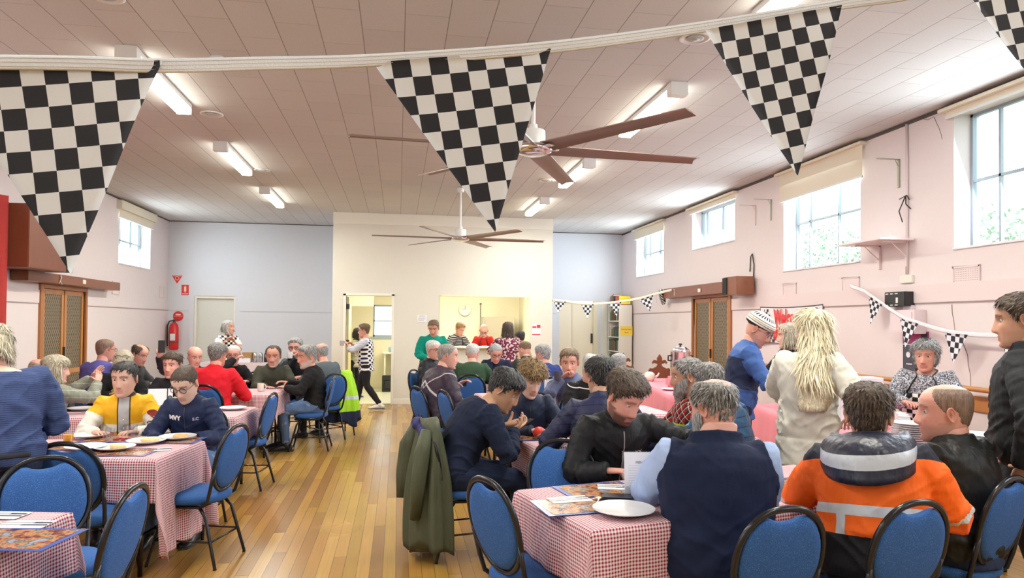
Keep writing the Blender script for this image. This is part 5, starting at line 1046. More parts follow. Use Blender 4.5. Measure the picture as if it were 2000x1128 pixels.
    def tuft(q0, dr, out, L, w, curl_):
        P = []; c_ = q0.copy(); dd = (dr+out*.18).normalized(); sd = dd.cross(out).normalized()
        for k2 in range(5):
            t = k2/4; ww = w*(1-t**1.6)+.0004; P += [c_-sd*ww+out*.0005, c_+out*(.0025*(1-t)), c_+sd*ww+out*.0005]; dd = (dd-out*(.16 if not curl_ else .0)+sd*curl_*rnd.uniform(-1, 1)+out*(curl_*.4*rnd.uniform(-1, 1))).normalized(); c_ = c_+dd*(L/4)
        b0 = len(b.v); b.add([tuple(M @ v) for v in P], [(3*k2+j, 3*k2+j+1, 3*k2+j+4, 3*k2+j+3) for k2 in range(4) for j in (0, 1)]); j_ = Vector((rnd.uniform(-.5, .5), rnd.uniform(-.5, .5), rnd.uniform(-.5, .5))); hd.extend([tuple(q0+j_)]*len(P))
    if cand and nt:
        crown = Vector((.01, -.045, .12)); big = {'curly': 1.3, 'bob': 1.6, 'long': 2.0, 'mid': 1.5, 'buzz': .2, 'crop': .5, 'fringe': .45}.get(style, 1.0)
        for _ in range(nt):
            i = rnd.choice(cand); q0 = Vector(vs[i]); out = (q0-Vector((0, -.005, 0))).normalized(); fl_ = q0-crown; fl_ = fl_-out*fl_.dot(out); fl_ = fl_.normalized() if fl_.length > 1e-4 else Vector((0, -1, 0))
            if q0.z > .06 and q0.y > -.05 and style in ('short', 'crop'): fl_ = (fl_*.7+Vector((o.get('sweep', .35), .35, 0))-out*Vector((o.get('sweep', .35), .35, 0)).dot(out)).normalized()
            if style in ('long', 'bob') and q0.z < .085: fl_ = (Vector((0, -.15, -1))-out*Vector((0, -.15, -1)).dot(out)).normalized()
            if style == 'long' and q0.y > .06: continue
            tuft(q0-out*.002, (fl_+Vector((rnd.gauss(0, .22), rnd.gauss(0, .22), rnd.gauss(0, .15)))).normalized(), out, rnd.uniform(.022, .042)*big*o.get('tl', .72), rnd.uniform(.0022, .0045)*(.6 if big < .5 else 1), .9 if style == 'curly' else o.get('wv', 0))
    if style in ('bob', 'long') and nt:
        for _ in range(nt):
            i = rnd.randrange(rows*2//3); j = rnd.randrange(k+1); q0 = V2[i*nk+j]; out = Vector((q0.x, q0.y, 0)).normalized(); tuft(q0+out*.001, (V2[min(rows, i+3)*nk+j]-q0).normalized()+Vector((rnd.gauss(0, .1), rnd.gauss(0, .1), 0)), out, rnd.uniform(.05, .11)*(1 if style == 'bob' else 1.5), rnd.uniform(.003, .006), .12*o.get('wave', 1))
    me = bpy.data.meshes.new('hair'); me.from_pydata(b.v, [], b.f); at_ = me.attributes.new('hd', 'FLOAT_VECTOR', 'POINT')
    at_.data.foreach_set('vector', np.array(hd, dtype=np.float32).ravel())
    for p in me.polygons: p.use_smooth = True
    bm = bmesh.new(); bm.from_mesh(me); bmesh.ops.delete(bm, geom=[v for v in bm.verts if not v.link_faces], context='VERTS'); bm.to_mesh(me); bm.free()
    return link('hair', me, mat_, parent)
def chain_beard(M, mat_, parent, L, o):
    """full beard hugging the jaw"""
    vs = []; hd = []; n = 22; rows = 12; V = []
    for i in range(rows+1):
        t = i/rows
        for j in range(n+1):
            p = math.radians(-82+164*j/n); z = lin(t, [0, 1], [-.045+.05*abs(math.sin(p))**2.5, -.112-L*math.cos(p)**2*.9])
            x, y, _ = head_point(max(z, -.108), p, o.get('hw', 1), o.get('jaw', 1), 0, 0)
            if abs(x) < .024 and -.078 < z < -.052: off = -.004
            else: off = .009*math.sin(min(1, t*2.2+.15)*PI/2)+noise.noise(Vector((j*.9, t*7, 2)))*.003
            if z < -.105: x *= 1-.35*t; y = lin(t, [.5, 1], [.085, .07])*math.cos(p)**.4+.0
            q = Vector((x, y, z))+Vector((math.sin(p), math.cos(p), -.2))*off; V.append(q)
    nk = n+1; W_ = [q-Vector((0, .012, -.004)) for q in V]; m = len(V)
    F_ = [(i*nk+j, (i+1)*nk+j, (i+1)*nk+j+1, i*nk+j+1) for i in range(rows) for j in range(n)]; F_ += [tuple(m+a for a in reversed(f)) for f in F_]
    F_ += [(rows*nk+j, rows*nk+j+m, rows*nk+j+1+m, rows*nk+j+1) for j in range(n)]
    me = bpy.data.meshes.new('beard'); me.from_pydata([tuple(M @ q) for q in V+W_], [], F_); a = me.attributes.new('hd', 'FLOAT_VECTOR', 'POINT'); a.data.foreach_set('vector', np.array([tuple(q) for q in V+W_], dtype=np.float32).ravel())
    for p in me.polygons: p.use_smooth = True
    return link('beard', me, mat_, parent)
def make_glasses(M, parent, m, up=False, nm='glasses'):
    b = MB(); O = Matrix.Translation((0, -.02, .055)) @ Matrix.Rotation(math.radians(40), 4, 'X') if up else Matrix.Identity(4)
    for s in (-1, 1):
        b.tube([(s*.033+.024*math.cos(a), .093, .010+.019*math.sin(a)) for a in [k*PI/9 for k in range(18)]], .0022, 6, closed=True)
        b.tube([(s*.057, .092, .018), (s*.071, .075, .018), (s*.078, .0, .014)], .0018, 6)
    b.tube([(-.010, .096, .014), (0, .099, .016), (.010, .096, .014)], .002, 6); b.v = [tuple(M @ O @ Vector(v)) for v in b.v]
    g = b.obj(nm, m, parent, smooth=True); l = MB()
    for s in (-1, 1): l.lathe([(.023, .093), (0, .0935)], (s*.033, 0, .010), 16, axis='y')
    l.v = [tuple(M @ O @ Vector(v)) for v in l.v]; l.obj('lens', glassmat('spectacle_lens', (.95, .96, .97), .4), g); return g

def frame_from(d, up):
    d = d.normalized(); x = d.cross(up); x = x.normalized() if x.length > 1e-6 else d.orthogonal().normalized(); n = x.cross(d); return x, n
def make_hand(A, W_, d, nrm, s, col, side, curl=.5, spread=.5, thumb=.6):
    """five-fingered hand from the wrist: d along the palm, nrm out of the palm side"""
    d = d.normalized(); nrm = (nrm-d*nrm.dot(d)).normalized(); x = d.cross(nrm)*side      # x: towards the thumb
    def P(a, b, c): return W_+(d*a+x*b+nrm*c)*s
    n = 10; rings = []
    for a, w, h in ((-.015, .026, .019), (.012, .029, .018), (.04, .038, .0165), (.07, .042, .0145), (.088, .040, .011), (.096, .034, .006)):
        rings.append([P(a, w*math.cos(2*PI*j/n), h*math.sin(2*PI*j/n)) for j in range(n)])
    A.add([p for r_ in rings for p in r_], grid_faces(len(rings), n), col)
    def finger(base, dr, L, r0, cu, ax_n):
        p = base; dd = dr.normalized(); pts = [p-dd*.012*s]; rr = [r0*s]; ang = cu*.35
        for k, f in enumerate((.45, .30, .25)):
            dd = (dd*math.cos(ang)+ax_n*math.sin(ang)).normalized(); ax_n = (ax_n-dd*ax_n.dot(dd)).normalized(); 
            pts.append(p); rr.append(r0*s*(1.04-.1*k)); p = p+dd*L*f*s; ang = cu*(.9, .8, .5)[k]
        pts.append(p); rr.append(r0*s*.80); pts.append(p+dd*r0*.6*s); rr.append(r0*s*.35)
        b = MB(); b.tube(pts, rr, 8); A.add(b.v, b.f, col)
    for k, (b0, L, r0) in enumerate(((.030, .072, .0088), (.010, .080, .0092), (-.011, .074, .0088), (-.030, .060, .0078))):
        finger(P(.085 if k < 3 else .078, b0, 0), d+x*(b0*3*spread), L, r0, curl*(1+.08*k), nrm.copy())
    finger(P(.022, .030, .006), d*.62+x*.75+nrm*.30, .070, .0105, thumb*.8, (nrm*.8-x*.4).normalized())
def loft(A, C, X, Y, RX, RY, n, col=(1, 1, 1)):
    vs = []
    for c, x, y, rx, ry in zip(C, X, Y, RX, RY):
        for j in range(n):
            a = 2*PI*j/n; vs.append(c+x*rx*math.cos(a)+y*ry*math.sin(a))
    A.add(vs, grid_faces(len(C), n), col)
def remesh(v, f, voxel, smooth=2):
    me = bpy.data.meshes.new('t'); me.from_pydata([tuple(p) for p in v], [], f); bm = bmesh.new(); bm.from_mesh(me); bmesh.ops.recalc_face_normals(bm, faces=bm.faces); bm.to_mesh(me); bm.free()
    o = bpy.data.objects.new('t', me); COL.objects.link(o); m = o.modifiers.new('r', 'REMESH'); m.mode = 'VOXEL'; m.voxel_size = voxel; m.use_smooth_shade = True
    if smooth: q = o.modifiers.new('s', 'SMOOTH'); q.factor = .5; q.iterations = smooth
    dg = bpy.context.evaluated_depsgraph_get(); r_ = bpy.data.meshes.new_from_object(o.evaluated_get(dg)); bpy.data.objects.remove(o); bpy.data.meshes.remove(me); return r_
def ik(Sh, Wr, a, b, pole):
    v = Wr-Sh; L = v.length; mx = (a+b)*.985
    if L > mx: Wr = Sh+v*(mx/L); v = Wr-Sh; L = mx
    d = v/L; p = pole-d*pole.dot(d); p = p.normalized() if p.length > 1e-5 else d.orthogonal(); x = (a*a-b*b+L*L)/(2*L); h = math.sqrt(max(0, a*a-x*x)); return Sh+d*x+p*h, Wr
LOG = []
def person(label, px, py, D, body=0, face=None, pose='sit', hp=8, hr=0, lean=8, side=0, arms=('table', 'table'), curl=(.5, .5), bulk=1., belly=0., hs=1.05, sh=1., group=None,
           top=None, sleeve=None, slen=1.0, legs=None, shoes=None, skin=(.66, .40, .30), hair=None, glasses=None, beard=None, fo=None, collar=.0, vest=None, apron=None, voxel=None, chair_=True, hat=None, hood=None,
           poles=(None, None), handdir=(None, None), neckw=1.0, fold=.013, loose=.017, topz=None, extra=None, sMin=None, feet=None, curve=1.0, neckline=None):
    fo = dict(fo or {}); face = body if face is None else face; Pc = at(px, py, D); fb = fwd(px, body); hd = heading(fb); hz = .545 if pose == 'sit' else None
    ln = math.radians(lean); sd = math.radians(side)
    def spine(s, hz):
        pts = [Vector((0, 0, hz))]; an = []
        for k in range(26):
            t = k/25*.52; a = ln*(.45+curve*1.05*t/.52); an.append(a); dr = Vector((math.sin(sd*t/.52*1.4), math.sin(a), math.cos(a)*math.cos(sd))).normalized(); pts.append(pts[-1]+dr*(.52/25*s)) if k < 25 else None
        na = an[-1]*.75+math.radians(hp)*.35+.12; nb = pts[-1]; hc = nb+Vector((math.sin(sd)*.5, math.sin(na), math.cos(na))).normalized()*(.165*s); return pts, an, hc
    s = 1.0
    for _ in range(12):
        h_ = hz if pose == 'sit' else .93*s; pts, an, hc = spine(s, h_); err = Pc.z-hc.z; s += err/((hc.z-(h_ if pose == 'sit' else 0))/s)*1.0
        if sMin is not None: s = sMin
    s = max(.82, min(1.22, s)); h_ = hz if pose == 'sit' else .93*s; pts, an, hc = spine(s, h_); LOG.append((label[:38], round(s, 3), round(Pc.x, 2), round(Pc.y, 2)))
    Rz = Matrix.Rotation(hd, 4, 'Z'); off = Rz @ Vector((hc.x, hc.y, 0)); loc = Vector((Pc.x-off.x, Pc.y-off.y, 0)); root = empty('person', loc, hd, label, 'person', group)
    bw = .97*s*bulk; vox = voxel or max(.009, min(.02, D*.0018))
    TT = [-.07, 0, .08, .18, .30, .40, .46, .50, .535]
    RX = [.150, .172, .168, .150, .165, .180, .176, .135, .075]; RY = [.100, .118, .116, .108, .122, .124, .112, .092, .068]; RB = [0, .25, .9, 1, .45, .1, 0, 0, 0]
    def sp(t):
        k = t/.52*25; k0 = int(max(0, min(24, math.floor(k)))); p = pts[k0]+(pts[k0+1]-pts[k0])*(k-k0); a = an[k0]; U = (pts[k0+1]-pts[k0]).normalized(); X = Vector((1, 0, 0)); X = (X-U*X.dot(U)).normalized(); Y = U.cross(X); return p, X, Y, U
    def torso(A, infl, t0=-.07, t1=.535, wide=1.0, n=26):
        C = []; X = []; Y = []; A1 = []; B1 = []
        tt = [t for t in TT if t0 <= t <= t1]; tt = sorted(set([t0]+tt+[t1]))
        for t in tt:
            p, x, y, u = sp(t); rx = lin(t, TT, RX)*bw*wide*(1+.18*belly*lin(t, TT, RB)); ry = lin(t, TT, RY)*bw*(1+.5*belly*lin(t, TT, RB)); yo = .35*belly*lin(t, TT, RB)*.11*s
            C.append(p+y*yo); X.append(x); Y.append(y); A1.append(rx+infl); B1.append(ry+infl)
        loft(A, C, X, Y, A1, B1, n)
    # arms
    J = []; tz = .80-h_ if pose == 'sit' else None
    pc, xc, yc, uc = sp(.445); shw = .168*bw*sh
    PRE = {'table': (.15, .40, .27), 'tablew': (.24, .36, .27), 'lap': (.10, .28, .10), 'hang': (.26, .03, -.02), 'mouth': (.03, .20, .60), 'chest': (.06, .26, .36), 'cross': (-.06, .30, .28), 'fwd': (.14, .42, .25), 'hip': (.26, -.02, .1)}
    for i, sgn in enumerate((1, -1)):
        a_ = arms[i]; w = PRE[a_] if isinstance(a_, str) else a_; Wr = Vector((sgn*w[0]*s if isinstance(a_, str) else w[0], w[1]*s if isinstance(a_, str) else w[1], h_+w[2]*(s if isinstance(a_, str) and a_ not in ('table', 'tablew') else 1)))
        Sh = pc+xc*sgn*shw; pole = poles[i]; pole = Vector(pole) if pole else Vector((sgn*.75, -.35, -.75)); El, Wr = ik(Sh, Wr, .285*s, .255*s, pole); J.append((Sh, El, Wr))
    def arm(A, i, infl, l0=0.0, l1=1.0, n=16, over=1.0):
        Sh, El, Wr = J[i]; sgn = (1, -1)[i]; inner = pc-uc*.02*s+xc*sgn*shw*.35; P = []; R_ = []
        path = [(inner, .062, -.2), (Sh-xc*sgn*.01+uc*.012, .066, 0), (Sh.lerp(El, .3), .055, .16), (Sh.lerp(El, .7), .049, .38), (El, .045, .53), (El.lerp(Wr, .25), .045, .65), (El.lerp(Wr, .65), .036, .84), (Wr, .028, 1.0)]
        for q, r_, t in path:
            if t < l0-1e-6 or t > l1+1e-6: continue
            P.append(q); R_.append(r_*bw**.6*s**.4*over+infl)
        if l1 < 1 and not any(abs(t-l1) < .01 for _, _, t in path):
            q = Sh.lerp(El, l1/.53) if l1 < .53 else El.lerp(Wr, (l1-.53)/.47); P.append(q); R_.append(lin(l1, [0, .53, 1], [.058, .046, .03])*bw**.6*s**.4+infl)
        b = MB(); b.tube(P, R_, n); A.add(b.v, b.f, (1, 1, 1))
    # legs
    LJ = []
    for sgn in (1, -1):
        hp_ = Vector((sgn*.092*bw, 0, h_)); 
        if pose == 'sit':
            kn = Vector((sgn*.135, .44*s, .50)); ak = Vector((sgn*.14, .40*s+(.06 if sgn > 0 else -.02), .085))
            if feet: kn = kn+Vector(feet[0 if sgn > 0 else 1][0]); ak = ak+Vector(feet[0 if sgn > 0 else 1][1])
        else:
            kn = Vector((sgn*.10, .03, .49*s)); ak = Vector((sgn*.105, -.02, .085))
            if feet: kn = kn+Vector(feet[0 if sgn > 0 else 1][0]); ak = ak+Vector(feet[0 if sgn > 0 else 1][1])
        LJ.append((hp_, kn, ak))
    def leg(A, i, infl, n=18):
        hp_, kn, ak = LJ[i]; b = MB(); k = bw**.7*s**.3; b.tube([hp_+Vector((0, -.03 if pose == 'sit' else 0, .02)), hp_.lerp(kn, .12), hp_.lerp(kn, .5), kn-(kn-hp_).normalized()*.04, kn+(ak-kn).normalized()*.03, kn.lerp(ak, .4), kn.lerp(ak, .8), ak+(kn-ak).normalized()*.01], [.09*k+infl, .092*k+infl, .078*k+infl, .060*k+infl, .057*k+infl, .056*k+infl, .043*k+infl, .040*k+infl*1.3], n); A.add(b.v, b.f, (1, 1, 1))
    # head frame
    fh = fwd(px, face); hy = heading(fh)-hd; Mh = Matrix.Translation(hc) @ Matrix.Rotation(hy, 4, 'Z') @ Matrix.Rotation(-math.radians(hp), 4, 'X') @ Matrix.Rotation(math.radians(hr), 4, 'Y') @ Matrix.Scale(hs*(.6+.4*s), 4)
    # body: one continuous figure
    B = Acc(); torso(B, -.014)
    for i in (0, 1): arm(B, i, -.009); leg(B, i, -.006)
    nb, nx, ny, nu = sp(.50); hdn = Mh @ Vector((0, -.018, -.055)); k = neckw*s*bulk**.5
    loft(B, [nb-nu*.02, nb.lerp(hdn, .35), nb.lerp(hdn, .7), hdn], [nx, nx, nx, nx], [ny, ny, ny, ny], [.088*k, .062*k, .057*k, .056*k], [.075*k, .060*k, .058*k, .060*k], 20)
    bme = remesh(B.v, B.f, max(.011, vox), 2); A = Acc(); A.add([v.co.copy() for v in bme.vertices], [tuple(p.vertices) for p in bme.polygons], skin); bpy.data.meshes.remove(bme)
    make_head(A, Mh, skin, fo)
    for i, sgn in enumerate((1, -1)):
        Sh, El, Wr = J[i]; fd = (Wr-El).normalized(); hdir = handdir[i]
        if hdir: dr = Vector(hdir[0]); nr = Vector(hdir[1])
        else: dr = fd+Vector((-sgn*.25, .25, -.05)) if arms[i] != 'hang' else fd; nr = Vector((0, 0, -1)) if abs(fd.z) < .8 else Vector((-sgn, .0, 0))
        make_hand(A, Wr, dr, nr, s*1.02, mul(lerp3(skin, (.7, .25, .2), .08), .98), sgn, curl[i])
    me = bpy.data.meshes.new('body'); me.from_pydata(A.v, [], A.f); ca = me.color_attributes.new('Col', 'FLOAT_COLOR', 'POINT'); ca.data.foreach_set('color', np.array([(*c, 1) for c in A.c], dtype=np.float32).ravel())
    for p in me.polygons: p.use_smooth = True
    link('body', me, M_skin, root)
    # garments
    scen = np.array([sp(t/40*.6-.06)[0] for t in range(41)]); sX = [sp(t/40*.6-.06) for t in range(41)]
    def garment(name, A, m, vx=None, fd=fold):
        me = remesh(A.v, A.f, vx or vox, 3); nvt = len(me.vertices); co = np.zeros(nvt*3, dtype=np.float32); me.vertices.foreach_get('co', co); co = co.reshape(-1, 3)
        no = np.zeros(nvt*3, dtype=np.float32); me.vertices.foreach_get('normal', no); no = no.reshape(-1, 3)
        dt = np.linalg.norm(co[:, None, :]-scen[None], axis=2); ti = dt.argmin(1); dmin = dt.min(1)/.16; armt = np.full(nvt, -1.0)
        for i in (0, 1):
            Sh, El, Wr = J[i]; sg = np.array([Sh.lerp(El, k/10) for k in range(11)]+[El.lerp(Wr, k/10) for k in range(1, 11)]); da = np.linalg.norm(co[:, None, :]-sg[None], axis=2); ai = da.argmin(1); isarm = (da.min(1)/.075 < dmin) & (ai > 0); armt = np.where(isarm, ai/20*(1 if i == 0 else 1), armt)
        rc = np.zeros((nvt, 3), dtype=np.float32); side_ = co[:, 0] > 0
        for q in range(nvt):
            p, x, y, u = sX[ti[q]]; v = Vector(co[q])-p; rc[q] = (v.dot(x), v.dot(y), ti[q]/40*.6-.06+v.dot(u)/s)
        a = me.attributes.new('rc', 'FLOAT_VECTOR', 'POINT'); a.data.foreach_set('vector', rc.ravel()); a = me.attributes.new('armt', 'FLOAT', 'POINT'); a.data.foreach_set('value', armt.astype(np.float32))
        if fd:
            sd_ = HS(label) % 97
            for q in range(nvt):
                c = co[q]; at_ = armt[q]; t = rc[q][2]
                if at_ > 0:
                    w = .55+1.3*math.exp(-((at_-.52)/.15)**2)+.5*math.exp(-((at_-.05)/.1)**2); nn = noise.noise(Vector((c[0]*8+sd_, c[1]*8, c[2]*14))); rg = 1-2*abs(noise.noise(Vector((at_*15+sd_, c[0]*6, c[1]*6+c[2]*3))))
                else:
                    w = .5+1.0*math.exp(-((t-.10)/.13)**2); nn = noise.noise(Vector((c[0]*6+sd_, c[1]*6, c[2]*13+abs(c[0])*10))); rg = 1-2*abs(noise.noise(Vector((rc[q][0]*5-sd_, rc[q][1]*4, t*13-abs(rc[q][0])*9))))
                co[q] += no[q]*(fd*w*(nn*.9+.75*max(0, rg)**3-.12))
            me.vertices.foreach_set('co', co.ravel())
        for p in me.polygons: p.use_smooth = True
        me.update(); return link(name, me, m, root)
    topo = None
    zt = topz if topz is not None else (-.05 if pose == 'sit' else -.13)
    neck_t = neckline if neckline is not None else .535
    if top:
        A = Acc(); torso(A, loose, max(zt, -.07), neck_t, sh**.5)
        if zt < -.07: p, x, y, u = sp(0); loft(A, [p-u*(-zt), p-u*.05], [x, x], [y, y], [(.178*bw+loose+.012), .17*bw+loose], [(.128*bw+loose+.010), .118*bw+loose], 26)
        if collar:
            p, x, y, u = sp(.50); hd_ = (hdn-nb).normalized(); loft(A, [p, p+u*.045*s, p+u*.045*s+hd_*collar], [x]*3, [y]*3, [.098*k+.004, .078*k, .074*k], [.086*k+.004, .074*k, .072*k], 22)
        if sleeve is None:
            for i in (0, 1): arm(A, i, loose*1.1, -.3, slen*.985)
        topo = garment(top[0], A, top[1])
        if sleeve:
            for i in (0, 1):
                A = Acc(); arm(A, i, loose*1.0, -.3, slen*.985); garment('sleeve', A, sleeve)
    if legs:
        A = Acc(); torso(A, .008, -.07, .09)
        for i in (0, 1): leg(A, i, .010)
        p, x, y, u = sp(0)
        if pose == 'sit': loft(A, [p+Vector((0, -.03, -.085)), p+Vector((0, .03, .03))], [Vector((1, 0, 0))]*2, [Vector((0, 1, 0))]*2, [.15*bw, .17*bw], [.11*bw, .12*bw], 20)
        garment('trousers', A, legs, max(.014, vox), fold*.8)
    for i, sgn in enumerate((1, -1)):
        hp_, kn, ak = LJ[i]; b = MB(); fz = ak.z-.085; fx_, fy_ = ak.x, ak.y
        b.tube([(fx_, fy_-.07, fz+.035), (fx_, fy_-.03, fz+.048), (fx_, fy_+.05, fz+.045), (fx_, fy_+.12, fz+.032), (fx_+sgn*.004, fy_+.18, fz+.022), (fx_, fy_+.205, fz+.018)], [(.032, .034), (.046, .041), (.042, .043), (.030, .048), (.020, .042), (.008, .018)], 14).tube([(fx_, fy_-.01, fz+.04), ak+(kn-ak).normalized()*.03], [.045, .043], 12)
        so = b.obj('shoe', shoes or mat('black_shoe_leather', (.02, .02, .022), .35), root, smooth=True)
        MB().prism([(-.038, -.085), (.038, -.085), (.045, .08), (.035, .19), (0, .215), (-.035, .19), (-.045, .08)], .014, Matrix.Translation((fx_, fy_, max(0, fz)+.001))).obj('sole', fo.get('sole') or mat('rubber_sole', (.05, .045, .04), .7), so)
    hobj = None
    if hair:
        ho = dict(hair[2]) if len(hair) > 2 else {}; ho.setdefault('hw', fo.get('hw', 1)); ho.setdefault('seed', HS(label) % 50); ho['_D'] = D; ho['pushv'] = Vector((-math.sin(hy), -math.cos(hy), 0)); hobj = make_hair(hair[0], Mh, hair[1], root, ho, s)
    if beard: chain_beard(Mh, beard[0], root, beard[1], fo)
    if glasses: make_glasses(Mh, root, glasses if not isinstance(glasses, tuple) else glasses[0], isinstance(glasses, tuple))
    ctx = dict(root=root, Mh=Mh, sp=sp, J=J, s=s, bw=bw, top=topo, garment=garment, torso=torso, arm=arm, hz=h_, loc=loc, hd=hd, LJ=LJ, nb=nb, hc=hc, k=k)
    if vest: A = Acc(); torso(A, loose+.010, max(zt, -.07), .52, 1.02); 
    if vest:
        for i in (0, 1): arm(A, i, loose*1.1+.008, -.3, .0)
        if collar or vest[1] is not None: 
            p, x, y, u = sp(.50); loft(A, [p, p+u*.05*s, p+u*.05*s+(hdn-nb).normalized()*.03], [x]*3, [y]*3, [.100*k, .084*k, .084*k], [.09*k, .08*k, .08*k], 22)
        ctx['vest'] = garment('vest', A, vest[0])
    if apron: make_apron(ctx, *apron)
    if hat: hat(ctx)
    if extra: extra(ctx)
    if pose == 'sit' and chair_: 
        c = Rz @ Vector((0, .07, 0)); chair(loc+c, hd, chair_ if isinstance(chair_, str) else 'blue chair under the '+label)
    return ctx
def surf(ctx, ob, x, t, front=True, off=.004):
    """point on a garment at lateral x and height t in the torso frame"""
    p, X, Y, U = ctx['sp'](t); bvh = ctx.setdefault('bvh'+ob.name, BVHTree.FromPolygons([v.co for v in ob.data.vertices], [tuple(q.vertices) for q in ob.data.polygons]))
    d = Y if front else -Y; h = bvh.ray_cast(p+X*x+d*.27*max(1, ctx['bw']), -d); return (h[0]+h[1]*off) if h[0] is not None else p+X*x+d*.15
def decal(ctx, ob, me, x, t, m, name='lettering', front=True, off=.004):
    """lay a flat mesh (text or patch) on the garment"""
    sg = 1 if front else -1
    for v in me.vertices: v.co = surf(ctx, ob, x-sg*v.co.x, t+v.co.y/ctx['s'], front, off)
    return link(name, me, m, ctx['root'])
def patch(w, h, n=12, k=6, shape=None):
    b = MB(); vs = []; 
    for i in range(n+1):
        for j in range(k+1): vs.append(shape(i/n, j/k) if shape else ((i/n-.5)*w, (j/k-.5)*h, 0))
    b.add(vs, [(i*(k+1)+j, (i+1)*(k+1)+j, (i+1)*(k+1)+j+1, i*(k+1)+j+1) for i in range(n) for j in range(k)]); me = bpy.data.meshes.new('patch'); me.from_pydata(b.v, [], b.f); return me
def make_apron(ctx, m, mstrap, t0=-.06, t1=.36, w0=.15, w1=.10):
    """bib apron with neck straps"""
    n, k = 16, 22; vs = []; rc = []; top = ctx['top']
    for j in range(k+1):
        t = t0+(t1-t0)*j/k; w = lin(t, [t0, .12, .2, t1], [w0, w0, w1*1.15, w1])
        for i in range(n+1): x = (i/n*2-1)*w; vs.append(surf(ctx, top, x, t, True, .007)); rc.append((x, 0, t))
    fs = [(j*(n+1)+i, j*(n+1)+i+1, (j+1)*(n+1)+i+1, (j+1)*(n+1)+i) for j in range(k) for i in range(n)]
    me = bpy.data.meshes.new('apron'); me.from_pydata(vs, [], fs); a = me.attributes.new('rc', 'FLOAT_VECTOR', 'POINT'); a.data.foreach_set('vector', np.array(rc, dtype=np.float32).ravel())
    for p in me.polygons: p.use_smooth = True
    o = link('apron', me, m, ctx['root']); q = o.modifiers.new('thick', 'SOLIDIFY'); q.thickness = .003; q.offset = 1
    for s_ in (-1, 1):
        P = [surf(ctx, top, s_*(w1+(.055-w1)*u*1.0), t1+(.50-t1)*u, True, .008) for u in (0, .25, .5, .75, 1)]; nb, X, Y, U = ctx['sp'](.52)
        P += [nb+X*s_*.088*ctx['k']+U*.02, nb+X*s_*.05-Y*.085*ctx['k']+U*.02]; MB().tube(P, [(.004, .010)]*len(P), 8).obj('strap', mstrap, o, smooth=True)
    return o
def hold(ctx, i, ob, off=(0, 0, 0)):
    """world position of a hand, for what it holds"""
    Sh, El, Wr = ctx['J'][i]; return ctx['root'].matrix_basis @ (Wr+Vector(off))
# ------------------------------------------------------------------ garments and hair
SK = {'fair': (.70, .43, .34), 'pink': (.72, .38, .31), 'tan': (.56, .32, .22), 'asian': (.60, .36, .23), 'ruddy': (.66, .33, .25), 'pale': (.76, .52, .43)}
H_ = {'black': hair_mat('black_hair', (.012, .011, .011), (.05, .05, .055)), 'dark': hair_mat('dark_brown_hair', (.03, .018, .012), (.11, .07, .045)), 'brown': hair_mat('brown_hair', (.09, .05, .028), (.25, .16, .09)),
      'grey': hair_mat('grey_hair', (.20, .20, .20), (.48, .48, .48)), 'white': hair_mat('white_hair', (.50, .50, .49), (.82, .82, .80)), 'blond': hair_mat('long_blonde_hair', (.86, .74, .46), (.95, .88, .68)), 'ash': hair_mat('ash_blonde_hair', (.42, .36, .25), (.72, .66, .52)),
      'salt': hair_mat('salt_and_pepper_hair', (.05, .045, .042), (.40, .39, .38)), 'curl': hair_mat('curly_light_brown_hair', (.13, .07, .03), (.42, .27, .12)), 'ginger': hair_mat('copper_hair', (.22, .10, .035), (.5, .28, .12)), 'buzz': hair_mat('cropped_brown_hair', (.22, .14, .10), (.30, .20, .15)), 'gbuzz': hair_mat('cropped_grey_hair', (.26, .23, .21), (.42, .40, .38))}
navy = lambda n='navy_fleece', c=(.012, .018, .055), **k: cloth_mat(n, c, **k)
M_navy = cloth_mat('navy_fleece', (.010, .014, .042), weave=500); M_black = cloth_mat('black_knit', (.012, .012, .014)); M_shell = cloth_mat('black_shell_jacket', (.013, .014, .018), rough=.5, fold=.8); M_char = cloth_mat('charcoal_wool', (.05, .052, .055))
M_jean = cloth_mat('blue_denim', (.10, .17, .33), pat=p_blotch(9, .62, (.20, .29, .47))); M_dk = cloth_mat('dark_trousers', (.018, .018, .022)); M_khaki = cloth_mat('khaki_chinos', (.52, .40, .25)); M_dnavy = cloth_mat('dark_navy_trousers', (.015, .025, .06))
M_gf = mat('dark_spectacle_frame', (.02, .02, .022), .3); M_gm = mat('thin_metal_frame', (.25, .2, .2), .3, .7)
M_white_t = mat('white_print', (.85, .85, .88), .7)

# 1 woman at the left edge, back to the viewer
person('woman in a navy striped top with her back turned at the left frame edge', -14, 678, 3.95, 182, 178, 'stand', hp=22, lean=13, curve=1.2, arms=((.20, .32, .14), 'fwd'), poles=((.35, -.2, -.9), None), bulk=1.42, belly=.2, top=('shirt', cloth_mat('navy_ribbed_knit', (.018, .032, .13), pat=p_stripes(2, .011, .78, (.06, .09, .21)), weave=300)), legs=M_dnavy, skin=SK['fair'], hair=('bob', H_['ash'], dict(len=.075, nape=-.07)), neckline=.475, topz=-.05, sh=1.08,
       extra=lambda c: MB().tube([surf(c, c['top'], .016*k-.16, .015, False, .004) for k in range(21)], [(.014, .003)]*21, 8).obj('apron_string', mat('black_tie', (.02, .02, .03), .7), c['root'], smooth=True))
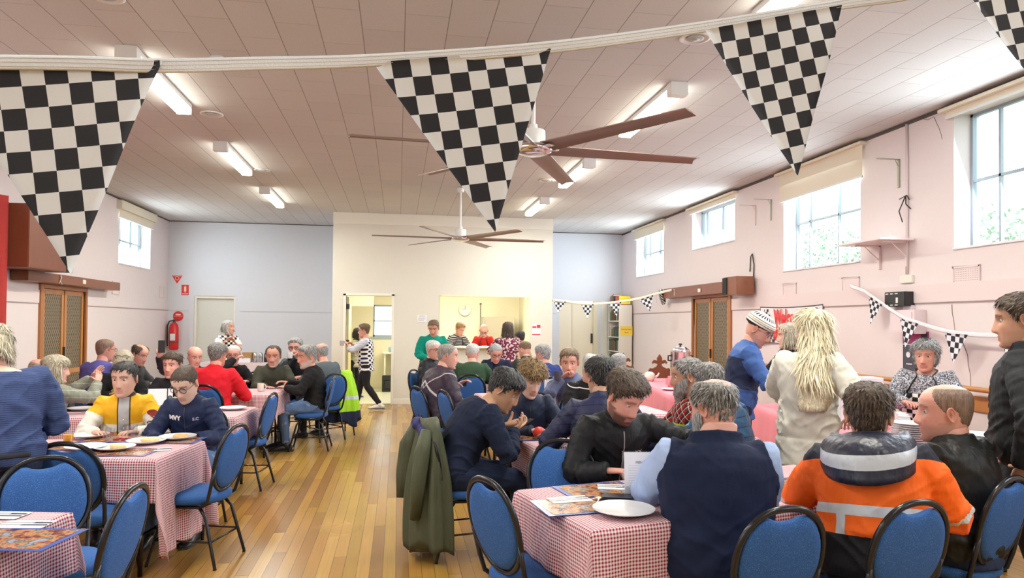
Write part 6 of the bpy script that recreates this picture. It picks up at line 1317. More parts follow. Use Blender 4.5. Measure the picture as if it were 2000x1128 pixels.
# 2, 3
person('bald headed man mostly hidden behind the striped woman', 76, 727, 6.6, 150, 140, hp=14, lean=6, bulk=1., hs=1.1, top=('sweater', M_char), legs=M_dk, skin=SK['pink'], hair=('fringe', H_['gbuzz']))
def clasp(c): pass
person('blonde woman in a sage green puffer jacket clasping her hands', 108, 722, 6.35, 125, 78, hp=4, lean=4, hs=1.08, arms=((.10, .40, .47), (-.0, .42, .50)), curl=(.25, .25), handdir=(((-.35, .45, .7), (-.8, 0, -.2)), ((.25, .5, .75), (.8, 0, -.2))), top=('jacket', cloth_mat('sage_padded_jacket', (.36, .38, .31), rough=.6, pat=p_stripes(2, .07, .9, (.22, .23, .19)))), collar=.04, legs=M_dk, skin=SK['fair'], hair=('bob', H_['ash'], dict(len=.10, zf=.05, front=1.2, open=58)), chair_='blue banquet chair of the blonde woman in the sage jacket')
# 4
person('man in a purple blue shirt seen from behind by the left wall', 206, 684, 8.5, 140, 118, hp=4, lean=10, bulk=1.12, hs=1.12, top=('shirt', cloth_mat('purple_blue_shirt', (.10, .10, .36))), collar=.01, legs=M_dk, skin=SK['ruddy'], hair=('buzz', H_['buzz'], dict(th=.005)), glasses=M_gf, chair_='blue banquet chair of the man in the purple blue shirt')
person('bowing woman with black glasses pushed up on her hair', 241, 709, 7.7, 10, -8, hp=38, lean=14, bulk=1.1, hs=1.1, top=('shirt', M_black), legs=M_dk, skin=SK['ruddy'], hair=('mid', H_['ash'], dict(zf=.055, th=.016)), glasses=(M_gf, 1), arms=('table', (-.05, .40, .22)),
       extra=lambda c: decal(c, c['top'], text_mesh('AL', .12, .006), .06, .33, mat('lime_print', (.55, .8, .05), .6)))
person('balding man in dark grey behind the bowing woman', 272, 693, 8.9, 60, 48, hp=20, lean=10, hs=1.1, top=('sweater', M_char), legs=M_dk, skin=SK['ruddy'], hair=('short', H_['dark'], dict(zf=.098, rec=.0, bald=2)))
person('dark haired man in a black shirt with green print', 337, 714, 7.3, -12, -28, hp=4, lean=6, bulk=1.1, hs=1.15, top=('shirt', cloth_mat('black_print_shirt', (.012, .013, .016))), legs=M_dk, skin=SK['pink'], hair=('short', H_['dark'], dict(th=.014, top=1.3, zf=.066)), arms=((.1, .4, .2), 'table'), fo=dict(brow=(.06, .03, .02)),
       extra=lambda c: [decal(c, c['top'], text_mesh('LAVA', .085, .006), .0, .30, mat('green_print', (.30, .42, .10), .6)), decal(c, c['top'], text_mesh('3 3 C', .07, .004), .0, .22, mat('green_print', (.3, .42, .1), .6))])
person('bald man raising a dark phone at the left back', 380, 697, 8.9, 8, 20, hp=14, lean=8, hs=1.12, arms=((.42, .30, .62), 'table'), handdir=(((-.2, .3, .6), (0, -.8, 0)), None), curl=(1.2, .5), top=('jacket', M_shell), collar=.02, legs=M_dk, skin=SK['pink'], hair=('fringe', H_['gbuzz']), poles=((.9, 0, -.4), None),
       extra=lambda c: tag(MB().box(-.038, .038, -.005, .005, -.075, .075).obj('phone', M_blk, loc=hold(c, 0, None, (-.02, .05, .12)), rz=.3, bevel=.004), 'dark phone held up at the left back beside the bald man', 'phone'))
# 10 yellow jacket
def yj(g, base):
    x, y, z = g.sep(g.attr('rc')); a = g.attr('armt', 'Fac'); ax = g.math('ABSOLUTE', x); W_ = (.80, .78, .72); Yl = (.85, .45, .015); c = g.mix(band(g, z, .245, .315), Yl, W_); c = g.mix(g.math('LESS_THAN', z, .07), c, W_)
    sl = g.math('MULTIPLY', g.math('GREATER_THAN', a, .17), 1.0); sl2 = g.math('GREATER_THAN', a, 0.0); c = g.mix(sl2, c, g.mix(sl, Yl, W_))
    fr = g.math('MULTIPLY', g.math('GREATER_THAN', y, .0), g.math('LESS_THAN', a, 0.01)); c = g.mix(g.math('MULTIPLY', fr, band(g, ax, .036, .046)), c, (.10, .07, .03)); c = g.mix(g.math('MULTIPLY', fr, g.math('LESS_THAN', ax, .036)), c, (.52, .52, .54)); c = g.mix(g.math('GREATER_THAN', z, .545), c, (.045, .035, .015)); return c
def yx(c):
    t = c['top']; R_ = mat('orange_red_print', (.75, .10, .02), .6); decal(c, t, text_mesh('A', .11, .010), -.105, .19, R_); decal(c, t, text_mesh('N', .10, .010), .105, .19, R_)
    for k, z in enumerate((.36, .28, .20)): MB().ell(surf(c, t, 0, z, True, .004), (.006, .006, .006), 8, 6).obj('shirt_button', M_white_t, c['root'])
    Sh, El, Wr = c['J'][1]; bv = BVHTree.FromPolygons([v.co for v in t.data.vertices], [tuple(q.vertices) for q in t.data.polygons])
    for nm, tx, sz, u, m in (('sleeve_patch', None, .05, .25, mat('dark_red_patch', (.30, .02, .015), .6)), ('lettering', 'CAN', .055, .62, M_ink), ('lettering', 'X', .06, .46, mat('dark_red_patch', (.3, .02, .015), .6))):
        o = Sh.lerp(El, u); d = (El-Sh).normalized(); fwd_ = Vector((-.25, 1, 0)).normalized(); X = Vector((-1, -.25, 0)).normalized()
        me = patch(0, 0, 14, 4, lambda a, b: (sz*.8*b*math.cos(2*PI*a), sz*.6*b*math.sin(2*PI*a), 0)) if tx is None else text_mesh(tx, sz, .003)
        for v in me.vertices:
            q = o+X*v.co.x-d*v.co.y; h = bv.ray_cast(q+fwd_*.3, -fwd_); v.co = (h[0]+fwd_*.004) if h[0] is not None else q+fwd_*.08
        link(nm, me, m, c['root'])
person('young man with black cropped hair in a yellow and white racing jacket', 244, 741, 5.45, -6, -26, hp=6, lean=10, hs=1.16, bulk=1.05, arms=((.16, .36, .23), (-.10, .34, .22)), top=('jacket', cloth_mat('yellow_white_racing_jacket', (.85, .45, .015), rough=.45, pat=yj)), collar=.02, legs=M_dk, skin=SK['fair'], hair=('short', H_['black'], dict(th=.009, zf=.070, top=1.3, rec=.004)), fo=dict(brow=(.03, .02, .015), gz=-.25, jaw=.96), extra=yx, sh=1.04, chair_='blue banquet chair of the young man in the yellow jacket', voxel=.009)
def navj(c):
    t = c['top']; decal(c, t, text_mesh('MVY', .046, .003), .075, .41, M_white_t); decal(c, t, text_mesh('S.C', .030, .001), -.075, .40, mat('mauve_embroidery', (.5, .45, .6), .7))
    MB().tube([surf(c, t, .002, z, True, .003) for z in [.50-.02*k for k in range(22)]], .0035, 6).obj('zip', mat('dark_zip', (.04, .045, .08), .4), c['root'])
person('smiling young man with round black glasses and navy jacket looking down', 363, 750, 5.3, -22, -32, hp=30, hr=0, lean=13, hs=1.14, bulk=1.04, arms=((.12, .38, .20), (-.14, .35, .20)), top=('jacket', cloth_mat('navy_softshell', (.013, .022, .07), rough=.6, fold=.7)), collar=.025, legs=M_jean, skin=SK['pale'], hair=('crop', H_['dark'], dict(th=.007, zf=.070, seed=4)), glasses=M_gf, fo=dict(brow=(.12, .07, .05), lip=0, gz=-.6, lid=-.02), extra=navj, chair_='blue banquet chair of the young man with round glasses', voxel=.009)
# 12 red
person('man in a bright red jacket seen from behind at the left', 425, 694, 8.0, 158, 150, hp=4, lean=12, bulk=1.22, belly=.2, hs=1.12, arms=('table', 'tablew'), top=('jacket', cloth_mat('bright_red_fleece', (.66, .012, .025), var=.06)), collar=.02, legs=M_dk, skin=SK['ruddy'], hair=('short', H_['salt'], dict(th=.018, nape=-.075)), chair_='blue banquet chair of the man in the red jacket')
person('white haired man with glasses holding his hand to his mouth behind the red jacket', 456, 694, 9.3, 10, -6, hp=6, lean=10, hs=1.13, arms=((.0, .22, .56), 'table'), curl=(1.0, .5), top=('shirt', M_black), legs=M_dk, skin=SK['pink'], hair=('crop', H_['white']), glasses=M_gm, chair_='empty looking blue chair beside the man with his hand at his mouth')
# 14 standing checkered woman at back
person('laughing woman in a white cap and checkered tee by the far left door', 446, 640, 13.0, 20, 55, 'stand', hp=-4, lean=2, hs=1.12, arms=((.10, .26, .42), (-.02, .25, .40)), slen=.36, top=('shirt', cloth_mat('checkered_tee', (.84, .84, .84), pat=lambda g, b: g.mix(g.math('GREATER_THAN', g.attr('armt', 'Fac'), .1), p_check(.045, (.02, .02, .02))(g, b), (.84, .84, .84)))), legs=M_dk, skin=SK['ruddy'], hair=('bob', H_['white'], dict(len=.07, th=.02)))
# 15 olive
person('stocky man with short grey beard in a dark olive jumper facing the viewer', 534, 696, 9.3, 4, -10, hp=8, lean=10, bulk=1.22, belly=.3, hs=1.24, arms=((.10, .42, .22), (-.12, .42, .22)), top=('jumper', cloth_mat('dark_olive_jumper', (.055, .058, .042))), collar=.02, legs=M_dk, skin=SK['ruddy'], hair=('short', H_['dark'], dict(th=.008, zf=.085, rec=.012)), fo=dict(stubble=.7, stubc=(.55, .5, .47), brow=(.05, .03, .02)), neckw=1.2, chair_='blue banquet chair of the man in the olive jumper')
def cupmouth(c): mug(hold(c, 0, None, (.045, .085, -.03)), 'white mug lifted to the mouth of the grey haired man at the back', M_china, 1)
person('grey haired man with glasses drinking from a white mug', 577, 680, 10.3, -8, -14, hp=4, lean=6, hs=1.15, arms=((.0, .23, .56), 'table'), curl=(1.0, .5), top=('jacket', M_shell), legs=M_dk, skin=SK['pink'], hair=('short', H_['grey'], dict(th=.018, top=1.4)), glasses=M_gf, extra=cupmouth)
person('grey haired man with white goatee in black jumper and jeans facing left', 601, 697, 8.9, -98, -72, hp=8, lean=9, bulk=1.1, belly=.3, hs=1.26, arms=((.16, .40, .28), (-.14, .36, .24)), top=('jumper', M_black), legs=M_jean, skin=SK['ruddy'], hair=('short', H_['grey'], dict(th=.016, top=1.2)), fo=dict(stubble=.8, stubc=(.75, .72, .7)), collar=.012, chair_='blue banquet chair of the black jumper man with jeans, by the lime jacket')
person('man in a slate grey sweater with his head half hidden by the lime jacket chair', 629, 688, 9.7, -150, -150, hp=8, lean=10, bulk=1.08, hs=1.05, top=('sweater', cloth_mat('slate_grey_sweater', (.10, .125, .14))), legs=M_dk, skin=SK['pink'], hair=('fringe', H_['grey']), chair_='blue banquet chair of the man in the slate grey sweater')
# 19 woman in doorway
def door_x(c): mug(hold(c, 1, None, (.0, .09, -.04)), 'grey mug in the hand of the woman walking past the kitchen doorway', mat('grey_china', (.45, .45, .5), .3), 2)
person('woman in a checkered tabard and black leggings walking past the kitchen doorway', 711, 646, 12.9, -100, -98, 'stand', hp=4, lean=3, bulk=1.12, belly=.3, hs=1.05, arms=((.12, .28, .36), (-.10, .34, .38)), sleeve=cloth_mat('striped_grey_sleeve', (.32, .33, .42), pat=p_stripes(2, .02, .5, (.7, .7, .78))), slen=.75, top=('tabard', cloth_mat('checkered_tabard', (.84, .84, .88), pat=p_dots(.062, .36, (.015, .018, .05)))), topz=-.12, legs=M_dk, shoes=mat('white_sneaker', (.78, .76, .74), .6), skin=SK['ruddy'], hair=('short', H_['brown'], dict(th=.024, nape=-.075)), glasses=M_gm, extra=door_x, feet=(((.0, .1, 0), (0, .22, 0)), ((0, -.05, .02), (0, -.25, .03))))
person('dark haired person in a striped top inside the kitchen behind the doorway woman', 699, 652, 14.9, 60, 70, 'stand', top=('shirt', cloth_mat('black_cream_stripes', (.02, .02, .02), pat=p_stripes(2, .03, .6, (.7, .66, .5)))), legs=M_dk, skin=SK['fair'], hair=('bob', H_['black']))
person('short haired woman in a bright green jacket standing left of the kitchen hatch', 847, 641, 12.1, 15, -12, 'stand', hp=22, lean=6, bulk=1.2, hs=1.15, arms=((.12, .28, .12), (-.10, .3, .20)), top=('jacket', cloth_mat('emerald_green_jacket', (.0, .23, .17), var=.1)), collar=.02, legs=M_dk, skin=SK['ruddy'], hair=('short', H_['brown'], dict(th=.014)), topz=-.12, sh=1.06)
person('woman in a striped shirt and black apron leaning in the kitchen hatch', 898, 643, 14.6, 30, 42, 'stand', hp=28, lean=16, hs=1.12, arms=((.16, .40, .25), (-.14, .40, .25)), slen=.6, top=('shirt', cloth_mat('white_striped_shirt', (.80, .80, .78), pat=p_stripes(2, .035, .78, (.05, .05, .06)))), legs=M_dk, skin=SK['ruddy'], hair=('short', H_['ginger'], dict(th=.02)), apron=(cloth_mat('black_apron', (.015, .015, .015)), M_blk, -.06, .33))
person('balding man in a red shirt with a polka dot apron in the kitchen hatch', 945, 646, 14.75, 4, 0, 'stand', hp=34, lean=14, hs=1.12, bulk=1.08, arms=((.05, .36, .26), (-.05, .36, .26)), slen=.36, top=('shirt', cloth_mat('red_tee', (.55, .02, .015))), legs=M_dk, skin=SK['pink'], hair=('fringe', H_['gbuzz']), apron=(cloth_mat('polka_dot_apron', (.84, .84, .84), pat=p_dots(.075, .36, (.015, .015, .015))), M_blk, -.06, .26, .14, .12), glasses=M_gm)
person('woman with straight dark hair in a floral dress seen from behind at the hatch', 992, 644, 12.6, 176, 180, 'stand', hp=4, lean=5, bulk=1.15, hs=1.12, arms=((.28, .18, .05), (-.28, .26, .2)), slen=.5, top=('dress', cloth_mat('floral_print_dress', (.16, .02, .055), pat=p_blotch(26, .53, (.74, .56, .58), (.06, .015, .03)))), topz=-.30, legs=M_dk, skin=SK['fair'], hair=('bob', H_['dark'], dict(len=.16, th=.02)))
person('short person with dark hair and a yellow top behind the floral dress', 1016, 660, 13.2, -160, -150, 'stand', hp=10, lean=6, hs=1.05, bulk=.85, top=('shirt', cloth_mat('pale_yellow_top', (.70, .62, .35))), legs=M_dk, skin=SK['fair'], hair=('short', H_['black'], dict(th=.024)))
# right side tables
person('white haired man with glasses in a black jacket left of the bomber jacket man', 846, 684, 10.3, 62, 48, hp=6, lean=8, bulk=1.05, hs=1.2, arms=(('lap'), (-.1, .4, .2)), top=('jacket', M_shell), collar=.02, legs=M_jean, skin=SK['pink'], hair=('crop', H_['white'], dict(th=.012)), glasses=M_gf, chair_='farthest left blue chair of the right side tables, before the kitchen wall')
def bomber(g, base):
    x, y, z = g.sep(g.attr('rc')); ax = g.math('ABSOLUTE', x); a = g.attr('armt', 'Fac'); l1 = g.math('LESS_THAN', g.math('ABSOLUTE', g.math('SUBTRACT', g.math('SUBTRACT', z, .30), g.math('MULTIPLY', ax, .8))), .006)
    c = g.mix(g.math('MULTIPLY', l1, g.math('LESS_THAN', a, .01)), base, (.55, .52, .55)); c = g.mix(band(g, a, .53, .57), c, (.55, .52, .58)); tri = g.math('MULTIPLY', g.math('LESS_THAN', y, 0), band(g, g.math('ADD', z, g.math('MULTIPLY', ax, .7)), .36, .385)); return g.mix(g.math('MULTIPLY', tri, g.math('LESS_THAN', a, .01)), c, (.6, .57, .58))
def bomx(c): tag(MB().box(-.02, .02, -.03, .03, -.05, .05).obj('small_camera', M_blk, loc=hold(c, 1, None, (.02, .07, .02)), bevel=.006), 'small black camera held by the man in the dark bomber jacket', 'camera')
person('grey cropped haired man in a dark mauve bomber jacket with pale piping', 874, 696, 7.9, 118, 88, hp=8, lean=12, bulk=1.22, belly=.35, hs=1.16, arms=((.16, .34, .14), (-.08, .36, .36)), top=('jacket', cloth_mat('dark_mauve_bomber', (.052, .036, .055), rough=.5, fold=.9, pat=bomber)), collar=.02, legs=M_dk, skin=SK['pink'], hair=('buzz', H_['gbuzz'], dict(th=.005)), extra=bomx, chair_='blue banquet chair of the man in the bomber jacket')
person('white haired man in a forest green jumper seen from behind', 923, 690, 9.9, 176, 168, hp=6, lean=12, bulk=1.18, hs=1.15, top=('jumper', cloth_mat('forest_green_jumper', (.035, .075, .04))), legs=M_dk, skin=SK['pink'], hair=('crop', H_['white'], dict(th=.010, nape=-.07)), chair_='blue banquet chair of the man in the green jumper')
person('grey haired man in a navy hoodie bent over eating', 968, 690, 10.9, 0, 12, hp=28, lean=20, bulk=1.15, hs=1.2, arms=((.06, .26, .46), 'table'), curl=(1.1, .5), top=('hoodie', M_navy), legs=M_dk, skin=SK['ruddy'], hair=('short', H_['grey'], dict(th=.01)), glasses=M_gf, collar=.01)
person('brown haired man in a dark green jacket near the hatch', 1025, 683, 11.2, -155, -130, hp=6, lean=10, bulk=1.1, hs=1.12, top=('jacket', cloth_mat('dark_bottle_green_jacket', (.035, .050, .045))), collar=.03, legs=M_dk, skin=SK['pink'], hair=('crop', H_['brown']))
person('man with curly grey hair in a navy jacket with a red strap', 1060, 693, 9.6, -160, -125, hp=8, lean=12, bulk=1.15, hs=1.12, top=('jacket', cloth_mat('royal_navy_fleece', (.02, .035, .17), pat=lambda g, b: g.mix(band(g, g.math('SUBTRACT', g.sep(g.attr('rc'))[0], g.math('MULTIPLY', g.sep(g.attr('rc'))[2], -.1)), -.10, -.075), b, (.55, .04, .06)))), collar=.01, legs=M_dk, skin=SK['pink'], hair=('curly', H_['grey'], dict(th=.018, nz=.008, nape=-.08)), chair_='blue banquet chair with the white card sign before it')
def cupx(c): mug(hold(c, 0, None, (.02, .09, -.02)), 'patterned dark mug at the mouth of the man in the grey blue jumper', mat('dark_patterned_china', (.08, .07, .10), .3), 1)
person('man in a grey blue jumper over a black collar drinking from a mug', 1112, 709, 7.4, -18, -2, hp=8, lean=10, bulk=1.1, hs=1.2, arms=((.04, .25, .50), 'table'), curl=(1., .5), top=('jumper', cloth_mat('grey_blue_jumper', (.13, .15, .25))), collar=.02, legs=M_dk, skin=SK['ruddy'], hair=('short', H_['brown'], dict(th=.014, top=1.3)), extra=cupx, fo=dict(brow=(.12, .08, .06)), chair_='blue banquet chair of the man in the grey blue jumper')
person('elderly man with thin white hair in a black polo', 1158, 722, 6.7, 26, 60, hp=26, lean=12, bulk=1.15, hs=1.2, arms=((.10, .38, .22), 'table'), top=('shirt', cloth_mat('black_polo', (.013, .013, .015), pat=lambda g, b: g.mix(band(g, g.sep(g.attr('rc'))[2], .505, .512), b, (.8, .8, .8)))), collar=.01, legs=M_dk, skin=SK['pink'], hair=('short', H_['white'], dict(th=.013, zf=.09, bald=1, nape=-.08)), fo=dict(nose=1.1))
person('short grey haired man with a pale blue collar', 1208, 712, 8.3, 168, -165, hp=4, lean=8, hs=1.15, top=('shirt', cloth_mat('pale_blue_shirt_back', (.32, .42, .62))), collar=.02, legs=M_dk, skin=SK['pink'], hair=('crop', H_['grey'], dict(th=.012, nape=-.07)))
person('man with thick dark hair in a navy quilted jacket seen from behind', 1172, 737, 4.85, -172, -158, hp=6, hr=0, lean=14, bulk=1.12, hs=1.12, arms=('table', 'tablew'), top=('jacket', cloth_mat('navy_quilted_jacket', (.022, .026, .075), rough=.5, pat=p_quilt(.052, (.010, .012, .03)))), collar=.03, legs=M_dnavy, skin=SK['tan'], hair=('short', H_['black'], dict(th=.018, nape=-.072)), chair_=False, voxel=.009)
def teen(c):
    e = empty('red_roll', hold(c, 0, None, (-.03, .10, .005)), .4, 'red wrapped bread roll in the hand of the curly haired teenager', 'food'); MB().ell((0, 0, 0), (.05, .035, .04), 18, 12).obj('red_wrapper', mat('red_wrapper', (.75, .05, .03), .4), e, smooth=True); MB().ell((.01, -.008, -.018), (.045, .034, .028), 18, 12).obj('bun', mat('golden_bun', (.75, .38, .12), .7), e, smooth=True)
    MB().tube([surf(c, c['top'], .002, z, True, .003) for z in [.48-.02*k for k in range(20)]], .003, 6).obj('zip', M_blk, c['root'])
person('teenager with curly light brown fringe in a navy jacket', 1036, 742, 5.55, 6, 26, hp=22, hr=-4, lean=12, hs=1.14, bulk=.98, arms=((.0, .40, .25), (-.16, .38, .21)), curl=(.9, .5), top=('jacket', cloth_mat('dark_navy_soft_jacket', (.012, .02, .05), rough=.6)), collar=.03, legs=M_dk, skin=SK['pale'], hair=('curly', H_['curl'], dict(th=.028, zf=.040, front=1.25, top=1.3, nz=.014)), fo=dict(lip=1, brow=(.2, .12, .06), lid=-.02, gz=-.5, nose=.9), extra=teen, voxel=.009)
def phone(c): tag(MB().box(-.037, .037, -.075, .075, -.004, .004, M=Matrix.Rotation(.5, 4, 'X')).obj('phone', M_blk, loc=hold(c, 0, None, (-.04, .10, .03)), rz=c['hd'], bevel=.003), 'dark phone held over the table by the man in the navy sweater', 'phone')
person('man with thick black hair in a dark navy sweater looking down at his phone', 984, 762, 5.1, 112, 78, hp=32, lean=26, curve=1.25, bulk=1.14, hs=1.22, arms=((.10, .42, .30), (-.08, .44, .31)), handdir=(((-.4, .8, .25), (-.3, 0, .8)), ((.4, .8, .25), (.3, 0, .8))), curl=(.9, .8), top=('sweater', cloth_mat('dark_navy_sweater', (.010, .016, .042), fold=.6)), legs=M_dnavy, shoes=mat('tan_boot', (.48, .32, .12), .6), skin=SK['asian'], hair=('short', H_['black'], dict(th=.020, nape=-.07, zf=.055, front=1.2)), fo=dict(nose=.85, brow=(.02, .015, .01)), chair_='blue banquet chair draped with the olive coat', extra=phone, neckline=.52, voxel=.009)
def shellx(c):
    t = c['top']; MB().tube([surf(c, t, .0, z, True, .003) for z in [.50-.02*k for k in range(24)]], .004, 6).obj('zip', mat('grey_zip', (.3, .3, .33), .4, .5), c['root'])
    decal(c, t, text_mesh('XX', .035, .001), -.10, .36, mat('silver_print', (.5, .5, .52), .5))
person('bearded man with swept dark hair in a black softshell jacket reading', 1218, 778, 4.2, 22, 44, hp=30, lean=16, bulk=1.2, hs=1.22, arms=((.14, .36, .22), (-.42, .52, .40)), poles=(None, (-.6, -.3, -.3)), top=('jacket', cloth_mat('black_softshell', (.011, .012, .016), rough=.55, fold=.8)), collar=.03, legs=M_dk, skin=SK['pink'], hair=('short', H_['dark'], dict(th=.020, zf=.066, top=1.7, burn=1, sweep=-.5)), fo=dict(stubble=1.25, stubc=(.07, .035, .025), brow=(.05, .03, .02), jaw=1.08, lid=-.02, gz=-.6), extra=shellx, sh=1.05, voxel=.009, chair_=False)
# 39 navy vest
def vestx(c):
    o = c['vest']; p = surf(c, o, .02, .50, False, .004)
person('grey bearded man in a navy fleece vest over a pale blue shirt seen from behind', 1394, 800, 3.25, -172, -128, hp=10, lean=10, bulk=1.34, belly=.45, hs=1.16, sh=1.04, arms=((.02, .36, .28), (-.08, .36, .29)), sleeve=None, top=('shirt', cloth_mat('pale_blue_shirt', (.36, .47, .74), fold=.8, weave=260)), vest=(cloth_mat('navy_fleece_vest', (.008, .014, .045), weave=420, fold=.35), 1), collar=.02, legs=M_khaki, skin=SK['pink'], hair=('short', H_['salt'], dict(th=.012, bald=1, by=-.03, nape=-.07, rec=.01, zf=.08)), beard=(H_['grey'], .03), fo=dict(nose=1.1), chair_=False, voxel=.009, neckw=1.25, fold=.008, poles=(None, (-.8, .1, -.6)))
def plaid(g, base):
    x, y, z = g.sep(g.attr('rc')); q = g.math('ADD', x, z); w = g.math('SUBTRACT', x, z); f = lambda v, p, d: g.math('LESS_THAN', g.math('FRACT', g.math('DIVIDE', v, p)), d)
    c = g.mix(f(q, .07, .5), (.42, .02, .02), (.03, .03, .035)); c = g.mix(g.math('MULTIPLY', f(w, .07, .5), .5), c, (.02, .02, .02)); c = g.mix(f(q, .07, .07), c, (.75, .72, .65)); return g.mix(f(w, .07, .07), c, (.75, .72, .65))
def hiv(c): pass
person('man with a long grey beard in red plaid and lime hi-vis vest', 1342, 737, 5.3, -70, -84, hp=6, lean=8, bulk=1.2, belly=.3, hs=1.18, sleeve=cloth_mat('red_black_plaid', (.42, .02, .02), pat=plaid), top=('shirt', cloth_mat('red_black_plaid_body', (.42, .02, .02), pat=plaid)), vest=(cloth_mat('lime_hi_vis', (.40, .75, .03), pat=lambda g, b: g.mix(g.math('GREATER_THAN', g.sep(g.attr('rc'))[2], .36), g.mix(g.math('LESS_THAN', g.sep(g.attr('rc'))[2], .2), b, (.02, .10, .10)), plaid(g, b))), None), legs=M_dk, skin=SK['tan'], hair=('short', H_['salt'], dict(th=.013, rec=.01, nape=-.07)), beard=(H_['grey'], .09), chair_='blue banquet chair of the man in the plaid shirt')
person('dark haired man in a shiny blue puffer jacket behind the navy vest man', 1384, 749, 4.75, -120, -150, hp=12, lean=14, bulk=1.15, hs=1.12, arms=((.10, .40, .3), (-.15, .45, .3)), top=('jacket', cloth_mat('petrol_blue_puffer', (.03, .08, .17), rough=.35, pat=p_quilt(.06, (.012, .03, .07)))), collar=.03, legs=M_dk, skin=SK['fair'], hair=('short', H_['salt'], dict(th=.012, rec=.008)), chair_=False)
# 42 beanie
def beanie(c):
    zs, ph = head_grid(60, 40); vs = []; hd = []
    for z in zs:
        for p in ph:
            x, y, z2 = head_point(z, p, 1, 1, 0, 0); d = (Vector((x, y, z))-Vector((0, -.005, 0))).normalized(); m = min(1, max(0, (z-.028-.012*math.cos(p))/.008)); q = Vector((x, y, z))+d*(-.004+m*(.020+.012*max(0, -y/.1)+.003*math.sin(z*500)*(z < .05))); vs.append(q); hd.append(m)
    fs = [tuple(reversed(f)) for f in grid_faces(len(zs), len(ph)) if max(hd[i] for i in f) > .02]
    g = N('knitted_beanie'); x, y, z = g.sep(g.attr('rc')); r_ = g.n('ShaderNodeValToRGB'); r_.color_ramp.interpolation = 'CONSTANT'; el = r_.color_ramp.elements; g.l(g.math('MULTIPLY', g.math('SUBTRACT', z, .02), 9), r_.inputs[0]); el[0].color = (.02, .02, .025, 1); el[1].position = .20; el[1].color = (.72, .69, .62, 1)
    for p, cc in ((.32, (.03, .03, .03)), (.36, (.72, .69, .62)), (.44, (.45, .38, .28)), (.50, (.75, .73, .68)), (.58, (.05, .04, .04)), (.62, (.78, .76, .72)), (.88, (.75, .74, .72))): q = el.new(p); q.color = (*cc, 1)
    an = g.math('ARCTAN2', x, y); zig = g.math('MULTIPLY', band(g, z, .105, .125), g.math('LESS_THAN', g.math('FRACT', g.math('MULTIPLY', an, 3.5)), .5)); g.color(g.mix(zig, r_.outputs[0], (.03, .03, .035))); g.b.inputs['Roughness'].default_value = .95
    kn = g.n('ShaderNodeTexWave', wave_type='BANDS'); kn.inputs['Scale'].default_value = 55; g.bump(g.noise(g.attr('rc'), 160, 1), .8, .004)
    me = bpy.data.meshes.new('beanie'); b = MB(); b.add([tuple(c['Mh'] @ v) for v in vs], fs); me.from_pydata(b.v, [], b.f); a = me.attributes.new('rc', 'FLOAT_VECTOR', 'POINT'); a.data.foreach_set('vector', np.array([tuple(v) for v in vs], dtype=np.float32).ravel())
    for p in me.polygons: p.use_smooth = True
    link('beanie', me, g.m, c['root'])
def bj(g, base):
    x, y, z = g.sep(g.attr('rc')); a = g.attr('armt', 'Fac'); c = g.mix(g.math('MULTIPLY', g.math('LESS_THAN', a, .01), band(g, z, .14, .40)), base, (.012, .02, .06)); return c
person('man in a black and cream knitted beanie and royal blue zip jacket looking down', 1481, 645, 6.2, 100, 78, 'stand', hp=32, lean=11, bulk=1.08, belly=.2, hs=1.16, arms=((.10, .40, .22), (-.06, .44, .24)), top=('jacket', cloth_mat('royal_blue_zip_jacket', (.045, .11, .34), rough=.6, pat=bj)), collar=.02, legs=M_dnavy, skin=SK['ruddy'], hair=('short', H_['dark'], dict(th=.006, zf=.2, nt=0)), hat=beanie, glasses=M_gm, fo=dict(stubble=.3), topz=-.12)
person('woman with ash blonde hair in a black top standing behind the serving table', 1540, 657, 7.5, -60, -84, 'stand', hp=4, lean=4, hs=1.12, bulk=1.08, arms=('fwd', 'fwd'), slen=.6, top=('shirt', M_black), legs=M_dk, skin=SK['fair'], hair=('bob', H_['ash'], dict(len=.08, th=.02)))
def blx(c):
    for k in range(5):
        z = .20-.07*k; MB().lathe([(.009, 0), (.009, .004), (0, .005)], n=12).obj('pearl_button', mat('pearl', (.85, .85, .82), .2), c['root']).matrix_local = Matrix.Translation(surf(c, c['top'], -.12, z, False, .006) if False else surf(c, c['top'], -.135, z, False, .006)) @ Matrix.Rotation(PI/2, 4, 'X')
person('woman with very long pale blonde hair in a cream cardigan standing at the serving table', 1586, 648, 4.75, 160, -128, 'stand', hp=6, lean=5, bulk=1.06, hs=1.14, arms=((.23, .16, .10), (-.12, .36, .20)), poles=(None, (-.9, -.1, -.5)), slen=.9, top=('cardigan', cloth_mat('cream_knit_cardigan', (.66, .65, .58), weave=260)), topz=-.22, legs=M_dk, skin=SK['fair'], hair=('long', H_['blond'], dict(len=.46, th=.022, flare=-.05, open=92, wave=1.5, zf=.070, top=1.0, push=.12, tl=1.2)), extra=blx, loose=.03, voxel=.010)
def frz(g, b): return p_blotch(110, .52, (.62, .62, .66))(g, b)
person('elderly woman with fluffy grey hair wearing a checkered apron behind the plates', 1808, 696, 5.9, -6, -10, 'stand', hp=6, lean=4, bulk=1.28, belly=.3, hs=1.12, arms=('fwd', 'fwd'), top=('shirt', cloth_mat('grey_speckled_blouse', (.07, .08, .11), pat=frz)), legs=M_dk, skin=SK['ruddy'], hair=('mid', H_['grey'], dict(th=.028, nz=.012, zf=.066, nape=-.07, fq=6, wv=.5)), fo=dict(nose=1.1, brow=(.25, .2, .18), jaw=1.05, lip=1), apron=(cloth_mat('checkered_apron', (.82, .81, .78), pat=p_check(.042, (.015, .015, .017))), M_blk, -.06, .33, .20, .13), collar=.0, neckline=.515)
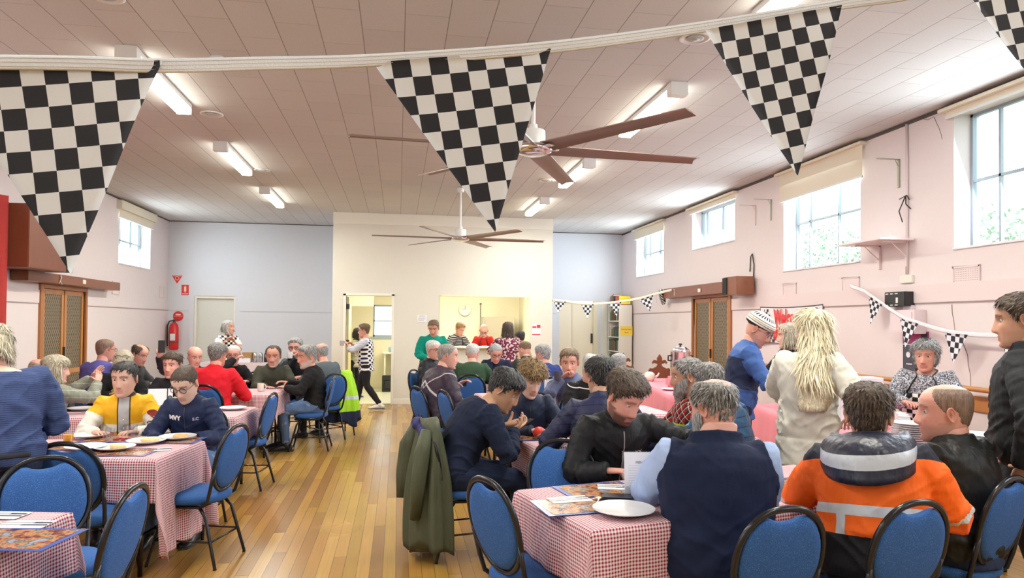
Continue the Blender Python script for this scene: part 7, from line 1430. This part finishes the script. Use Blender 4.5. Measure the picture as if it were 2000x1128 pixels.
# 46 orange hi-vis
def ora(g, base):
    x, y, z = g.sep(g.attr('rc')); a = g.attr('armt', 'Fac'); Or = (.95, .15, .012); Rf = (.62, .66, .72); tor = g.math('LESS_THAN', a, .01)
    c = g.mix(g.math('LESS_THAN', z, .14), Or, (.014, .014, .018)); c = g.mix(band(g, z, .225, .27), c, Rf); c = g.mix(g.math('MULTIPLY', tor, g.math('GREATER_THAN', z, .47)), c, (.013, .015, .03))
    vx = g.math('MULTIPLY', tor, band(g, g.math('ABSOLUTE', x), .095, .135)); vx = g.math('MULTIPLY', vx, g.math('LESS_THAN', z, .27)); c = g.mix(g.math('MULTIPLY', vx, g.math('GREATER_THAN', z, .14)), c, Rf)
    ar = g.math('GREATER_THAN', a, .01); arm_ = g.mix(band(g, a, .44, .50), Or, Rf); arm_ = g.mix(g.math('GREATER_THAN', a, .62), arm_, (.013, .015, .03)); return g.mix(ar, c, arm_)
def orx(c):
    nb, X, Y, U = c['sp'](.50); s = c['s']; k = c['bw']; vs = []; n, m = 30, 14; rc = []
    for i in range(n+1):
        a = math.radians(-128+256*i/n); ca, sa = math.cos(a), math.sin(a)
        for j in range(m+1):
            u = j/m; r_ = .088+.125*math.sin(u*PI*.62)*(.45+.55*max(0, ca)); dz = .085-.25*u*(max(.12, .3+.7*ca))+.045*math.sin(u*PI)
            p = nb+X*sa*(r_*k*1.02)-Y*(ca*r_*k*1.05-.015)+U*dz; p += (X*sa-Y*ca)*noise.noise(Vector((a*2.2, u*4, 3)))*.022*u; vs.append(p); rc.append((u, sa, 0))
    F_ = [(i*(m+1)+j, i*(m+1)+j+1, (i+1)*(m+1)+j+1, (i+1)*(m+1)+j) for i in range(n) for j in range(m)]
    g = N('dark_hood_lining'); x, y, z = g.sep(g.attr('rc')); cc = g.mix(band(g, x, .66, .84), (.012, .014, .035), (.50, .54, .62)); g.color(cc); g.b.inputs['Roughness'].default_value = .4; g.bump(g.noise(g.mapv(g.obj(), (12, 12, 6)), 1, 3), .6, .03)
    me = bpy.data.meshes.new('hood'); me.from_pydata(vs, [], F_); a_ = me.attributes.new('rc', 'FLOAT_VECTOR', 'POINT'); a_.data.foreach_set('vector', np.array(rc, dtype=np.float32).ravel())
    for p in me.polygons: p.use_smooth = True
    o = link('hood', me, g.m, c['root']); q = o.modifiers.new('thick', 'SOLIDIFY'); q.thickness = .014; q.offset = 0
    MB().tube([vs[i*(m+1)] for i in range(n+1)], .012, 8).obj('hood_edge', M_blk, o, smooth=True)
person('dark haired man in an orange hi-vis jacket with a navy hood', 1697, 815, 3.28, 174, 176, hp=4, side=-5, lean=14, curve=.8, bulk=1.27, belly=.3, hs=1.2, sh=1.05, arms=('table', (-.24, .36, .25)), top=('jacket', cloth_mat('orange_hi_vis', (.95, .15, .012), rough=.6, fold=.7, pat=ora)), collar=.0, legs=M_dk, skin=SK['tan'], hair=('short', H_['dark'], dict(th=.020, nape=-.075, nz=.009, top=1.25, fq=14)), extra=orx, chair_=False, voxel=.009, loose=.028, neckw=1.15)
def bkx(c):
    MB().tube([surf(c, c['top'], x, .475-abs(x)*.15, False, .006) for x in [-.13+.02*k for k in range(6)]], [(.004, .010)]*6, 6).obj('pale_piping', mat('pale_piping', (.75, .68, .6), .5), c['root'])
person('balding man with cropped sides and stubble in a black shell jacket turned left', 1846, 808, 3.55, -118, -82, hp=2, lean=7, bulk=1.3, belly=.35, hs=1.27, arms=('table', 'table'), top=('jacket', cloth_mat('black_rain_jacket', (.017, .017, .017), rough=.45, fold=.9, pat=lambda g, b: g.mix(g.math('MULTIPLY', g.math('GREATER_THAN', g.attr('armt', 'Fac'), .3), g.math('LESS_THAN', g.attr('armt', 'Fac'), .325)), b, (.7, .62, .52)))), collar=.025, legs=M_dnavy, skin=SK['pink'], hair=('buzz', H_['buzz'], dict(th=.0054, bald=2, zf=.086, rec=.010, nz=.0002)), fo=dict(stubble=.55, stubc=(.25, .18, .15), brow=(.2, .12, .08), nose=1.05, jaw=1.1), chair_='black framed blue chair at the right end of the front right table', voxel=.009, neckw=1.25)
person('tall dark haired man in a dark jacket walking along the right edge', 1994, 628, 3.7, -100, -88, 'stand', hp=6, lean=5, bulk=1.36, belly=.5, hs=1.16, arms=('hang', 'hang'), top=('jacket', cloth_mat('dark_charcoal_jacket', (.020, .022, .026), rough=.7)), collar=.04, legs=cloth_mat('dark_brown_trousers', (.045, .033, .022)), skin=SK['tan'], hair=('short', H_['dark'], dict(th=.018, nape=-.065)), topz=-.20, feet=(((.0, .16, 0), (0, .36, 0)), ((0, -.02, .0), (0, -.28, .02))), voxel=.010)
for l in LOG: print('P', l)

# ------------------------------------------------------------------ loose chairs and draped coats
chair_at(85, 897, 12, 'blue banquet chair with silver shining frame at the far side of the front left table')
chair_at(126, 868, 150, 'dark backed blue banquet chair between the striped woman and the yellow jacket man table')
chair_at(262, 953, -112, 'blue banquet chair seen almost edge on at the right end of the front left table')
chair_at(464, 832, -118, 'empty blue banquet chair at the right end of the yellow jacket man table')
chair_at(533, 769, -108, 'empty blue banquet chair at the end of the number nine table')
chair_at(504, 726, 10, 'empty blue banquet chair behind the red jacket man, in front of the small side table')
chair((-2.15, 2.35), R(-11), 'blue chair cut by the bottom left edge under the front left gingham cloth')
chair_at(1096, 862, 8, 'empty blue banquet chair left of the bearded man in black')
chair_at(950, 938, 122, 'large empty blue banquet chair at the front left corner of the front right table')
qc = chair_at(1536, 992, -142, 'dark blue banquet chair right behind the man in the navy vest'); qc.location += fwd(1540, 0)*.03
qc = chair_at(1792, 968, -130, 'dark backed chair behind the man in the orange hi-vis jacket'); qc.location += fwd(1797, 0)*.15
chair_at(833, 735, 105, 'blue banquet chair just behind the bomber jacket man')
chair_at(865, 763, 112, 'blue banquet chair behind the olive coat')
chair_at(922, 728, 176, 'empty blue banquet chair with a white shining rim')
chair_at(1048, 768, 40, 'navy chair top beside the white card sign')
def coat(name, c, hd, mats, label, h, w=.30, seed=1, cuff=None, top=.93, z0=None, spread=1.0):
    """a coat hung over a chair back: folded body with a collar roll and two empty sleeves"""
    e = empty(name, (c[0], c[1], 0), hd, label, 'coat'); rnd = random.Random(seed); n = 56; rows = 22; A = Acc(); vs = []
    for i in range(rows+1):
        t = i/rows; z = top-.01-(h-.02)*t
        for j in range(n):
            a = 2*PI*j/n; ca, sa = math.cos(a), math.sin(a); fold_ = (.020*math.sin(a*7+seed)+.012*math.sin(a*13+2*seed))*min(1, t*2.2); ww = (w*(.52+.5*t**.7)*spread+fold_); dd = (.055+.06*t+.05*math.sin(t*2.5)+fold_)
            zz = z+(.035*math.sin(a*3+seed)+.03*math.sin(a*5))*t*(1 if t > .5 else .5); vs.append(Vector((ww*ca, dd*sa, zz+.03*(1-abs(ca))*(1-t))))
    A.add(vs, grid_faces(rows+1, n), (1, 1, 1)); b = MB(); b.v = A.v; b.f = A.f; b.m = [0]*len(A.f); o = b.obj('coat_body', mats[0], e, smooth=True)
    for k, sg in enumerate((1, -1)):
        x0 = sg*w*.62; P = [Vector((x0*.7, -.05, top-.06)), Vector((x0*1.0, -.10, top-.2)), Vector((x0*1.05, -.125, top-.4)), Vector((x0*.92, -.13, top-.62+.06*k))]; MB().tube(P, [(.05, .04), (.068, .05), (.062, .045), (.058, .035)], 16).obj('sleeve', mats[1], e, smooth=True)
        if cuff: MB().tube([P[-1]+Vector((0, 0, .10)), P[-1]+Vector((0, 0, .05))], [(.066, .052)]*2, 16).obj('reflective_band', cuff, e, smooth=True)
    b = MB()
    for k in range(5): b.ell((-.10+.05*k, -.055-.012*math.sin(k*2), top-.035+.012*math.sin(k*1.7)-.012*k), (.062, .038, .05-.004*k), 14, 10, M=Matrix.Rotation(.5*math.sin(k*2.2), 3, 'Y') @ Matrix.Rotation(.3*k, 3, 'X'))
    me = remesh(b.v, b.f, .008, 3); 
    for v in me.vertices: v.co += v.normal*(.010*noise.noise(v.co*22)+.006*noise.noise(v.co*45))
    for p_ in me.polygons: p_.use_smooth = True
    link('hood_roll', me, mats[2], e); return e
M_olv = cloth_mat('olive_waxed_coat', (.085, .095, .058), rough=.6, fold=.9); M_hood = cloth_mat('navy_hood_cloth', (.05, .05, .16))
def chair_by(label):
    for o in COL.objects:
        if o.get('label') == label: return o
oc = chair_by('blue banquet chair draped with the olive coat'); bk = Vector((-math.sin(oc.rotation_euler.z), math.cos(oc.rotation_euler.z), 0)); 
coat('olive_coat', Vector((oc.location.x, oc.location.y, 0))-bk*.24, oc.rotation_euler.z, (M_olv, M_olv, M_hood), 'olive green coat with a navy hood hanging over the chair of the navy sweater man', .84, .29, 3)
M_lime = cloth_mat('lime_work_jacket', (.42, .80, .04), rough=.6, pat=lambda g, b: g.mix(g.math('LESS_THAN', g.sep(g.obj())[2], .36), g.mix(band(g, g.sep(g.obj())[2], .52, .57), b, (.62, .70, .78)), (.02, .03, .08))); M_dkb = cloth_mat('dark_navy_work_cloth', (.02, .03, .08)); M_ref = mat('silver_reflective_tape', (.62, .70, .78), .35)
p = onz(670, 852, 0); coat('lime_hi_vis_coat', (p.x-.02, p.y+.0, 0), R(200), (M_lime, M_dkb, M_lime), 'lime yellow and navy hi-vis work jacket hanging beside the kitchen doorway', .72, .25, 5, M_ref, .91)
chair((p.x-.02-.09, p.y+.25, 0), R(20), 'blue chair draped with the lime hi-vis work jacket')

# ------------------------------------------------------------------ outside the right windows
M_leaf = mat('tree_leaves', (.40, .50, .38), .7, var=.2, vscale=3); M_bark = mat('tree_bark', (.18, .13, .09), .9)  # leaf colour paled to carry the haze of glare on the glass
def tree(x, y, h, r_, label, seed):
    e = empty('tree', (x, y, -.6), 0, label, 'tree', 'trees outside the windows'); rnd = random.Random(seed); MB().tube([(0, 0, 0), (.1, .05, h*.35), (0, .1, h*.7)], [.16, .12, .06], 10).obj('trunk', M_bark, e, smooth=True); b = MB()
    for k in range(3500):
        a, t, q = rnd.random()*2*PI, math.acos(rnd.uniform(-.8, 1)), rnd.random()**.4; c = Vector((r_*q*math.sin(t)*math.cos(a), r_*q*math.sin(t)*math.sin(a), h*.72+r_*.75*q*math.cos(t))); d = Vector((rnd.gauss(0, 1), rnd.gauss(0, 1), rnd.gauss(0, 1))).normalized(); u = d.orthogonal().normalized()*rnd.uniform(.04, .09); w = d.cross(u)*.6; b.add([c-u, c-w, c+u, c+w], [(0, 1, 2, 3)])
    b.obj('foliage', M_leaf, e)
tree(13.5, 14.5, 4.6, 2.3, 'green tree seen through the large middle right window', 1); tree(12.5, 21, 5.2, 2.6, 'green tree seen through the far right windows', 2); tree(14, 7.5, 4.8, 2.2, 'green tree seen through the nearest right window', 3)
tag(MB().box(-30, XL-.4, -20, 60, -.7, -.6).box(XR+.4, 40, -20, 60, -.7, -.6).obj('outside_ground', mat('grass_ground', (.22, .30, .14), .9)), kind='structure')
e = empty('white_weatherboard_fence', (11.5, 15, -.6), 0, 'white weatherboard fence outside the right windows', 'fence'); b = MB()
for k in range(14): b.box(-.02+.01*(k % 2), .02, -10, 12, .17*k, .17*k+.165)
b.obj('boards', mat('fence_white', (.8, .8, .8), .6), e)
